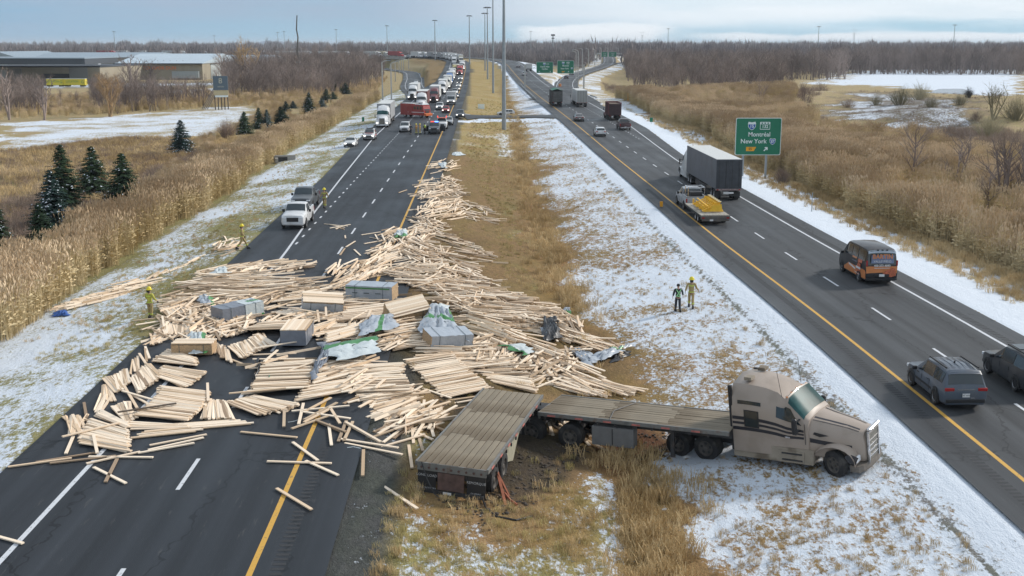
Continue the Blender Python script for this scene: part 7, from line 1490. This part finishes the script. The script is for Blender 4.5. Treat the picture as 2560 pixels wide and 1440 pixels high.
# right of the rut (zoom D)
fan('D',(20,465,520,445),(200,640,720,600),24,5,'board in the raft behind the rear flatbed','upper part of the raft behind the rear flatbed',jit=2.2); fan('D',(200,640,720,600),(420,830,930,790),22,4,'board at the near end of the raft behind the rear flatbed','near end of the raft behind the rear flatbed',jit=3)
for q in((430,880,760,868),(530,970,700,952),(310,790,420,840),(540,905,760,890)): single(*tp('D',*q[:2]),*tp('D',*q[2:]),'board sticking out of the raft behind the rear flatbed'); boards[-1][8]='boards sticking out of the raft behind the rear flatbed'
fan('D',(-250,100,240,90),(-60,360,330,345),26,6,'board in the middle pile left of the big silver wrap','middle pile left of the big silver wrap',jit=4)
fan('D',(200,370,720,400),(500,560,1000,560),24,4,'board in the band between the wrap and the flatbed','band between the wrap and the flatbed',jit=6)
mess('D',[(180,360),(700,380),(1150,560),(1100,640),(700,600),(400,480)],(220,20),24,90,.35,'board strewn over the band between wrap and flatbed','strewn over the band between wrap and flatbed')
fan('D',(850,600,1280,700),(900,680,1400,830),16,3,'brownish board pointing under the corner of the flatbed','brownish boards at the flatbed corner',jit=4)
mess('D',[(640,150),(1000,160),(1300,300),(1700,480),(1950,620),(1900,660),(1500,560),(1100,430),(850,330),(640,260)],(310,135),9,130,.5,'long board in the flow running down to the right','flow running down to the right')
mess('D',[(650,280),(1000,400),(1400,480),(1650,560),(1550,640),(1150,560),(950,520),(700,470)],(180,-110),30,150,.35,'board in the tangled strip below the flow','tangled strip below the flow')
mess('D',[(700,0),(1500,0),(1480,80),(1300,150),(1000,150),(700,60)],(250,60),35,150,.4,'board in the upper right tangle','upper right tangle')
mess('D',[(1540,0),(1660,20),(1830,180),(1800,230),(1500,100)],(200,150),14,60,.35,'board in the strip by the brown reeds','strip by the brown reeds'); mess('D',[(1520,90),(1850,250),(2200,350),(2120,440),(1850,400),(1700,300),(1500,290)],(300,110),20,85,.3,'board in the tail reaching the farthest right wrap','tail reaching the farthest right wrap')
mess('D',[(1380,480),(1750,430),(1750,640),(1420,640)],(60,-150),45,44,.4,'board in the spiky heap at the lower right','spiky heap at the lower right'); mess('D',[(1600,650),(1950,680),(2420,800),(1650,800)],(210,70),18,80,.2,'board lying behind the longer flatbed','behind the longer flatbed'); mess('D',[(1250,620),(1560,700),(1500,760),(1300,680)],(200,-20),30,8,.05,'board in the gap behind the flatbeds','gap behind the flatbeds')
mess('D',[(1440,1040),(1600,1050),(1900,1100),(1880,1270),(1760,1240),(1500,1160)],(150,120),25,22,.05,'board under the longer flatbed','under the longer flatbed'); single(*tp('D',1760,1210),*tp('D',2060,1390),'board poking out from under the longer flatbed')
# upper centre tangle (zoom F, E)
mess('F',[(480,150),(900,50),(1300,100),(1640,250),(1720,340),(1300,360),(900,330),(600,260)],(200,60),60,230,.35,'board in the upper tangle on the grass edge','upper tangle on the grass edge')
mess('F',[(980,320),(1500,330),(1900,400),(2300,560),(2400,700),(2200,760),(1900,700),(1500,640),(1050,500)],(230,60),48,330,.45,'board in the wide right-hand tangle','wide right-hand tangle'); mess('F',[(1200,640),(1800,620),(2250,720),(2150,820),(1500,720)],(180,20),40,90,.2,'board in the thin lower edge of the right-hand tangle','thin lower edge of the right-hand tangle')
mess('F',[(520,700),(900,680),(950,800),(850,1000),(500,900)],(230,-20),14,80,.4,'board in the pile left of the big silver wrap, top layer','pile left of the big silver wrap, top layer')
mess('E',[(0,100),(600,30),(1000,0),(1400,40),(1000,150),(500,170),(0,200)],(230,-45),32,105,.2,'board in the farthest left-hand scatter','farthest left-hand scatter'); mess('E',[(-120,230),(500,180),(1100,230),(1200,330),(1000,440),(500,480),(200,560),(-100,520)],(260,-15),24,320,.4,'board in the long left-hand drift','long left-hand drift')
mess('E',[(-250,480),(300,480),(640,640),(640,800),(300,850),(100,950),(-100,800)],(200,-60),45,150,.35,'board in the tangle around the grey wrapped bundle','tangle around the grey wrapped bundle')
fan('A',(1260,690,1480,880),(1600,590,1790,690),20,4,'stud in the slanting stack in front of the left firefighter','slanting stack in front of the left firefighter',jit=4); fan('A',(1310,880,1270,1010),(1670,930,1650,1050),20,3,'upright-looking stud in the row below the slanting stack','row below the slanting stack',jit=3); fan('A',(1190,990,1165,1215),(1320,960,1310,1150),7,2,'upright-looking stud at the outer left corner','outer left corner',jit=3); fan('A',(1250,650,1430,790),(1420,620,1620,720),9,3,'stud in the small left stack','small left stack',jit=4)
mess('A',[(60,640),(560,480),(760,470),(780,500),(400,640),(100,670)],(200,-55),8,70,.12,'board strewn thickly on the left verge','thick strip on the left verge'); mess('A',[(620,480),(820,350),(1180,310),(1200,350),(820,490)],(200,-60),14,46,.12,'board in the upper strip on the left verge','upper strip on the left verge'); mess('A',[(1150,270),(1500,140),(1780,20),(1820,40),(1500,180),(1200,290)],(200,-100),10,14,.04,'single board trailing along the left verge','trail along the left verge')
mess('P',[(536,612),(560,595),(605,603),(598,628),(560,640)],(60,-22),40,26,.15,'board in the little heap behind the striding firefighter','little heap behind the striding firefighter')
fan('E',(150,900,220,1160),(340,1050,370,1210),10,2,'stud at the tip of the curved middle fan','tip of the curved middle fan',jit=3); fan('E',(340,1010,520,1170),(590,910,670,1100),16,4,'stud in the curved middle fan','curved middle fan',jit=3); fan('E',(600,910,690,1090),(660,830,940,1020),16,5,'stud where the curved fan meets the stacks','curved fan end',jit=3)
fan('E',(730,730,1290,690),(620,810,1020,800),12,9,'board in the tall straight stack behind the half-wrapped bundle','tall straight stack',jit=1.5,roll=.05); fan('E',(1300,770,1900,740),(1380,880,1700,810),14,4,'board right of the half-wrapped bundle','right of the half-wrapped bundle',jit=3); fan('E',(790,590,1310,690),(1060,545,1500,680),14,5,'greyish board in the slanting central row','slanting central row',jit=2.5); fan('E',(1740,560,2250,500),(1640,710,2180,655),16,7,'board in the tidy stack left of the opened bundle','tidy stack left of the opened bundle',jit=1.5,roll=.05)
fan('E',(1130,380,1640,290),(880,480,1300,430),14,6,'board in the long bright stack above the centre','long bright stack above the centre',jit=2); fan('E',(1420,890,2000,720),(1520,970,1900,860),14,8,'board in the slanting thick pile beside the crumpled wrap','slanting thick pile',jit=1.5,roll=.05); mess('E',[(1560,80),(2100,0),(2300,60),(1850,300),(1660,330)],(110,-75),14,150,.35,'board in the diagonal band below the round wrap','diagonal band below the round wrap')
fan('E',(300,950,480,720),(500,880,640,660),14,3,'bright stud leaning over the dark gap','leaning over the dark gap',jit=7); fan('E',(120,880,330,700),(260,890,480,700),12,4,'brownish stud left of the dark gap','left of the dark gap',jit=4); fan('E',(1680,340,1720,540),(1800,340,1860,520),8,3,'stud standing out beside the tilted bundle','beside the tilted bundle',jit=4); fan('E',(1560,700,1580,570),(1680,660,1800,560),8,2,'stud below the tilted bundle','below the tilted bundle',jit=6)
for q in((1500,380,1520,700),(1080,550,1500,620),(650,440,930,340),(1240,245,1570,170),(1410,580,1430,720),(0,620,250,740),(770,1200,930,1060)): single(*tp('E',*q[:2]),*tp('E',*q[2:]),'board lying across the central stacks',h=.45); boards[-1][8]='boards lying across the central stacks'
mess('P',[(430,735),(560,700),(820,705),(980,740),(1000,800),(760,800),(560,790),(430,780)],(110,-20),38,200,.3,'board in the litter between the upper stacks','litter between the upper stacks')
mess('P',[(540,800),(760,800),(1000,800),(1000,880),(820,850),(700,820),(560,850)],(100,-35),40,170,.3,'board in the litter between the central bundles','litter between the central bundles'); mess('P',[(380,800),(470,770),(560,790),(560,850),(470,860),(390,860)],(60,-50),55,90,.25,'board in the litter left of the small stack','litter left of the small stack')
mess('P',[(790,940),(900,900),(1010,980),(1110,1070),(1000,1060),(900,1010)],(110,-30),34,55,.3,'board strewn over the rafts left of the rut','strewn over the rafts left of the rut'); mess('P',[(640,880),(790,880),(790,960),(640,1000)],(120,-12),20,14,.45,'board strewn over the tall tidy stack','strewn over the tall tidy stack')
# the far strip up the median edge (zoom G)
mess('G',[(820,100),(1100,100),(1110,190),(800,270),(750,230)],(100,-25),22,44,.12,'board in the farthest little heap on the shoulder','farthest heap on the shoulder'); mess('G',[(900,290),(960,280),(1110,330),(1090,420),(960,380)],(60,60),45,46,.2,'board in the second far heap on the grass edge','second far heap on the grass edge')
mess('G',[(700,330),(950,330),(1170,450),(1140,540),(950,590),(700,560),(650,500)],(120,-20),62,170,.2,'board in the far tangle on the shoulder','far tangle on the shoulder'); mess('G',[(760,560),(1150,560),(1150,760),(700,760),(620,700)],(200,-50),28,140,.2,'board in the streaked stretch of the shoulder strip','streaked stretch of the strip')
mess('G',[(1150,540),(1450,620),(1550,800),(1250,780),(1150,700)],(160,60),35,46,.06,'board flung onto the median grass','flung onto the median grass'); mess('G',[(600,760),(930,780),(950,920),(620,900)],(80,60),45,80,.15,'board on the shoulder below the streaked stretch','below the streaked stretch')
mess('G',[(700,890),(1000,900),(1430,1130),(1400,1160),(1100,1090),(900,980)],(200,65),7,44,.04,'board sliding away over the median grass','sliding over the median grass'); mess('G',[(520,930),(600,900),(780,960),(780,1010),(500,1190),(250,1350),(60,1320),(250,1030),(300,900)],(110,-65),26,230,.3,'board in the broad pale band on the asphalt','broad pale band on the asphalt')
mess('G',[(520,1030),(780,1020),(1000,1150),(1250,1300),(1300,1400),(900,1400),(500,1200)],(200,90),40,210,.3,'board in the drift spreading off the shoulder','drift spreading off the shoulder'); mess('G',[(330,1180),(900,1250),(700,1400),(200,1420)],(150,-30),34,50,.12,'board between the pale band and the drift','between the band and the drift'); mess('G',[(1000,1060),(1450,1140),(1500,1280),(1200,1260)],(150,40),50,16,.04,'stray board at the far edge of the drift','stray boards at the drift edge')
mess('G',[(230,960),(100,1150),(-60,1300),(-300,1250),(-150,1050),(60,1000)],(70,-60),30,7,.0,'stray board on the asphalt left of the pale band','stray boards left of the pale band'); mess('P',[(838,566),(880,566),(870,600),(845,590)],(30,30),40,5,.0,'stray board right of the white pickup','stray boards right of the white pickup')
# settle: number the ones that show largest as objects, the rest joined
M_wood=bpy.data.materials.new('sawn_spruce'); M_wood.use_nodes=True; t=M_wood.node_tree; b=t.nodes['Principled BSDF']; b.inputs['Roughness'].default_value=.7; b.inputs['Specular IOR Level'].default_value=.25
at_=tn(t,'ShaderNodeAttribute',attribute_name='tint'); oi=tn(t,'ShaderNodeObjectInfo'); uvn=tn(t,'ShaderNodeUVMap')
v=mth(t,'FRACT',mth(t,'ADD',mth(t,'MULTIPLY',oi.outputs['Random'],1.),at_.outputs['Fac'])); rp_=tn(t,'ShaderNodeValToRGB'); t.links.new(v,rp_.inputs[0]); cr=rp_.color_ramp
cr.elements[0].color=(.58,.42,.27,1); cr.elements[1].color=(.90,.76,.60,1); 
for p_,c_ in((.05,(.30,.21,.14)),(.12,(.52,.40,.28)),(.2,(.70,.52,.35)),(.45,(.80,.64,.48)),(.8,(.87,.73,.57))): e=cr.elements.new(p_); e.color=(*c_,1)
gr=noi(t,uvn.outputs[0],3.,5,(1.5,26,1),.7); cs=tn(t,'ShaderNodeVectorMath',operation='SCALE'); t.links.new(rp_.outputs[0],cs.inputs[0]); t.links.new(mrg(t,gr,.3,.7,.80,1.12,False),cs.inputs['Scale']); t.links.new(cs.outputs[0],b.inputs['Base Color'])
M_brownp=mat('brown_plank',(.10,.075,.055),.8,var=.25,vscale=3)
def boardmesh():
    me=bpy.data.meshes.new('board'); v=[]; 
    for x in(-.5,.5):
        for y,z in((-.5,0),(.5,0),(.5,1),(-.5,1)): v.append((x*BL,y*BW,z*BH))
    f=[(0,3,2,1),(4,5,6,7),(0,1,5,4),(1,2,6,5),(2,3,7,6),(3,0,4,7)]; me.from_pydata(v,[],f); uv=me.uv_layers.new(name='UVMap')
    for l in me.loops: p=v[l.vertex_index]; uv.data[l.index].uv=(p[0],p[1]+p[2])
    me.materials.append(M_wood); return me,v,f
BM,BV,BF=boardmesh(); BMD=BM.copy(); BMD.materials.clear(); BMD.materials.append(M_brownp)
def score(q): d=math.hypot(q[0],q[1]); u=(q[0],q[1]); L=q[6]; a=math.cos(q[3]); s_=math.sin(q[3]); return (L*math.hypot(a,s_*CH/d)/d)*(1.6 if q[9] else 1)*(1+min(q[2]-surf(q[0],q[1]),.4)*.6)
boards.sort(key=score,reverse=True); top_,rest=boards[:300],boards[300:]
cnt={}
for q in top_:
    o=bpy.data.objects.new('board',BMD if q[10] else BM); COL.objects.link(o); o.location=(q[0],q[1],q[2]); o.rotation_euler=(q[5],-q[4],q[3]); o.scale=(q[6]/BL,1,1); o['label']=q[7]; o['category']='board'; o['group']=q[8] or 'boards lying singly around the spill'
V=np.array(BV); allv=[];fc=[];uvs=[];tint=[]; LU=np.array([(p[0],p[1]+p[2]) for p in BV])
from mathutils import Euler
for k,q in enumerate(rest):
    M=np.array(Euler((q[5],-q[4],q[3])).to_matrix()); vv=(V*np.array((q[6]/BL,1,1)))@M.T+np.array(q[:3]); allv.append(vv); n0=k*8; fc+=[tuple(i+n0 for i in f) for f in BF]; uvs.append(LU+np.array((k*.37%50,k*.11%9))); tint+= [rb.random()]*8
me=bpy.data.meshes.new('spilled_lumber'); me.from_pydata(np.concatenate(allv).tolist(),[],fc); ul=me.uv_layers.new(name='UVMap'); li=np.empty(len(me.loops),np.int32); me.loops.foreach_get('vertex_index',li); ul.data.foreach_set('uv',np.concatenate(uvs)[li].astype(np.float32).ravel()); a_=me.attributes.new('tint','FLOAT','POINT'); a_.data.foreach_set('value',np.array(tint,np.float32)); me.materials.append(M_wood)
o=bpy.data.objects.new('spilled_lumber',me); COL.objects.link(o); kind(o,'stuff'); o['label']='thousands of pale spruce boards spilled over the road and median'
# ------------------------------------------------------------------ wrapped bundles and torn wraps
def wrapmat(name,col,r=.35): return mat(name,col,r,var=.10,vscale=3,spec=.45,bump=.5,bscale=5)
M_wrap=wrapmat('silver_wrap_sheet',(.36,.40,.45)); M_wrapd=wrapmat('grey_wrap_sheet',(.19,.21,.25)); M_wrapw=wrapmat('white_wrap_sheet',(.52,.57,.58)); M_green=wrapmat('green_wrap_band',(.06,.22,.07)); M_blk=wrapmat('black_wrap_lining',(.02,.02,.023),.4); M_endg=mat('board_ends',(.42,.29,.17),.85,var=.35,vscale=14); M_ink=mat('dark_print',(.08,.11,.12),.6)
def bundle(label,p1,p2,wd,ht,hb,tilt=(0,0),open_top=False,wrap=M_wrap,green=None,endopen=0,white=None,marks=0,L=None):
    wd*=1.22; ht*=1.25; a,b=G(*p1,hb),G(*p2,hb); m=(a+b)/2; yaw=math.atan2(b.y-a.y,b.x-a.x); L=L or max(2.3,min((b-a).xy.length*1.08,3.0)); o=thing('lumber_bundle',label,'lumber bundle',(m.x,m.y,surf(m.x,m.y)+hb),0,'wrapped lumber bundles'); o.rotation_euler=(tilt[0],tilt[1],yaw)
    if open_top:
        n=int(wd/.1); 
        for i in range(n):
            q=bpy.data.objects.new('board',BM); COL.objects.link(q); q.parent=o; q.location=(rb.uniform(-.03,.03),-wd/2+.05+i*(wd-.1)/(n-1),ht+.002+rb.uniform(0,.01)); q.rotation_euler=(0,0,rb.gauss(0,.008)); q.scale=(L/BL,1,1)
    r_=random.Random(len(label)); nx,nz=14,5; V=[];Fc=[]
    ringn=[(-wd/2,0),(-wd/2,ht*.5),(-wd/2,ht),(-wd/4,ht),(0,ht),(wd/4,ht),(wd/2,ht),(wd/2,ht*.5),(wd/2,0)]
    if open_top: ringn=[(-wd/2-.01,0),(-wd/2-.01,ht*.45),(-wd/2-.01,ht*.92)],[(wd/2+.01,0),(wd/2+.01,ht*.45),(wd/2+.01,ht*.92)]
    else: ringn=[ringn]
    for rg in ringn:
        n0=len(V); k=len(rg)
        for i in range(nx+1):
            x=-L/2+L*i/nx
            for j,(y,z) in enumerate(rg): V.append((x,y+r_.gauss(0,.012),z+r_.gauss(0,.012)))
        for i in range(nx):
            for j in range(k-1): q=n0+i*k+j; Fc.append((q,q+1,q+k+1,q+k))
    w_=raw('wrap',V,Fc,wrap); w_.parent=o; w_.data.shade_smooth(); w_.data.set_sharp_from_angle(angle=R(50))
    for sx_ in(-1,1):
        if endopen==sx_ or endopen==2:
            MB().box((sx_*(L/2-.02),0,ht/2),(.05,wd-.02,ht-.03)).build('board_ends',M_endg,o)
        else: MB().box((sx_*(L/2-.01),0,ht/2),(.03,wd,ht)).build('end_wrap',wrap,o)
    MB().box((0,0,ht/2-.01),(L-.1,wd-.06,ht-.04)).build('stacked_boards',M_endg,o)
    if green:
        for (x0,x1,z0_,z1_) in green: MB().box(((x0+x1)/2*L,-wd/2-.02,(z0_+z1_)/2*ht),((x1-x0)*L,.012,(z1_-z0_)*ht)).build('green_band',M_green,o); MB().box(((x0+x1)/2*L,0,ht+.014),((x1-x0)*L,wd*.25,.010)).build('green_band',M_green,o) if marks<3 else None
    if white: x0,x1=white; MB().box(((x0+x1)/2*L,-wd/2-.016,ht/2),((x1-x0)*L,.010,ht*.98)).build('white_wrap_part',M_wrapw,o); MB().box(((x0+x1)/2*L,0,ht+.010),((x1-x0)*L,wd,.008)).build('white_wrap_part',M_wrapw,o)
    for k in range(marks): MB().box(((-.3+.25*k)*L,-wd/2-.03,ht*.5),(.34,.006,.05)).build('print_mark',M_ink,o)
    for x in(-.3,.3): m_=MB().box((x*L,0,ht+.02),(.025,wd+.05,.006)); m_.box((x*L,-wd/2-.028,ht/2),(.025,.008,ht)); m_.build('strap',M_ink,o)
    return o
bundle('grey wrapped bundle with a white and green right end among the left tangle',(548,806),(642,788),1.0,.62,.12,green=[(.22,.5,0,.18)],white=(.05,.5),wrap=M_wrapd,tilt=(.0,-.02))
bundle('long silver wrapped bundle with green line below the far band',(878,745),(984,750),1.0,.68,.10,green=[(-.5,.45,.80,.90)],marks=3,endopen=1,tilt=(.05,0))
bundle('half-unwrapped bundle with bare boards on top in the centre',(722,884),(765,826),1.05,.62,.10,open_top=True,wrap=M_wrapd,endopen=0,L=2.3)
bundle('tilted bundle with torn silver wrap above the centre',(775,775),(835,772),.9,.55,.25,open_top=True,wrap=M_wrap,tilt=(.35,.1),green=[(-.5,-.1,0,.2)],endopen=1)
bundle('opened bundle standing on edge, brown board ends showing',(985,795),(1045,790),1.0,.65,.25,open_top=True,wrap=M_endg,tilt=(.55,-.12),endopen=2)
bundle('bundle under the big silver and green wrap, brown ends in front',(1075,862),(1160,862),1.1,.60,.22,endopen=2,wrap=M_wrap,tilt=(.12,.05))
bundle('small stack half covered by a white and green wrap at the left',(468,885),(505,885),.8,.42,.05,open_top=True,wrap=M_endg,endopen=2,L=2.0,tilt=(0,0)); 
def sheet(label,pts,m,hmax=.6,seed=0,green=None,rough=.14,hb=.15,name='torn_wrap',marks=None):
    """crumpled sheet through a pixel quadrilateral (tl,tr,br,bl)"""
    r_=random.Random(seed); C_=[G(*p,hb) for p in pts]; n=16; c=sum(C_,Vector())/4; C_=[c+(q-c)*1.15 for q in C_]; o=thing(name,label,'plastic wrap',(c.x,c.y,surf(c.x,c.y)),0,'torn pieces of plastic wrap'); V=[];V2=[]
    for i in range(n+1):
        for j in range(n+1):
            u,v=i/n,j/n; p=(C_[0]*(1-u)+C_[1]*u)*(1-v)+(C_[3]*(1-u)+C_[2]*u)*v; e=min(u,1-u,v,1-v); f=fbm(np.array([u*4+seed*3.1]),np.array([v*4+seed]),3,seed)[0]; rd_=abs(math.sin((u*1.7+v*.9+f*1.2)*7+seed))
            h=hb+hmax*(.55*f+.45*rd_)*min(1,.35+e*4); jx=(fbm(np.array([u*5]),np.array([v*5+9.]),2,seed+3)[0]-.5)*rough*4*(1.2-min(e*4,1)); V.append((p.x-c.x+jx,p.y-c.y+jx*.7,max(0,h)+surf(p.x,p.y)-surf(c.x,c.y)))
    Fc=[];Fg=[]
    for i in range(n):
        for j in range(n):
            q=(i*(n+1)+j,(i+1)*(n+1)+j,(i+1)*(n+1)+j+1,i*(n+1)+j+1); (Fg if green and green(i/n,j/n) else Fc).append(q)
    a=raw('sheet',V,Fc,m); a.parent=o; a.data.shade_smooth()
    if Fg: a=raw('green_band',V,Fg,M_green); a.parent=o; a.data.shade_smooth()
    for (u,v) in marks or (): i=int(u*n)*(n+1)+int(v*n); p=V[i]; MB().box((p[0],p[1],p[2]+.03),(.34,.05,.01),rz=-.3).build('print_mark',M_ink,o)
    return o
sheet('big silver and green wrap peaked like a tent over the central bundle',[(1075,772),(1122,790),(1166,852),(1058,835)],M_wrap,.75,1,lambda u,v:.42<v<.52 or (u>.86 and v<.7),hb=.55,marks=[(.3,.7),(.6,.75)])
sheet('white crumpled wrap just above the tent-like silver one',[(1060,772),(1108,766),(1125,795),(1068,800)],M_wrapw,.4,2,hb=.5)
sheet('long pale wrap with green top edge lying over the centre pile',[(815,872),(930,850),(942,885),(848,905)],M_wrapw,.25,3,lambda u,v:v<.3,hb=.45,marks=[(.7,.7)])
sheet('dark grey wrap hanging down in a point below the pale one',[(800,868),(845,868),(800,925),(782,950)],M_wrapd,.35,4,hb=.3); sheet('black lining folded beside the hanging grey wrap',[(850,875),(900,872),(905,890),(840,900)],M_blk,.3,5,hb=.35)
sheet('crumpled silver wrap with a green streak right of the thick pile',[(925,800),(985,795),(985,825),(897,845)],M_wrap,.4,6,lambda u,v:.45<u<.6,hb=.4); sheet('white wrap with a green edge on the small left stack',[(478,838),(505,842),(523,886),(485,888)],M_wrapw,.35,7,lambda u,v:u>.72,hb=.15)
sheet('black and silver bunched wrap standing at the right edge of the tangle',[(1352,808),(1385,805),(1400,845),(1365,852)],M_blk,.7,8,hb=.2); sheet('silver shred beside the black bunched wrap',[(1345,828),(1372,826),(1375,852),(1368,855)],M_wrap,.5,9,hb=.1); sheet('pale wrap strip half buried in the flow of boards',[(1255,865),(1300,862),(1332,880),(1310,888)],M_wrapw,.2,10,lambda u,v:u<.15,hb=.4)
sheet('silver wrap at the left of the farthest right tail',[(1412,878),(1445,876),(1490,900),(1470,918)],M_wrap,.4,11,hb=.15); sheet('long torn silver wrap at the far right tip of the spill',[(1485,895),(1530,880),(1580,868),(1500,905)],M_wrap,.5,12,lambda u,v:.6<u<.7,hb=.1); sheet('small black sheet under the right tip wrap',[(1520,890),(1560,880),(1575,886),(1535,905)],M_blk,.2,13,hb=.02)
sheet('white and green wrap on the pale band beside the yellow line',[(993,582),(1010,580),(1015,595),(988,598)],M_wrapw,.35,14,lambda u,v:v>.8,hb=.2); sheet('blue-grey wrap in the left-hand drift',[(498,748),(520,744),(530,766),(508,768)],M_wrap,.3,15,lambda u,v:u>.8,hb=.25); sheet('pale wrap in the farthest left-hand scatter',[(538,678),(565,674),(570,690),(535,694)],M_wrapw,.3,16,hb=.2)
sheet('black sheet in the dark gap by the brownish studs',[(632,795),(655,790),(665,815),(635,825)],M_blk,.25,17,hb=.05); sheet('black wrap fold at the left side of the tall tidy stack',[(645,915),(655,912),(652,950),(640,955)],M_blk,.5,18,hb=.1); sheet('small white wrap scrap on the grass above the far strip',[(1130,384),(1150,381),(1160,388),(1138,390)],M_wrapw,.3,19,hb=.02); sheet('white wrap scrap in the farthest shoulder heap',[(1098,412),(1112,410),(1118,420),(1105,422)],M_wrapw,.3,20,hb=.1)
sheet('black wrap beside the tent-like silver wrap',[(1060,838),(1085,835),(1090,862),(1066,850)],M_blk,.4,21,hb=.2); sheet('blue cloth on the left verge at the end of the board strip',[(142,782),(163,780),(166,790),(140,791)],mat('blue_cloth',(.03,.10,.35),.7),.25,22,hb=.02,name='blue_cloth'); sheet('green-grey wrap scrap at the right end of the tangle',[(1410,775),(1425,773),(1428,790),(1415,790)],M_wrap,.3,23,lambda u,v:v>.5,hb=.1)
def cord(label,pts,m,r=.02,hb=.05): 
    w=[G(*p,hb) for p in pts]; o=MB().path([tuple(q+Vector((0,0,hb))) for q in w],r,5).build('strap',m); tag(o,label,'strap','loose straps and cords'); return o
M_gst=mat('green_strap',(.02,.22,.14),.5)
cord('green strap loop between the lowest rows and fan',[tp('B',990,1190),tp('B',1000,1150),tp('B',1080,1135),tp('B',1170,1130)],M_gst,.035); cord('green strap beside the crossed boards by the yellow line',[tp('C',600,1165),tp('C',800,1060),tp('C',960,980)],M_gst,.02); cord('short green strap right of the crossed boards',[tp('C',1190,880),tp('C',1300,960)],M_gst,.02); cord('thin green strap over the tall tidy stack',[tp('C',270,420),tp('C',320,260)],M_gst,.02,.4)
cord('white curled strip left of the crossed boards',[tp('C',510,1010),tp('C',580,1000),tp('C',660,975)],M_wrapw,.05); cord('white strip on the gravel by the long boards',[tp('C',1270,1335),tp('C',1350,1325),tp('C',1440,1345)],M_wrapw,.05); cord('dark hose in the mud in front of the rear flatbed',[(1205,1245),(1215,1270),(1240,1290),(1290,1300),(1330,1290)],M_blk,.03,.03); cord('rust-orange hose hanging from the flatbed corner to the mud',[(1245,1190),(1255,1225),(1275,1250),(1292,1262)],mat('rust_orange',(.28,.09,.045),.8),.05,.05)
# churned mud clods around the wheels
m=MB(); r_=random.Random(31)
for poly,n in(([(985,930),(1080,900),(1200,1000),(1120,1140),(1060,1100)],200),([(1210,1150),(1420,1100),(1480,1130),(1330,1270),(1240,1290)],420),([(1050,1150),(1240,1220),(1230,1330),(1100,1260)],160),([(1480,1080),(1680,1080),(1690,1150),(1520,1170)],160)):
    w=[G(*p) for p in poly]; pp=[(p.x,p.y) for p in w]; c=0
    while c<n:
        x=r_.uniform(min(p[0] for p in pp),max(p[0] for p in pp)); y=r_.uniform(min(p[1] for p in pp),max(p[1] for p in pp))
        if not inpoly(pp,np.array([x]),np.array([y]))[0]: continue
        c+=1; s_=r_.uniform(.02,.08)*(1.6 if r_.random()<.1 else 1); z=hz(x,y); k=5; m.loft([[(x+math.cos(a_*6.28/k+q_)*s_*r__*r_.uniform(.7,1.2),y+math.sin(a_*6.28/k+q_)*s_*r__*r_.uniform(.7,1.2),z+zz_*s_) for a_ in range(k)] for zz_,r__,q_ in((-.3,1,0),(.25,.9,.3),(.5,.4,.5))])
kind(m.build('mud_clods',mat('wet_mud',(.05,.038,.028),.85,var=.35),None),'stuff')
# ------------------------------------------------------------------ air between here and the horizon
hm=bpy.data.materials.new('haze'); hm.use_nodes=True; t=hm.node_tree; t.nodes.remove(t.nodes['Principled BSDF']); pv=t.nodes.new('ShaderNodeVolumePrincipled'); pv.inputs['Color'].default_value=(.80,.88,.97,1); pv.inputs['Density'].default_value=.0001; pv.inputs['Anisotropy'].default_value=.2
t.links.new(pv.outputs[0],t.nodes['Material Output'].inputs['Volume']); m=MB(); m.box((0,8000,27),(40000,17000,68)); kind(m.build('haze',hm),'stuff')
